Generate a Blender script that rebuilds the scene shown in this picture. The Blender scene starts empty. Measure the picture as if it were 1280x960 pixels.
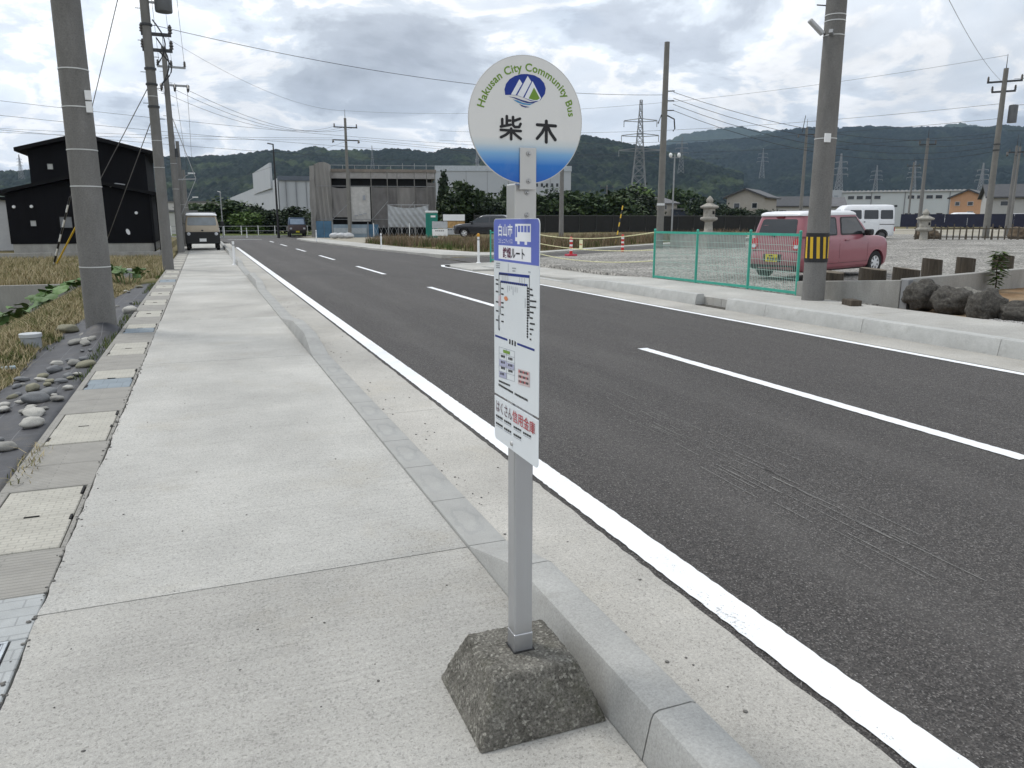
import bpy, bmesh, math, random
import numpy as np
from mathutils import Vector, Matrix, noise as mnoise

sc = bpy.context.scene
col = sc.collection
R = math.radians
random.seed(7)
rng = np.random.default_rng(11)

# ------------------------------------------------------------------ camera
cam_data = bpy.data.cameras.new("camera")
cam_data.sensor_width = 36.0
cam_data.lens = 27.03
cam_data.clip_start = 0.05
cam_data.clip_end = 20000.0
cam = bpy.data.objects.new("camera", cam_data)
cam.location = (0.0, 0.0, 1.5)
cam.rotation_euler = (R(90 - 11.93), 0.0, R(-21.555))
col.objects.link(cam)
sc.camera = cam

# ------------------------------------------------------------------ world: overcast sky with broken cloud
SUN_AZ, SUN_EL = -42.0, 56.0          # degrees clockwise from +Y, and above the horizon
world = bpy.data.worlds.new("World")
sc.world = world
world.cycles.sampling_method = 'MANUAL'
world.cycles.sample_map_resolution = 512
world.use_nodes = True
wt = world.node_tree
wt.nodes.clear()


def wn(kind, **kw):
    n = wt.nodes.new(kind)
    for k, v in kw.items():
        setattr(n, k, v)
    return n


def wmath(op, a, b=None):
    n = wn('ShaderNodeMath', operation=op)
    for i, s in enumerate((a, b)):
        if s is None:
            continue
        if isinstance(s, (int, float)):
            n.inputs[i].default_value = s
        else:
            wt.links.new(s, n.inputs[i])
    return n.outputs[0]


def wnoise(vec, scale, detail, rough, dist=0.0):
    n = wn('ShaderNodeTexNoise')
    n.inputs['Scale'].default_value = scale
    n.inputs['Detail'].default_value = detail
    n.inputs['Roughness'].default_value = rough
    n.inputs['Distortion'].default_value = dist
    wt.links.new(vec, n.inputs['Vector'])
    return n.outputs['Fac']


def wramp(fac, stops):
    n = wn('ShaderNodeValToRGB')
    cr = n.color_ramp
    cr.interpolation = 'EASE'
    while len(cr.elements) < len(stops):
        cr.elements.new(0.5)
    for e, (p, c) in zip(cr.elements, stops):
        e.position = p
        e.color = (c[0], c[1], c[2], 1) if not isinstance(c, (int, float)) else (c, c, c, 1)
    wt.links.new(fac, n.inputs[0])
    return n.outputs[0]


def wmix(fac, a, b, mode='MIX'):
    n = wn('ShaderNodeMix', data_type='RGBA', blend_type=mode)
    if isinstance(fac, (int, float)):
        n.inputs[0].default_value = fac
    else:
        wt.links.new(fac, n.inputs[0])
    for i, s in ((6, a), (7, b)):
        if isinstance(s, tuple):
            n.inputs[i].default_value = (s[0], s[1], s[2], 1)
        else:
            wt.links.new(s, n.inputs[i])
    return n.outputs[2]


sky = wn('ShaderNodeTexSky', sky_type='NISHITA', sun_disc=False)
sky.sun_elevation = R(SUN_EL)
sky.sun_rotation = R(SUN_AZ)
sky.air_density = 1.0
sky.dust_density = 2.0
SKY_STRENGTH = 0.10
tc = wn('ShaderNodeTexCoord')
sep = wn('ShaderNodeSeparateXYZ')
wt.links.new(tc.outputs['Generated'], sep.inputs[0])
zz = wmath('ADD', wmath('MAXIMUM', sep.outputs[2], 0.0), 0.30)
comb = wn('ShaderNodeCombineXYZ')
wt.links.new(wmath('DIVIDE', sep.outputs[0], zz), comb.inputs[0])
wt.links.new(wmath('DIVIDE', sep.outputs[1], zz), comb.inputs[1])
comb.inputs[2].default_value = CLOUD_Z = 8.9
pl = comb.outputs[0]
big = wnoise(pl, 0.95, 4, 0.55, 0.2)
mid = wnoise(pl, 2.6, 9, 0.60, 0.35)
veil = wnoise(pl, 1.3, 5, 0.6, 0.3)
s_ = wmath('ADD', wmath('MULTIPLY', big, 0.55), wmath('MULTIPLY', mid, 0.45))
lum = wramp(s_, [(0.40, 0.76), (0.475, 0.83), (0.505, 0.97), (0.535, 0.76), (0.575, 0.56), (0.64, 0.43)])
soft = wramp(veil, [(0.32, 0.78), (0.52, 0.98), (0.66, 1.18)])
cloud_tint = wramp(lum, [(0.35, (0.83, 0.90, 1.02)), (0.76, (0.885, 0.95, 1.03)), (0.97, (1.0, 1.0, 1.0))])
cloud = wmix(1.0, wmix(1.0, lum, soft, 'MULTIPLY'), cloud_tint, 'MULTIPLY')
CLOUD_LEVEL = 1.04 / SKY_STRENGTH
cloud10 = wmix(1.0, cloud, (CLOUD_LEVEL,) * 3, 'MULTIPLY')
gap = wramp(wnoise(pl, 1.1, 4, 0.6, 0.3), [(0.58, 1.0), (0.72, 0.72)])
total = wmix(gap, sky.outputs[0], cloud10)
bg = wn('ShaderNodeBackground')
bg.inputs['Strength'].default_value = SKY_STRENGTH
wt.links.new(total, bg.inputs['Color'])
out = wn('ShaderNodeOutputWorld')
wt.links.new(bg.outputs[0], out.inputs[0])

# ------------------------------------------------------------------ sun, soft behind the cloud
sl = bpy.data.lights.new("sun", 'SUN')
sl.energy = 1.5
sl.angle = R(14)
sl.color = (1.0, 0.965, 0.91)
sun = bpy.data.objects.new("sun", sl)
sun.rotation_euler = (R(90 - SUN_EL), 0, R(180 - SUN_AZ))
sun.location = (-20, 20, 40)
col.objects.link(sun)

# ------------------------------------------------------------------ exposure / render
sc.view_settings.view_transform = 'Standard'
sc.view_settings.look = 'None'
sc.view_settings.exposure = 0.34
sc.view_settings.gamma = 1.0
sc.view_settings.use_curve_mapping = False
sc.render.engine = 'CYCLES'
sc.cycles.use_denoising = True
sc.cycles.max_bounces = 6
sc.cycles.diffuse_bounces = 3
sc.cycles.glossy_bounces = 3
sc.cycles.transmission_bounces = 4
sc.cycles.transparent_max_bounces = 12
sc.cycles.volume_bounces = 0
sc.cycles.caustics_reflective = False
sc.cycles.caustics_refractive = False


# ================================================================== helpers
class MB:
    """collects shapes; build() links them as ONE mesh object"""

    def __init__(self):
        self.v, self.f = [], []

    def add(self, vs, fs):
        o = len(self.v)
        self.v += [tuple(p) for p in vs]
        self.f += [tuple(i + o for i in q) for q in fs]
        return self

    def box(self, x0, x1, y0, y1, z0, z1):
        return self.add([(x0, y0, z0), (x1, y0, z0), (x1, y1, z0), (x0, y1, z0),
                         (x0, y0, z1), (x1, y0, z1), (x1, y1, z1), (x0, y1, z1)],
                        [(0, 3, 2, 1), (4, 5, 6, 7), (0, 1, 5, 4), (1, 2, 6, 5), (2, 3, 7, 6), (3, 0, 4, 7)])

    def bar(self, p0, p1, w, h=None, up=(0, 0, 1)):
        """a rectangular bar from p0 to p1"""
        h = h or w
        p0, p1 = Vector(p0), Vector(p1)
        d = (p1 - p0).normalized()
        u = Vector(up)
        if abs(d.dot(u)) > 0.98:
            u = Vector((0, 1, 0))
        s = d.cross(u).normalized() * (w / 2)
        t = s.cross(d).normalized() * (h / 2)
        vs = [p + a * s + b * t for p in (p0, p1) for a, b in ((-1, -1), (1, -1), (1, 1), (-1, 1))]
        return self.add(vs, [(0, 1, 2, 3), (7, 6, 5, 4), (0, 4, 5, 1), (1, 5, 6, 2), (2, 6, 7, 3), (3, 7, 4, 0)])

    def cyl(self, p0, p1, r0, r1=None, n=12, cap=True):
        r1 = r0 if r1 is None else r1
        p0, p1 = Vector(p0), Vector(p1)
        d = (p1 - p0).normalized()
        u = Vector((0, 0, 1)) if abs(d.z) < 0.9 else Vector((1, 0, 0))
        a = d.cross(u).normalized()
        b = d.cross(a)
        vs = []
        for p, r in ((p0, r0), (p1, r1)):
            for i in range(n):
                t = 2 * math.pi * i / n
                vs.append(p + (a * math.cos(t) + b * math.sin(t)) * r)
        fs = [(i, (i + 1) % n, n + (i + 1) % n, n + i) for i in range(n)]
        if cap:
            fs += [tuple(range(n - 1, -1, -1)), tuple(range(n, 2 * n))]
        return self.add(vs, fs)

    def tube(self, pts, r, n=5):
        pts = [Vector(p) for p in pts]
        vs, fs = [], []
        m = len(pts)
        rs = r if isinstance(r, (list, tuple)) else [r] * m
        for k, p in enumerate(pts):
            d = (pts[min(k + 1, m - 1)] - pts[max(k - 1, 0)]).normalized()
            u = Vector((0, 0, 1)) if abs(d.z) < 0.9 else Vector((1, 0, 0))
            a = d.cross(u).normalized()
            b = d.cross(a)
            for i in range(n):
                t = 2 * math.pi * i / n
                vs.append(p + (a * math.cos(t) + b * math.sin(t)) * rs[k])
        for k in range(m - 1):
            for i in range(n):
                fs.append((k * n + i, k * n + (i + 1) % n, (k + 1) * n + (i + 1) % n, (k + 1) * n + i))
        fs += [tuple(range(n - 1, -1, -1)), tuple(range((m - 1) * n, m * n))]
        return self.add(vs, fs)

    def lathe(self, prof, n=16, c=(0, 0, 0), cap=True):
        vs, fs = [], []
        m = len(prof)
        for r, z in prof:
            for i in range(n):
                t = 2 * math.pi * i / n
                vs.append((c[0] + r * math.cos(t), c[1] + r * math.sin(t), c[2] + z))
        for k in range(m - 1):
            for i in range(n):
                fs.append((k * n + i, k * n + (i + 1) % n, (k + 1) * n + (i + 1) % n, (k + 1) * n + i))
        if cap:
            fs += [tuple(range(n - 1, -1, -1)), tuple(range((m - 1) * n, m * n))]
        return self.add(vs, fs)

    def prism(self, poly, z0, z1):
        """poly: ccw xy outline; z0/z1 numbers or functions of (x, y)"""
        n = len(poly)
        f0 = z0 if callable(z0) else (lambda x, y: z0)
        f1 = z1 if callable(z1) else (lambda x, y: z1)
        vs = [(x, y, f0(x, y)) for x, y in poly] + [(x, y, f1(x, y)) for x, y in poly]
        fs = [tuple(range(n - 1, -1, -1)), tuple(range(n, 2 * n))]
        fs += [(i, (i + 1) % n, n + (i + 1) % n, n + i) for i in range(n)]
        return self.add(vs, fs)

    def extr(self, poly, axis, a0, a1):
        """outline extruded along an axis: 'x' -> poly is (y,z); 'y' -> poly is (x,z)"""
        n = len(poly)
        mk = (lambda p, a: (a, p[0], p[1])) if axis == 'x' else (lambda p, a: (p[0], a, p[1]))
        vs = [mk(p, a0) for p in poly] + [mk(p, a1) for p in poly]
        fs = [tuple(range(n)), tuple(range(2 * n - 1, n - 1, -1))]
        fs += [(i, n + i, n + (i + 1) % n, (i + 1) % n) for i in range(n)]
        return self.add(vs, fs)

    def quad(self, a, b, c, d):
        return self.add([a, b, c, d], [(0, 1, 2, 3)])

    def mesh(self, name):
        me = bpy.data.meshes.new(name)
        me.from_pydata(self.v, [], self.f)
        bm = bmesh.new()
        bm.from_mesh(me)
        bmesh.ops.recalc_face_normals(bm, faces=bm.faces)
        bm.to_mesh(me)
        bm.free()
        return me

    def build(self, name, mat, parent=None, smooth=None, bevel=0.0, seg=2, kind=None):
        me = self.mesh(name)
        return link_mesh(name, me, mat, parent, smooth, bevel, seg, kind)


def link_mesh(name, me, mat, parent=None, smooth=None, bevel=0.0, seg=2, kind=None):
    if mat is not None and not me.materials:
        me.materials.append(mat)
    if smooth is not None:
        me.polygons.foreach_set('use_smooth', [True] * len(me.polygons))
        if smooth < 179:
            me.set_sharp_from_angle(angle=R(smooth))
    o = bpy.data.objects.new(name, me)
    col.objects.link(o)
    if parent is not None:
        o.parent = parent
    if bevel:
        b = o.modifiers.new('bevel', 'BEVEL')
        b.width = bevel
        b.segments = seg
        b.limit_method = 'ANGLE'
        b.angle_limit = R(35)
    if kind:
        o['kind'] = kind
    return o


def np_mesh(name, v, f):
    """v (n,3) array, f (m,k) array of k-gons, fast"""
    me = bpy.data.meshes.new(name)
    v = np.asarray(v, dtype=np.float32)
    f = np.asarray(f, dtype=np.int32)
    k = f.shape[1]
    me.vertices.add(len(v))
    me.vertices.foreach_set('co', v.ravel())
    me.loops.add(f.size)
    me.loops.foreach_set('vertex_index', f.ravel())
    me.polygons.add(len(f))
    me.polygons.foreach_set('loop_start', np.arange(0, f.size, k, dtype=np.int32))
    me.polygons.foreach_set('loop_total', np.full(len(f), k, dtype=np.int32))
    me.update(calc_edges=True)
    me.validate()
    return me


def grid_faces(nu, nv):
    i = np.arange(nu * nv).reshape(nu, nv)
    return np.stack([i[:-1, :-1], i[1:, :-1], i[1:, 1:], i[:-1, 1:]], -1).reshape(-1, 4)


def thing(name, label, cat, loc=(0, 0, 0), rotz=0.0, group=None, scale=1.0):
    o = bpy.data.objects.new(name, None)
    o.empty_display_size = 0.2
    col.objects.link(o)
    o.location = loc
    o.rotation_euler = (0, 0, rotz)
    o.scale = (scale,) * 3
    o['label'] = label
    o['category'] = cat
    if group:
        o['group'] = group
    return o


def tag(o, label, cat, group=None):
    o['label'] = label
    o['category'] = cat
    if group:
        o['group'] = group
    return o


def struct(o):
    o['kind'] = 'structure'
    return o


def dup(root, loc, rotz=0.0, label=None, scale=None, group=None):
    r = root.copy()
    col.objects.link(r)
    r.location = loc
    r.rotation_euler = (0, 0, rotz)
    if scale is not None:
        r.scale = (scale,) * 3 if isinstance(scale, (int, float)) else scale
    if label:
        r['label'] = label
    if group:
        r['group'] = group
    for ch in list(root.children):
        c = ch.copy()
        col.objects.link(c)
        c.parent = r
        for g in list(ch.children):
            d = g.copy()
            col.objects.link(d)
            d.parent = c
    return r


def smoothstep(a, b, x):
    t = np.clip((np.asarray(x, float) - a) / (b - a), 0, 1)
    return t * t * (3 - 2 * t)


def fbm(x, y, scale=1.0, seed=0.0, octaves=4):
    """value-noise fbm on arrays, about -1..1"""
    x = np.asarray(x, float) / scale + seed * 17.3
    y = np.asarray(y, float) / scale - seed * 9.1
    tot = 0.0
    amp, norm = 1.0, 0.0
    for _ in range(octaves):
        xi, yi = np.floor(x), np.floor(y)
        fx, fy = x - xi, y - yi
        fx, fy = fx * fx * (3 - 2 * fx), fy * fy * (3 - 2 * fy)

        def h(i, j):
            s = np.sin(i * 127.1 + j * 311.7) * 43758.5453
            return (s - np.floor(s)) * 2 - 1
        v = (h(xi, yi) * (1 - fx) + h(xi + 1, yi) * fx) * (1 - fy) + (h(xi, yi + 1) * (1 - fx) + h(xi + 1, yi + 1) * fx) * fy
        tot = tot + v * amp
        norm += amp
        amp *= 0.5
        x, y = x * 2.03 + 5.2, y * 2.03 + 1.7
    return tot / norm


# ================================================================== materials
def new_mat(name):
    m = bpy.data.materials.new(name)
    m.use_nodes = True
    nt = m.node_tree
    b = nt.nodes['Principled BSDF']
    return m, nt, b


class NT:
    """small wrapper for node wiring"""

    def __init__(self, nt, obj=True):
        self.nt = nt
        self.tc = nt.nodes.new('ShaderNodeTexCoord')
        self.vec = self.tc.outputs['Object' if obj else 'Generated']

    def link(self, a, b):
        self.nt.links.new(a, b)

    def mapped(self, scale=(1, 1, 1), rot=(0, 0, 0), loc=(0, 0, 0)):
        n = self.nt.nodes.new('ShaderNodeMapping')
        n.inputs['Scale'].default_value = scale
        n.inputs['Rotation'].default_value = rot
        n.inputs['Location'].default_value = loc
        self.link(self.vec, n.inputs['Vector'])
        return n.outputs[0]

    def noise(self, scale, detail=4, rough=0.55, vec=None, dist=0.0):
        n = self.nt.nodes.new('ShaderNodeTexNoise')
        n.inputs['Scale'].default_value = scale
        n.inputs['Detail'].default_value = detail
        n.inputs['Roughness'].default_value = rough
        n.inputs['Distortion'].default_value = dist
        self.link(vec or self.vec, n.inputs['Vector'])
        return n.outputs['Fac']

    def voronoi(self, scale, feature='F1', out='Distance', vec=None, rnd=1.0):
        n = self.nt.nodes.new('ShaderNodeTexVoronoi')
        n.feature = feature
        n.inputs['Scale'].default_value = scale
        n.inputs['Randomness'].default_value = rnd
        self.link(vec or self.vec, n.inputs['Vector'])
        return n.outputs[out]

    def ramp(self, fac, stops, interp='LINEAR'):
        n = self.nt.nodes.new('ShaderNodeValToRGB')
        cr = n.color_ramp
        cr.interpolation = interp
        while len(cr.elements) < len(stops):
            cr.elements.new(0.5)
        for e, (p, c) in zip(cr.elements, stops):
            e.position = p
            e.color = (c, c, c, 1) if isinstance(c, (int, float)) else (c[0], c[1], c[2], 1)
        self.link(fac, n.inputs[0])
        return n.outputs[0]

    def mix(self, fac, a, b, mode='MIX'):
        n = self.nt.nodes.new('ShaderNodeMix')
        n.data_type = 'RGBA'
        n.blend_type = mode
        for i, s in ((0, fac), (6, a), (7, b)):
            if isinstance(s, tuple):
                n.inputs[i].default_value = (s[0], s[1], s[2], 1)
            elif isinstance(s, (int, float)):
                n.inputs[i].default_value = s if i == 0 else (s, s, s, 1)
            else:
                self.link(s, n.inputs[i])
        return n.outputs[2]

    def math(self, op, a, b=0.0):
        n = self.nt.nodes.new('ShaderNodeMath')
        n.operation = op
        for i, s in enumerate((a, b)):
            if isinstance(s, (int, float)):
                n.inputs[i].default_value = s
            else:
                self.link(s, n.inputs[i])
        return n.outputs[0]

    def xyz(self):
        n = self.nt.nodes.new('ShaderNodeSeparateXYZ')
        self.link(self.vec, n.inputs[0])
        return n.outputs

    def bump(self, height, strength, dist, bsdf, chain=None):
        n = self.nt.nodes.new('ShaderNodeBump')
        n.inputs['Strength'].default_value = strength
        n.inputs['Distance'].default_value = dist
        self.link(height, n.inputs['Height'])
        if chain is not None:
            self.link(chain, n.inputs['Normal'])
        self.link(n.outputs[0], bsdf.inputs['Normal'])
        return n.outputs[0]


MATS = {}


def M(name, c, rough=0.8, var=0.12, scale=3.0, speck=0.0, sscale=90.0, bump=0.0, bscale=60.0, bdist=0.004,
      metal=0.0, spec=0.35, tint=None, tint_scale=1.2, tint_amt=0.5, stretch=None, rvar=0.0):
    """a procedural paint, stone, metal or cloth: blotchy base, optional speckle, stain tint and fine relief"""
    if name in MATS:
        return MATS[name]
    m, nt, b = new_mat(name)
    N = NT(nt)
    v = N.mapped(stretch) if stretch else N.vec
    lo = tuple(x * (1 - var) for x in c)
    hi = tuple(min(1, x * (1 + var)) for x in c)
    colr = N.mix(N.ramp(N.noise(scale, 6, 0.6, v), [(0.32, 0.0), (0.68, 1.0)]), lo, hi)
    if tint:
        colr = N.mix(N.math('MULTIPLY', N.ramp(N.noise(tint_scale, 7, 0.65, v), [(0.48, 0.0), (0.66, 1.0)]), tint_amt), colr, tint)
    if speck:
        s = N.ramp(N.noise(sscale, 3, 0.7), [(0.3, 1 - speck), (0.7, 1 + speck)])
        colr = N.mix(1.0, colr, s, 'MULTIPLY')
    N.link(colr, b.inputs['Base Color'])
    if rvar:
        N.link(N.ramp(N.noise(scale * 2, 4), [(0.3, max(0.02, rough - rvar)), (0.7, min(1, rough + rvar))]), b.inputs['Roughness'])
    else:
        b.inputs['Roughness'].default_value = rough
    b.inputs['Metallic'].default_value = metal
    b.inputs['Specular IOR Level'].default_value = spec
    if bump:
        N.bump(N.noise(bscale, 5, 0.65), bump, bdist, b)
    MATS[name] = m
    return m


def glassy(name, c=(0.02, 0.025, 0.03), rough=0.06, spec=0.6):
    """dark window glass seen from outside"""
    return M(name, c, rough=rough, var=0.2, scale=1.5, spec=spec)


def zr(X):
    """height of the land right of the road: it climbs gently away from it"""
    return min(max(0.018 * (X - 9.9), 0.0), 0.45)

# ================================================================== mountains
def forest_mat(name, dark, light, patch, blue=0.0):
    m, nt, b = new_mat(name)
    N = NT(nt)
    crown = N.noise(0.16, 5, 0.65)
    big = N.noise(0.0065, 6, 0.62, dist=0.6)
    c = N.mix(N.ramp(crown, [(0.40, 0.0), (0.62, 1.0)]), dark, light)
    c = N.mix(N.ramp(big, [(0.53, 0.0), (0.60, 1.0)]), c, N.mix(N.ramp(crown, [(0.3, 0.0), (0.7, 1.0)]), tuple(x * 0.6 for x in patch), patch))
    N.link(c, b.inputs['Base Color'])
    b.inputs['Roughness'].default_value = 0.9
    b.inputs['Specular IOR Level'].default_value = 0.1
    return m


def mountain(name, sky_line, dist, foot, mat, step, cell, gully, seed, label):
    """a wooded ridge: sky_line = (azimuth deg, tangent of elevation); runs from its foot up to the ridge and over"""
    az = np.array([a for a, _ in sky_line])
    el = np.array([e for _, e in sky_line])
    n_u = int((az[-1] - az[0]) * math.pi / 180 * dist / step)
    u = np.linspace(az[0], az[-1], n_u)
    ridge = np.interp(u, az, el) * dist
    n_v = int((dist - foot) * 1.12 / (step * 1.25))
    t = np.linspace(0, 1.12, n_v)
    U, T = np.meshgrid(np.radians(u), t, indexing='ij')
    Hr = np.repeat(ridge[:, None], n_v, 1)
    wob = fbm(u * dist / 57.3, u * 0, 260.0, seed, 3)[:, None] * 0.10
    tt = np.clip(T + wob * T * (1 - np.clip(T, 0, 1)) * 4, 0, 1.2)
    D = foot + (dist - foot) * T
    X, Y = D * np.sin(U), D * np.cos(U)
    prof = np.where(tt < 1, 0.5 * smoothstep(0.0, 1.0, tt) + 0.5 * tt ** 1.15, 1 - (tt - 1) * 1.6)
    gul = np.abs(fbm(X, Y, gully, seed, 4))
    mask = np.clip(tt * (1.02 - np.clip(tt, 0, 1.02)) * 3.2, 0, 1)
    Z = Hr * prof * (1 - 0.30 * gul * mask) - 2.5
    # tree crowns: domes on a jittered lattice
    gx, gy = np.floor(X / cell), np.floor(Y / cell)
    best = np.zeros_like(X)
    for dx in (-1, 0, 1):
        for dy in (-1, 0, 1):
            cx, cy = gx + dx, gy + dy
            h1 = np.sin(cx * 12.9898 + cy * 78.233 + seed) * 43758.5453
            h1 -= np.floor(h1)
            h2 = np.sin(cx * 39.346 + cy * 11.135 + seed) * 24634.6345
            h2 -= np.floor(h2)
            h3 = np.sin(cx * 73.156 + cy * 52.235 + seed) * 13758.123
            h3 -= np.floor(h3)
            px, py = (cx + 0.15 + 0.7 * h1) * cell, (cy + 0.15 + 0.7 * h2) * cell
            d2 = ((X - px) ** 2 + (Y - py) ** 2) / (cell * 0.62) ** 2
            best = np.maximum(best, np.sqrt(np.clip(1 - d2, 0, 1)) * (0.55 + 0.6 * h3))
    Z = Z + best * cell * 1.05 * smoothstep(0.0, 0.03, T)
    me = np_mesh(name, np.stack([X, Y, Z], -1).reshape(-1, 3), grid_faces(n_u, n_v))
    o = link_mesh(name, me, mat, smooth=180)
    o['label'] = label
    return struct(o)


near_mat = forest_mat('forest_near', (0.004, 0.009, 0.010), (0.017, 0.029, 0.021), (0.046, 0.066, 0.032))
main_mat = forest_mat('forest_main', (0.005, 0.011, 0.012), (0.013, 0.023, 0.020), (0.026, 0.040, 0.028))
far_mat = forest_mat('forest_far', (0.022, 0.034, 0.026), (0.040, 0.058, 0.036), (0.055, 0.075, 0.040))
NEAR_LINE = [(-70, 0.05), (-45, 0.055), (-25, 0.06), (-11.2, 0.0496), (-9.96, 0.0511), (-6.02, 0.0566), (-3.68, 0.0639), (-2.03, 0.0709), (-0.43, 0.0709), (0.82, 0.0733), (1.93, 0.0729), (3.02, 0.0761), (4.28, 0.0803), (5.5, 0.0827), (6.39, 0.0812), (7.43, 0.0867), (7.91, 0.0874), (8.71, 0.083), (10.25, 0.0835), (12.02, 0.083), (12.58, 0.086), (13.7, 0.0862), (14.99, 0.0831), (15.84, 0.0809), (16.81, 0.0867), (17.67, 0.0878), (18.41, 0.0869), (20.41, 0.0908), (22.7, 0.0975), (24.98, 0.1022), (26.68, 0.1019), (27.53, 0.0999), (28.38, 0.0969), (29.62, 0.0919), (30.63, 0.0888), (32.32, 0.0817), (34.54, 0.0707), (37.82, 0.0539)]
MAIN_LINE = [(4, 0.0), (16.94, 0.0462), (21.56, 0.0639), (26.13, 0.0791), (29.52, 0.0871), (31.8, 0.0894), (32.57, 0.0901), (34.27, 0.0914), (36.84, 0.0941), (38.56, 0.0988), (40.19, 0.1042), (41.7, 0.1059), (43.43, 0.1047), (45.5, 0.104), (47.06, 0.1018), (49.07, 0.1), (50.66, 0.0977), (52.2, 0.0962), (52.86, 0.0972), (54.02, 0.0944), (62.02, 0.125), (74.02000000000001, 0.11), (94.02000000000001, 0.09)]
FAR_LINE = [(29.52, 0.0843), (31.47, 0.0876), (32.45, 0.0949), (33.42, 0.102), (35.09, 0.1069), (36.58, 0.1089), (37.47, 0.1103), (38.32, 0.1053), (39.36, 0.1047), (39.98, 0.1043), (41.26, 0.1017), (44.24, 0.0979), (48.0, 0.0976), (49.37, 0.1006), (50.5, 0.1029), (51.46, 0.1002), (52.2, 0.0962), (54.06, 0.0879), (64.06, 0.11), (84.06, 0.08)]
mountain('mountain', NEAR_LINE, 1450.0, 620.0, near_mat, 3.4, 9.0, 190.0, 1.0, 'green wooded hills rising behind the construction site')
mountain('mountain', MAIN_LINE, 2500.0, 1100.0, main_mat, 5.2, 12.0, 420.0, 2.0, 'long dark wooded ridge behind the houses on the right')
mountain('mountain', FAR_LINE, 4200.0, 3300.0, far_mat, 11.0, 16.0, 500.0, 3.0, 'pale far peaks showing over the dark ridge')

# ================================================================== surface materials
def sidewalk_mat(name, base, seed, brush=1.0, warm=(0.40, 0.375, 0.32)):
    """broom-finished concrete: fine sand grain, faint brush lines across the walk, stains, pores"""
    m, nt, b = new_mat(name)
    N = NT(nt)
    v = N.mapped((1, 1, 1), loc=(seed * 3.1, seed * 1.7, 0))
    c = N.mix(N.ramp(N.noise(0.8, 7, 0.62, v), [(0.30, 0.0), (0.72, 1.0)]), tuple(x * 0.80 for x in base), tuple(x * 1.12 for x in base))
    c = N.mix(N.math('MULTIPLY', N.ramp(N.noise(1.7, 8, 0.7, N.mapped((1, 1, 1), loc=(9 + seed, 4, 0))), [(0.54, 0.0), (0.70, 1.0)]), 0.45), c, warm)
    bv = N.mapped((1.2, 55.0, 1.0), rot=(0, 0, 0.012))
    br = N.noise(1.0, 4, 0.65, bv)
    c = N.mix(1.0, c, N.ramp(br, [(0.25, 1 - 0.10 * brush), (0.75, 1 + 0.08 * brush)]), 'MULTIPLY')
    g1 = N.noise(260.0, 3, 0.75)
    c = N.mix(1.0, c, N.ramp(g1, [(0.28, 0.64), (0.5, 1.0), (0.75, 1.22)]), 'MULTIPLY')
    g2 = N.noise(70.0, 4, 0.7)
    c = N.mix(1.0, c, N.ramp(g2, [(0.28, 0.84), (0.72, 1.11)]), 'MULTIPLY')
    sp = N.voronoi(150.0, out='Color')
    spb = N.nt.nodes.new('ShaderNodeRGBToBW')
    N.link(sp, spb.inputs[0])
    c = N.mix(1.0, c, N.ramp(spb.outputs[0], [(0.12, 0.72), (0.30, 0.97), (0.75, 1.02), (0.92, 1.13)]), 'MULTIPLY')
    blot = N.noise(0.33, 5, 0.6, N.mapped((1.6, 1, 1), loc=(2, seed, 0)))
    c = N.mix(1.0, c, N.ramp(blot, [(0.32, 0.86), (0.68, 1.12)]), 'MULTIPLY')
    pores = N.voronoi(34.0)
    c = N.mix(N.math('MULTIPLY', N.ramp(pores, [(0.05, 1.0), (0.11, 0.0)]), 0.45), c, (0.16, 0.15, 0.13))
    N.link(c, b.inputs['Base Color'])
    b.inputs['Roughness'].default_value = 0.88
    b.inputs['Specular IOR Level'].default_value = 0.25
    h = N.math('ADD', N.math('MULTIPLY', g1, 0.7), N.math('MULTIPLY', br, 0.5))
    N.bump(h, 0.55, 0.004, b)
    return m


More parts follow.
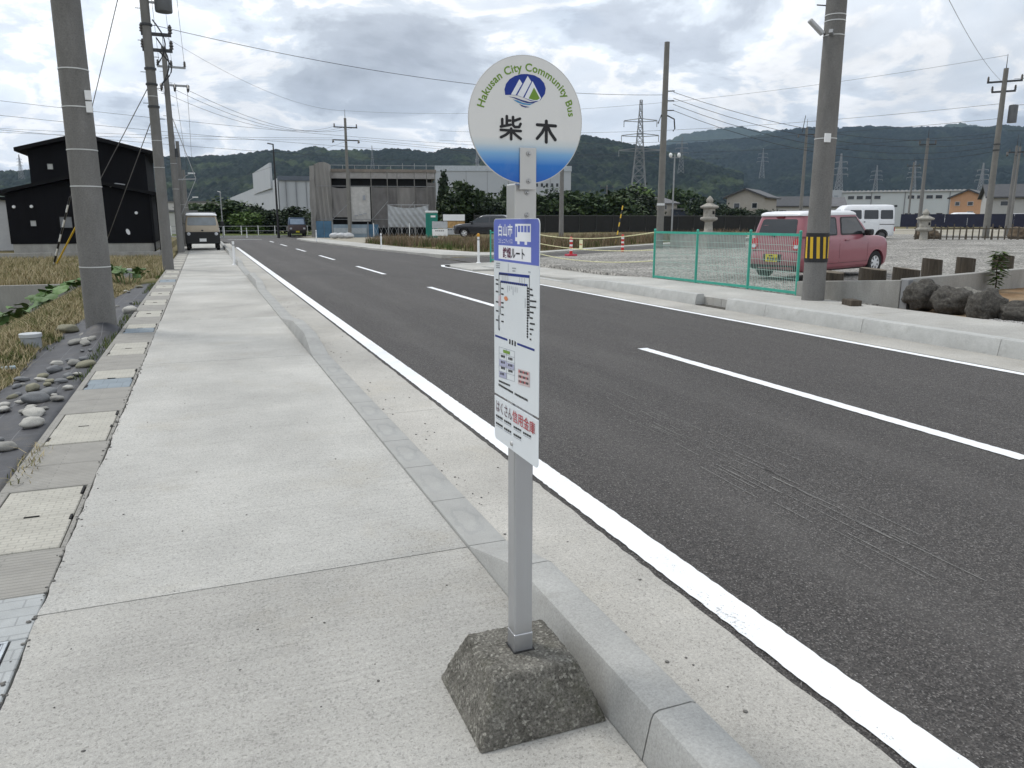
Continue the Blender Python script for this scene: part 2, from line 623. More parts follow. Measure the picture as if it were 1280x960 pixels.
def asphalt_mat(name, base=(0.058, 0.053, 0.050)):
    m, nt, b = new_mat(name)
    N = NT(nt)
    cell = N.voronoi(150.0, out='Color')
    bw = N.nt.nodes.new('ShaderNodeRGBToBW')
    N.link(cell, bw.inputs[0])
    agg = N.ramp(bw.outputs[0], [(0.20, tuple(x * 0.50 for x in base)), (0.5, base), (0.74, tuple(x * 1.5 for x in base)),
                                 (0.90, (0.17, 0.16, 0.15))])
    big = N.noise(0.5, 7, 0.6, N.mapped((1.0, 0.22, 1.0)))
    c = N.mix(1.0, agg, N.ramp(big, [(0.3, 0.82), (0.7, 1.16)]), 'MULTIPLY')
    mid = N.noise(26.0, 5, 0.7)
    c = N.mix(1.0, c, N.ramp(mid, [(0.28, 0.70), (0.72, 1.25)]), 'MULTIPLY')
    # pale dust ground into the wheel paths
    dust = N.noise(1.1, 7, 0.65, N.mapped((2.2, 0.35, 1.0), loc=(3, 7, 0)))
    c = N.mix(N.math('MULTIPLY', N.ramp(dust, [(0.5, 0.0), (0.75, 1.0)]), 0.22), c, (0.15, 0.145, 0.135))
    x_, y_, z_ = N.xyz()
    trk = N.math('ABSOLUTE', N.math('SUBTRACT', N.math('ABSOLUTE', N.math('SUBTRACT', x_, 3.3)), 0.72))
    c = N.mix(N.math('MULTIPLY', N.ramp(trk, [(0.05, 1.0), (0.38, 0.0)]), N.math('MULTIPLY', N.noise(0.9, 6, 0.65, N.mapped((1.5, 0.25, 1))), 0.28)), c, (0.14, 0.132, 0.125))
    fleck = N.noise(120.0, 2, 0.6, N.mapped((1.0, 0.45, 1.0)))
    c = N.mix(N.math('MULTIPLY', N.ramp(fleck, [(0.64, 0.0), (0.70, 1.0)]), 0.9), c, (0.30, 0.29, 0.28))
    N.link(c, b.inputs['Base Color'])
    b.inputs['Roughness'].default_value = 0.74
    b.inputs['Specular IOR Level'].default_value = 0.38
    h = N.math('ADD', N.math('MULTIPLY', N.voronoi(150.0), 1.1), N.math('MULTIPLY', mid, 0.8))
    N.bump(h, 0.85, 0.006, b)
    return m


def paint_mat(name):
    """white road paint, scuffed, the stone under it showing in specks"""
    m, nt, b = new_mat(name)
    N = NT(nt)
    c = N.mix(N.ramp(N.noise(3.0, 6, 0.6), [(0.3, 0.0), (0.7, 1.0)]), (0.74, 0.76, 0.78), (0.86, 0.87, 0.88))
    w = N.math('ADD', N.math('MULTIPLY', N.noise(85.0, 4, 0.75), 0.6), N.math('MULTIPLY', N.noise(2.4, 6, 0.65, N.mapped((2.0, 0.6, 1))), 0.5))
    c = N.mix(N.ramp(w, [(0.655, 0.0), (0.70, 0.75)]), c, (0.16, 0.16, 0.16))
    N.link(c, b.inputs['Base Color'])
    b.inputs['Roughness'].default_value = 0.6
    N.bump(N.noise(150.0, 4, 0.7), 0.4, 0.003, b)
    return m


def kerb_mat(name, base=(0.365, 0.365, 0.35)):
    m, nt, b = new_mat(name)
    N = NT(nt)
    c = N.mix(N.ramp(N.noise(2.6, 7, 0.62), [(0.3, 0.0), (0.7, 1.0)]), tuple(x * 0.82 for x in base), tuple(x * 1.12 for x in base))
    c = N.mix(1.0, c, N.ramp(N.noise(120.0, 4, 0.75), [(0.3, 0.78), (0.7, 1.16)]), 'MULTIPLY')
    c = N.mix(N.math('MULTIPLY', N.ramp(N.noise(7.0, 7, 0.7), [(0.52, 0.0), (0.68, 1.0)]), 0.35), c, (0.24, 0.235, 0.215))
    c = N.mix(N.ramp(N.voronoi(48.0), [(0.04, 0.5), (0.09, 0.0)]), c, (0.13, 0.13, 0.12))
    N.link(c, b.inputs['Base Color'])
    b.inputs['Roughness'].default_value = 0.8
    b.inputs['Specular IOR Level'].default_value = 0.3
    N.bump(N.noise(120.0, 4, 0.65), 0.25, 0.003, b)
    return m


def kerb_flush_mat(name, base=(0.335, 0.335, 0.32)):
    """flush kerb stone with a pale worn ring in its middle"""
    m, nt, b = new_mat(name)
    N = NT(nt)
    x, y, z = N.xyz()
    nz = N.noise(9.0, 5, 0.65)
    dx = N.math('ABSOLUTE', N.math('MULTIPLY', x, 1 / 0.095))
    dy = N.math('ABSOLUTE', N.math('MULTIPLY', y, 1 / 0.27))
    d = N.math('POWER', N.math('ADD', N.math('POWER', dx, 3.0), N.math('POWER', dy, 3.0)), 1 / 3.0)
    d = N.math('ADD', d, N.math('MULTIPLY', N.math('SUBTRACT', nz, 0.5), 1.0))
    ring = N.ramp(d, [(0.42, 0.0), (0.50, 1.0), (0.62, 0.9), (0.72, 0.0)])
    core = N.ramp(d, [(0.38, 1.0), (0.48, 0.0)])
    oi = N.nt.nodes.new('ShaderNodeObjectInfo')
    c = N.mix(N.ramp(N.noise(3.0, 6, 0.6), [(0.3, 0.0), (0.7, 1.0)]), tuple(q * 0.85 for q in base), tuple(q * 1.1 for q in base))
    c = N.mix(N.math('MULTIPLY', ring, N.math('ADD', N.math('MULTIPLY', oi.outputs['Random'], 0.26), 0.0)), c, (0.17, 0.185, 0.19))
    c = N.mix(N.math('MULTIPLY', core, 0.10), c, (0.43, 0.43, 0.40))
    c = N.mix(1.0, c, N.ramp(N.noise(190.0, 3, 0.7), [(0.3, 0.88), (0.7, 1.10)]), 'MULTIPLY')
    N.link(c, b.inputs['Base Color'])
    b.inputs['Roughness'].default_value = 0.8
    N.bump(N.noise(120.0, 4, 0.65), 0.25, 0.003, b)
    return m


def cover_mat(name, base, bricks=True, bw=0.10, bh=0.045):
    m, nt, b = new_mat(name)
    N = NT(nt)
    br = N.nt.nodes.new('ShaderNodeTexBrick')
    br.inputs['Scale'].default_value = 1.0
    br.inputs['Brick Width'].default_value = bw
    br.inputs['Row Height'].default_value = bh
    br.inputs['Mortar Size'].default_value = 0.004
    br.inputs['Mortar Smooth'].default_value = 0.6
    N.link(N.vec, br.inputs['Vector'])
    c = N.mix(N.ramp(N.noise(5.0, 6, 0.62), [(0.3, 0.0), (0.7, 1.0)]), tuple(q * 0.84 for q in base), tuple(q * 1.12 for q in base))
    c = N.mix(1.0, c, N.ramp(N.noise(210.0, 3, 0.7), [(0.3, 0.85), (0.7, 1.12)]), 'MULTIPLY')
    if bricks:
        c = N.mix(N.math('MULTIPLY', br.outputs['Fac'], 0.42), c, tuple(q * 0.45 for q in base))
    N.link(c, b.inputs['Base Color'])
    b.inputs['Roughness'].default_value = 0.85
    h = N.math('SUBTRACT', N.math('MULTIPLY', N.noise(140.0, 4, 0.7), 0.5), br.outputs['Fac'])
    N.bump(h, 0.5, 0.004, b)
    return m


def gravel_mat(name, a, bcol, scale=22.0):
    m, nt, b = new_mat(name)
    N = NT(nt)
    cell = N.voronoi(scale, out='Color')
    bw = N.nt.nodes.new('ShaderNodeRGBToBW')
    N.link(cell, bw.inputs[0])
    c = N.mix(N.ramp(bw.outputs[0], [(0.2, 0.0), (0.8, 1.0)]), a, bcol)
    c = N.mix(1.0, c, N.ramp(N.noise(0.35, 7, 0.62, N.mapped((1, 1.6, 1))), [(0.3, 0.62), (0.72, 1.22)]), 'MULTIPLY')
    c = N.mix(1.0, c, N.ramp(N.noise(6.0, 5, 0.7), [(0.3, 0.82), (0.7, 1.16)]), 'MULTIPLY')
    N.link(c, b.inputs['Base Color'])
    b.inputs['Roughness'].default_value = 0.95
    b.inputs['Specular IOR Level'].default_value = 0.15
    N.bump(N.voronoi(scale), 1.0, 0.02, b)
    return m


def soil_mat(name, stops, scale=0.6):
    m, nt, b = new_mat(name)
    N = NT(nt)
    c = N.ramp(N.noise(scale, 9, 0.68), stops)
    c = N.mix(1.0, c, N.ramp(N.noise(22.0, 5, 0.75), [(0.28, 0.62), (0.72, 1.32)]), 'MULTIPLY')
    N.link(c, b.inputs['Base Color'])
    b.inputs['Roughness'].default_value = 0.95
    b.inputs['Specular IOR Level'].default_value = 0.1
    N.bump(N.noise(18.0, 6, 0.7), 0.8, 0.03, b)
    return m


asphalt = asphalt_mat('asphalt')
paint = paint_mat('road_paint')
walk_a = sidewalk_mat('walk_concrete', (0.445, 0.435, 0.405), 1.0)
walk_b = sidewalk_mat('walk_concrete_pale', (0.475, 0.468, 0.44), 2.3)
apron_mat = sidewalk_mat('apron_concrete', (0.455, 0.44, 0.405), 4.0, brush=0.3, warm=(0.42, 0.39, 0.325))
kerb_c = kerb_mat('kerb_concrete')
kerb_f = kerb_flush_mat('kerb_flush')
kerb_r = kerb_mat('kerb_concrete_pale', (0.45, 0.455, 0.44))
channel_mat = cover_mat('drain_channel', (0.285, 0.275, 0.25), True, 0.6, 0.032)
tile_mat = cover_mat('drain_tile', (0.37, 0.385, 0.385), True, 0.17, 0.075)
cover_c = cover_mat('drain_cover', (0.42, 0.405, 0.355), True, 0.075, 0.036)
steel_plate_m = cover_mat('drain_plate', (0.22, 0.26, 0.29), True, 0.12, 0.6)
joint_mat = M('joint_dirt', (0.07, 0.065, 0.055), 0.95)
ground_mat = soil_mat('field_soil', [(0.30, (0.10, 0.085, 0.05)), (0.48, (0.17, 0.14, 0.08)), (0.58, (0.11, 0.11, 0.045)), (0.75, (0.20, 0.17, 0.105))])
lot_mat = gravel_mat('lot_gravel', (0.12, 0.117, 0.11), (0.46, 0.445, 0.41))
pale_soil = soil_mat('pale_soil', [(0.3, (0.30, 0.28, 0.235)), (0.55, (0.36, 0.335, 0.28)), (0.75, (0.25, 0.23, 0.17))])


# ================================================================== ground
def ground_z(X, Y):
    X, Y = np.asarray(X, float), np.asarray(Y, float)
    d = -1.18 - X
    near = -0.05 - 0.09 * smoothstep(0.05, 0.8, d) - 0.80 * smoothstep(1.45, 3.3, d) + 0.07 * smoothstep(0.75, 1.1, d) * (1 - smoothstep(1.2, 1.8, d))
    upper = -0.06 - 0.16 * smoothstep(0.0, 0.6, d)
    pad = np.where((Y > 40.1) & (X < -1.95), 0.06, upper)
    left = np.where(Y < 24.1, near, pad) + 0.035 * fbm(X, Y, 0.9, 2.0, 4) * smoothstep(0.3, 1.0, d)
    mid = -0.30
    right = 0.02 + np.clip(0.018 * (X - 9.9), 0, 0.45)
    z = np.where(d > 0.0, left, np.where(X < 9.6, mid, right))
    farw = smoothstep(90, 200, np.hypot(X, Y))
    return z * (1 - farw) + 0.15 * farw


gx = np.unique(np.concatenate([-np.geomspace(12.5, 6200, 26)[::-1], np.arange(-12, -1.0, 0.16), [-1.19, -1.17], np.arange(-1, 12, 1.0), np.arange(12, 70, 4.0), np.geomspace(75, 6800, 22)]))
gy = np.unique(np.concatenate([-np.geomspace(6, 1100, 10)[::-1], np.arange(-5, 24, 0.25), [24.09, 24.11], np.arange(24.2, 46, 0.4), [40.09, 40.11], np.arange(46, 120, 4.0), np.geomspace(125, 5600, 22)]))
GX, GY = np.meshgrid(gx, gy, indexing='ij')
ground = link_mesh('ground', np_mesh('ground', np.stack([GX, GY, ground_z(GX, GY)], -1).reshape(-1, 3), grid_faces(len(gx), len(gy))), ground_mat, smooth=40)
struct(ground)


# ================================================================== road
def strip(name, pts_l, pts_r, mat, parent=None, dz=0.0):
    """flat ribbon between two polylines of 3-D points"""
    n = len(pts_l)
    v = [(x, y, z + dz) for x, y, z in pts_l] + [(x, y, z + dz) for x, y, z in pts_r]
    f = [(i, n + i, n + i + 1, i + 1) for i in range(n - 1)]
    return MB().add(v, f).build(name, mat, parent)


road = MB()
road.prism([(1.70, -9), (7.70, -9), (7.70, 26.2), (9.2, 26.2), (9.2, 36), (8.4, 44), (8.1, 52), (7.4, 62), (9.0, 69), (60, 69), (60, 80.5), (-60, 80.5), (-60, 72.5), (-1.5, 72.5), (1.05, 70), (1.70, 60)], -0.25, 0.0)
road = struct(road.build('road', asphalt))


def line(name, x0, x1, y0, y1, parent, jit=0.003, z=0.005, stepy=0.035, mat=paint):
    """a painted line with slightly ragged edges"""
    n = max(2, int((y1 - y0) / (stepy if y0 < 12 else stepy * 5)))
    ys = np.linspace(y0, y1, n)
    L = [(x0 + random.uniform(-jit, jit), y, z) for y in ys]
    Rr = [(x1 + random.uniform(-jit, jit), y, z) for y in ys]
    return strip(name, L, Rr, mat, parent)


line('edge_line', 1.745, 1.905, -8.5, 49.0, road, 0.0035)
for y0, y1 in ((-6.2, -1.6), (3.2, 7.95), (13.0, 17.5), (22.3, 26.7), (31.6, 35.9), (41.0, 45.2), (50.4, 54.6), (60.0, 63.6)):
    line('centre_dash', 4.765, 4.895, y0, y1, road, 0.004)
line('edge_line', 7.49, 7.60, -8.5, 23.6, road, 0.004)
# edge line sweeping round the corner into the side street
arc = [(7.545, 23.6), (7.52, 25.4), (7.75, 26.25), (8.4, 26.62), (9.15, 26.75)]
strip('edge_line', [(x - 0.055, y + 0.03, 0.006) for x, y in arc], [(x + 0.055, y - 0.05, 0.006) for x, y in arc], paint, road)
line('stop_line', 1.95, 4.7, 70.2, 70.6, road, 0.01)

# scrape marks left by something dragged
sm = MB()
for k in range(60):
    x0 = random.gauss(3.05, 0.13)
    y0 = random.uniform(2.6, 6.2)
    ln = random.uniform(0.08, 0.6)
    w = random.uniform(0.001, 0.0028)
    pts = []
    for i in range(6):
        t = i / 5
        y = y0 - ln * t
        pts.append((x0 + 0.05 * (y - 4) + 0.003 * math.sin(4 * y + k) + random.uniform(-0.0015, 0.0015), y, 0.0045))
    n = len(pts)
    sm.add([(x - w, y, z) for x, y, z in pts] + [(x + w, y, z) for x, y, z in pts], [(i, n + i, n + i + 1, i + 1) for i in range(n - 1)])
sm.build('scrape_marks', M('scrape_dust', (0.20, 0.195, 0.185), 0.9, var=0.5, scale=60), road, kind='stuff')

# side street leaving to the right
ss_l = [(9.15, 31.2), (10.6, 30.4), (13.0, 30.8), (18.5, 33.4), (24, 36.1), (34, 41.1), (50, 49)]
ss_r = [(9.15, 25.0), (10.2, 25.4), (13.0, 27.0), (18.5, 29.7), (24, 32.5), (34, 37.5), (50, 45.4)]
side_street = strip('side_street', [(x, y, zr(x) + 0.05 if x > 10 else 0.02) for x, y in ss_l], [(x, y, zr(x) + 0.05 if x > 10 else 0.02) for x, y in ss_r], asphalt)
struct(side_street)

# ================================================================== left: apron, kerb, sidewalk, drain
apron = MB()
edges = [-9.0, -1.2, 5.9, 11.3, 16.0, 21.5, 27.0, 33.0, 39.0, 45.0, 51.0, 58.0]
apron_root = struct(MB().box(1.21, 1.712, -9, 58, -0.2, -0.012).build('gutter_apron', joint_mat))
for a, b_ in zip(edges[:-1], edges[1:]):
    n = max(2, int((b_ - a) / 0.07)) if a < 9 else 8
    ys = np.linspace(a + 0.003, b_ - 0.003, n)
    rough_edge = [1.713 + (random.uniform(-0.007, 0.004) if a < 9 else 0) for _ in ys]
    v = [(1.215, y, 0.0) for y in ys] + [(x, y, 0.002) for x, y in zip(rough_edge, ys)] + [(1.215, y, -0.1) for y in ys] + [(x, y, -0.1) for x, y in zip(rough_edge, ys)]
    f = []
    for i in range(n - 1):
        f += [(i, n + i, n + i + 1, i + 1), (n + i, 3 * n + i, 3 * n + i + 1, n + i + 1)]
    f += [(0, 2 * n, 3 * n, n), (n - 1, 2 * n - 1, 4 * n - 1, 3 * n - 1)]
    MB().add(v, f).build('apron_slab', apron_mat, apron_root)

kerb = struct(MB().box(1.065, 1.225, -6, 60, -0.2, -0.02).build('kerb', joint_mat))
KH = 0.135


def kerb_piece(y0, y1, h0, h1, parent=None, mat=None, xl=1.05, xr=1.238, z0=-0.1, flip=1):
    """one kerb stone, its height running from h0 to h1"""
    yc, xc = (y0 + y1) / 2, (xl + xr) / 2
    g = 0.003
    secs = []
    for y, h in ((y0 + g, h0), (y1 - g, h1)):
        t = h / 0.135
        r = 0.024 * min(1, t) + 0.001
        bl, br = 0.0, 0.0
        tl, tr = 0.022 * t * (1 if flip > 0 else 0.6), 0.006 * t
        W = (xr - xl) / 2
        pr = [(-W + bl, z0), (-W + bl, 0.0), (-W + tl, h - r), (-W + tl + r * 0.3, h - r * 0.3), (-W + tl + r, h),
              (W - tr - r, h), (W - tr - r * 0.3, h - r * 0.3), (W - tr, h - r), (W - br, 0.0), (W - br, z0)]
        secs.append([(x * flip, y - yc, z) for x, z in pr])
    n = len(secs[0])
    v = secs[0] + secs[1]
    f = [(i, i + 1, n + i + 1, n + i) for i in range(n - 1)] + [tuple(range(n - 1, -1, -1)), tuple(range(n, 2 * n))]
    o = MB().add(v, f).build('kerb_stone', mat, parent, smooth=28)
    o.location = (xc, yc, 0)
    return o


plan = [(-5.5, -4.47, 1, 1), (-4.47, -3.44, 1, 1), (-3.44, -2.41, 1, 1), (-2.41, -1.40, 1, 1), (-1.40, -0.38, 1, 1), (-0.38, 0.63, 1, 1), (0.63, 1.65, 1, 1), (1.65, 2.66, 1, 1), (2.66, 3.21, 1, 0)]


def flush(y0, y1):
    n = max(1, round((y1 - y0) / 0.63))
    d = (y1 - y0) / n
    return [(y0 + k * d, y0 + (k + 1) * d, 0, 0) for k in range(n)]


plan += flush(3.21, 8.83) + [(8.83, 9.75, 0, 1), (9.75, 11.1, 1, 1), (11.1, 12.5, 1, 0)]
plan += flush(12.5, 18.2) + [(18.2, 19.2, 0, 1), (19.2, 20.6, 1, 1), (20.6, 22.0, 1, 1), (22.0, 23.2, 1, 0)]
plan += flush(23.2, 28.2) + [(28.2, 29.2, 0, 1), (29.2, 31, 1, 1), (31, 32.8, 1, 1), (32.8, 33.8, 1, 0), (33.8, 38, 0, 0), (38, 39, 0, 1)]
plan += [(39 + 2 * k, 41 + 2 * k, 1, 1) for k in range(10)]
for y0, y1, a, b_ in plan:
    kerb_piece(y0, y1, 0.012 + a * KH, 0.012 + b_ * KH, kerb, kerb_c if (a or b_) else kerb_f)

walk = struct(MB().box(-0.69, 1.045, -6, 72, -0.25, -0.03).build('sidewalk', joint_mat))
wj = [-6.0, -2.5, 3.225, 8.97, 12.95, 18.0, 23.0, 28.0, 33.0, 38.0, 43.0, 48.0, 54.0, 60.0, 66.0, 72.0]
for k, (a, b_) in enumerate(zip(wj[:-1], wj[1:])):
    st = 0.035 if a < 9 else 0.5
    n = max(3, int((b_ - a) / st))
    ys = np.linspace(a + 0.004, b_ - 0.004, n)
    nz = fbm(ys, ys * 0, 0.13, 3.0, 4) * 0.012 + fbm(ys, ys * 0, 0.6, 5.0, 2) * 0.006
    left = -0.706 + nz if a < 9 else np.full(n, -0.70)
    L = [(x, y, 0.0) for x, y in zip(left, ys)]
    LB = [(x - 0.004, y, -0.1) for x, y in zip(left, ys)]
    Rr = [(1.047, y, 0.0) for y in ys]
    RB = [(1.047, y, -0.1) for y in ys]
    v = L + Rr + LB + RB
    f = []
    for i in range(n - 1):
        f += [(i, n + i, n + i + 1, i + 1), (i + 1, 2 * n + i + 1, 2 * n + i, i)]
    f += [(0, 2 * n, 3 * n, n), (n - 1, 2 * n - 1, 4 * n - 1, 3 * n - 1)]
    o = MB().add(v, f).build('concrete_slab', walk_a if k in (1, 4, 6, 9) else walk_b, walk, bevel=0.0)

drain = struct(MB().box(-1.175, -0.715, -6, 72, -0.3, -0.03).build('drain', joint_mat))


def drain_piece(name, x0, x1, y0, y1, mat, z=0.0, bev=0.004):
    xc, yc = (x0 + x1) / 2, (y0 + y1) / 2
    o = MB().box(x0 - xc, x1 - xc, y0 - yc, y1 - yc, -0.08, 0.0).build(name, mat, drain, bevel=bev, seg=1)
    o.location = (xc, yc, z)
    return o


XL, XR = -1.18, -0.712
slot_mat = M('dark_slot', (0.02, 0.02, 0.02), 0.9)
period = 1.94
start = 3.93
drain_piece('tile_block', XL, XR, -1.4, 0.2, tile_mat)
drain_piece('tile_block', XL, XR, 0.206, 1.55, tile_mat)
# iron grating over the drain, close to the camera
drain_piece('tile_block', XL, XR, 1.556, 2.60, tile_mat)
drain_piece('tile_block', -0.765, XR, 2.606, 3.05, tile_mat)
drain_piece('tile_block', XL, XR, 3.056, 3.43, tile_mat)
gr_root = MB()
for y in (2.612, 3.044):
    gr_root.box(-1.178, -0.772, y - 0.006, y + 0.006, -0.05, 0.001)
for x in (-1.172, -0.778):
    gr_root.box(x - 0.006, x + 0.006, 2.62, 3.036, -0.05, 0.001)
for k in range(19):
    x = -1.155 + k * 0.0203
    gr_root.box(x - 0.003, x + 0.003, 2.62, 3.036, -0.04, -0.001)
gr_root.build('grating', M('galvanised', (0.42, 0.45, 0.48), 0.45, var=0.2, scale=12, metal=0.8), drain)
drain_piece('channel_block', XL, XR, 3.436, start - 0.006, channel_mat)
for k in range(35):
    y0 = start + k * period
    y1 = y0 + 0.95
    near = k < 12
    # cover pair sits in a rebate, dark lifting slots at its corners
    for sx0, sx1 in ((XL, -1.128), (-0.735, XR)):
        drain_piece('channel_edge', sx0, sx1, y0, y1, channel_mat, 0.0, 0.003)
    ym = (y0 + y1) / 2
    kinds = {2: ('p', 'c'), 4: ('p', 'c'), 9: ('p', 'p')}.get(k, ('c', 'c'))
    for (a, b_), kd in zip(((y0 + 0.006, ym - 0.004), (ym + 0.004, y1 - 0.006)), kinds):
        drain_piece('drain_cover' if kd == 'c' else 'steel_plate', -1.122, -0.741, a, b_, cover_c if kd == 'c' else steel_plate_m, random.uniform(-0.003, 0.004))
    if near:
        s_ = MB()
        for x0, x1, ya, yb in ((-0.752, -0.741, ym - 0.10, ym - 0.03), (-0.752, -0.741, y1 - 0.16, y1 - 0.03), (-0.97, -0.90, ym - 0.005, ym + 0.005), (-1.122, -1.105, y0 + 0.1, y0 + 0.2)):
            s_.box(x0, x1, ya, yb, -0.02, 0.0058)
        s_.build('lifting_slots', slot_mat, drain)
    drain_piece('channel_block', XL, XR, y1 + 0.006, (y1 + y0 + period) / 2 - 0.002, channel_mat)
    drain_piece('channel_block', XL, XR, (y1 + y0 + period) / 2 + 0.002, y0 + period - 0.006, channel_mat)


# ------------------------------------------------------------------ crumbs and grit on the concrete
def pebble_mesh(name, r=1.0, sub=1, seed=0, flat=0.6, amp=0.25):
    bm = bmesh.new()
    bmesh.ops.create_icosphere(bm, subdivisions=sub, radius=r)
    for v in bm.verts:
        n = mnoise.noise(v.co * 1.3 / r + Vector((seed * 3.7, seed * 1.3, 0)))
        n2 = mnoise.noise(v.co * 2.9 / r + Vector((seed * 1.7, 0, seed)))
        v.co *= 1 + amp * n + amp * 0.4 * n2
        v.co.z *= flat
    me = bpy.data.meshes.new(name)
    bm.to_mesh(me)
    bm.free()
    me.polygons.foreach_set('use_smooth', [True] * len(me.polygons))
    return me


def scatter_grit(name, pts, mat, sizes, label):
    bm = pebble_mesh('tmp', 1.0, 1, 1.0)
    bv = np.array([v.co[:] for v in bm.vertices])
    bf = np.array([p.vertices[:] for p in bm.polygons])
    V, Fc = [], []
    for i, (x, y, z) in enumerate(pts):
        s = sizes[i]
        a = random.uniform(0, 6.28)
        ca, sa = math.cos(a), math.sin(a)
        w = bv * np.array([s * random.uniform(0.7, 1.4), s, s * 0.7])
        V.append(np.stack([w[:, 0] * ca - w[:, 1] * sa + x, w[:, 0] * sa + w[:, 1] * ca + y, w[:, 2] + z + s * 0.3], -1))
        Fc.append(bf + i * len(bv))
    bpy.data.meshes.remove(bm)
    o = link_mesh(name, np_mesh(name, np.concatenate(V), np.concatenate(Fc)), mat, smooth=180, kind='stuff')
    o['label'] = label
    return o


pts, szs = [], []
for _ in range(150):
    pts.append((random.uniform(-0.68, 1.03), random.uniform(1.2, 15), 0.0))
    szs.append(random.choice((0.0025, 0.003, 0.004, 0.0055)))
for _ in range(170):
    pts.append((random.choice((random.gauss(1.30, 0.05), random.uniform(1.25, 1.69))), random.uniform(1.0, 16), 0.001))
    szs.append(random.choice((0.003, 0.004, 0.005, 0.008)))
for _ in range(170):
    pts.append((-0.712 + random.gauss(0, 0.012), random.uniform(1.2, 9), 0.0))
    szs.append(random.choice((0.004, 0.005, 0.007, 0.010)))
scatter_grit('grit', pts, M('grit', (0.15, 0.145, 0.135), 0.9, var=0.5, scale=40), szs, 'small dark crumbs of stone and soil lying on the concrete')

# ================================================================== right: apron, kerb, sidewalk, lot
KR = 0.20
ap2 = struct(MB().box(7.64, 8.32, -9, 23.5, -0.2, 0.004).build('gutter_apron', apron_mat))
rk = struct(MB().box(8.34, 8.50, -9, 23, -0.2, 0.01).build('kerb', joint_mat))
rplan = [(-8.0 + 2.0 * k, -6.0 + 2.0 * k, 1, 1) for k in range(9)] + [(10.0, 11.0, 1, 1), (11.9, 13.7, 1, 1), (13.7, 15.4, 1, 1), (15.4, 17.0, 1, 0.6), (17.0, 17.8, 0.6, 0.1)]
rplan += [(17.8 + 0.8 * k, 18.6 + 0.8 * k, 0.1, 0.1) for k in range(4)]
rplan += [(21.0, 21.8, 0.1, 0.6), (21.8, 23.4, 0.6, 0.6), (23.4, 24.4, 0.6, 0.1)]
for y0, y1, a, b_ in rplan:
    kerb_piece(y0, y1, KR * a, KR * b_, rk, kerb_r, xl=8.31, xr=8.52, z0=-0.1)
rwalk_z = lambda y: 0.15 if y < 16 else 0.15 - 0.09 * float(smoothstep(16, 19, y))
rw = struct(MB().box(8.53, 10.0, -9, 22, -0.2, 0.03).build('sidewalk', joint_mat))
rj = [-9, -4, 1, 5.6, 8.6, 11.4, 14.6, 17.6, 20.2, 22.6]
for k, (a, b_) in enumerate(zip(rj[:-1], rj[1:])):
    n = 6
    ys = np.linspace(a + 0.005, b_ - 0.005, n)
    v = [(8.523, y, rwalk_z(y)) for y in ys] + [(10.02, y, rwalk_z(y) + 0.02) for y in ys] + [(8.523, y, -0.1) for y in ys] + [(10.02, y, -0.1) for y in ys]
    f = []
    for i in range(n - 1):
        f += [(i, n + i, n + i + 1, i + 1), (i + 1, 2 * n + i + 1, 2 * n + i, i), (n + i, 3 * n + i, 3 * n + i + 1, n + i + 1)]
    f += [(0, 2 * n, 3 * n, n), (n - 1, 2 * n - 1, 4 * n - 1, 3 * n - 1)]
    MB().add(v, f).build('concrete_slab', walk_b, rw)
# corner of the sidewalk rounding into the side street
corner = [(7.62, 22.6), (10.02, 22.6), (10.15, 25.9), (9.5, 26.35), (8.5, 26.25), (7.9, 25.9), (7.64, 24.9)]
struct(MB().prism(corner, -0.1, 0.062).build('pavement_corner', walk_b, bevel=0.02))

# gravel lot, climbing gently
lx = np.concatenate([[10.02], np.arange(10.5, 47, 1.5)])
lv, lf = [], []


def lot_far(x):
    return 26.0 + max(0, x - 10.2) * 0.49


rows = 14
for x in lx:
    y0, y1 = (9.6 if x > 10.3 else 9.3), lot_far(x)
    y0 = -6.0 if x > 14.6 else 9.6
    for j in range(rows):
        y = y0 + (y1 - y0) * j / (rows - 1)
        lv.append((x, y, zr(x) + 0.155 + 0.02 * float(fbm(x, y, 3.0, 1.0, 3)) * min(1, (x - 10) / 2)))
lot = link_mesh('gravel_lot', np_mesh('gravel_lot', np.array(lv), grid_faces(len(lx), rows)), lot_mat, smooth=180)
lot_s = lot.modifiers.new('depth', 'SOLIDIFY')
lot_s.thickness = 0.25
lot_s.offset = -1
struct(lot)

# ================================================================== bus stop sign on its concrete foot
def text_flat(s, size, bold=0.0, width=None, height=None, spacing=1.0):
    """outline of a text as (verts Nx2, faces), lower-left at the origin, optionally fitted to width/height"""
    cu = bpy.data.curves.new('tmp_text', 'FONT')
    cu.body = s
    cu.size = size
    cu.offset = bold
    cu.resolution_u = 3
    cu.space_character = spacing
    o = bpy.data.objects.new('tmp_text', cu)
    col.objects.link(o)
    dg = bpy.context.evaluated_depsgraph_get()
    me = bpy.data.meshes.new_from_object(o.evaluated_get(dg))
    v = np.array([p.co[:2] for p in me.vertices]) if len(me.vertices) else np.zeros((0, 2))
    f = [tuple(p.vertices) for p in me.polygons]
    bpy.data.meshes.remove(me)
    bpy.data.objects.remove(o)
    bpy.data.curves.remove(cu)
    if len(v):
        v -= v.min(0)
        ext = v.max(0)
        if width:
            v[:, 0] *= width / ext[0]
        if height:
            v[:, 1] *= height / ext[1]
    return v, f


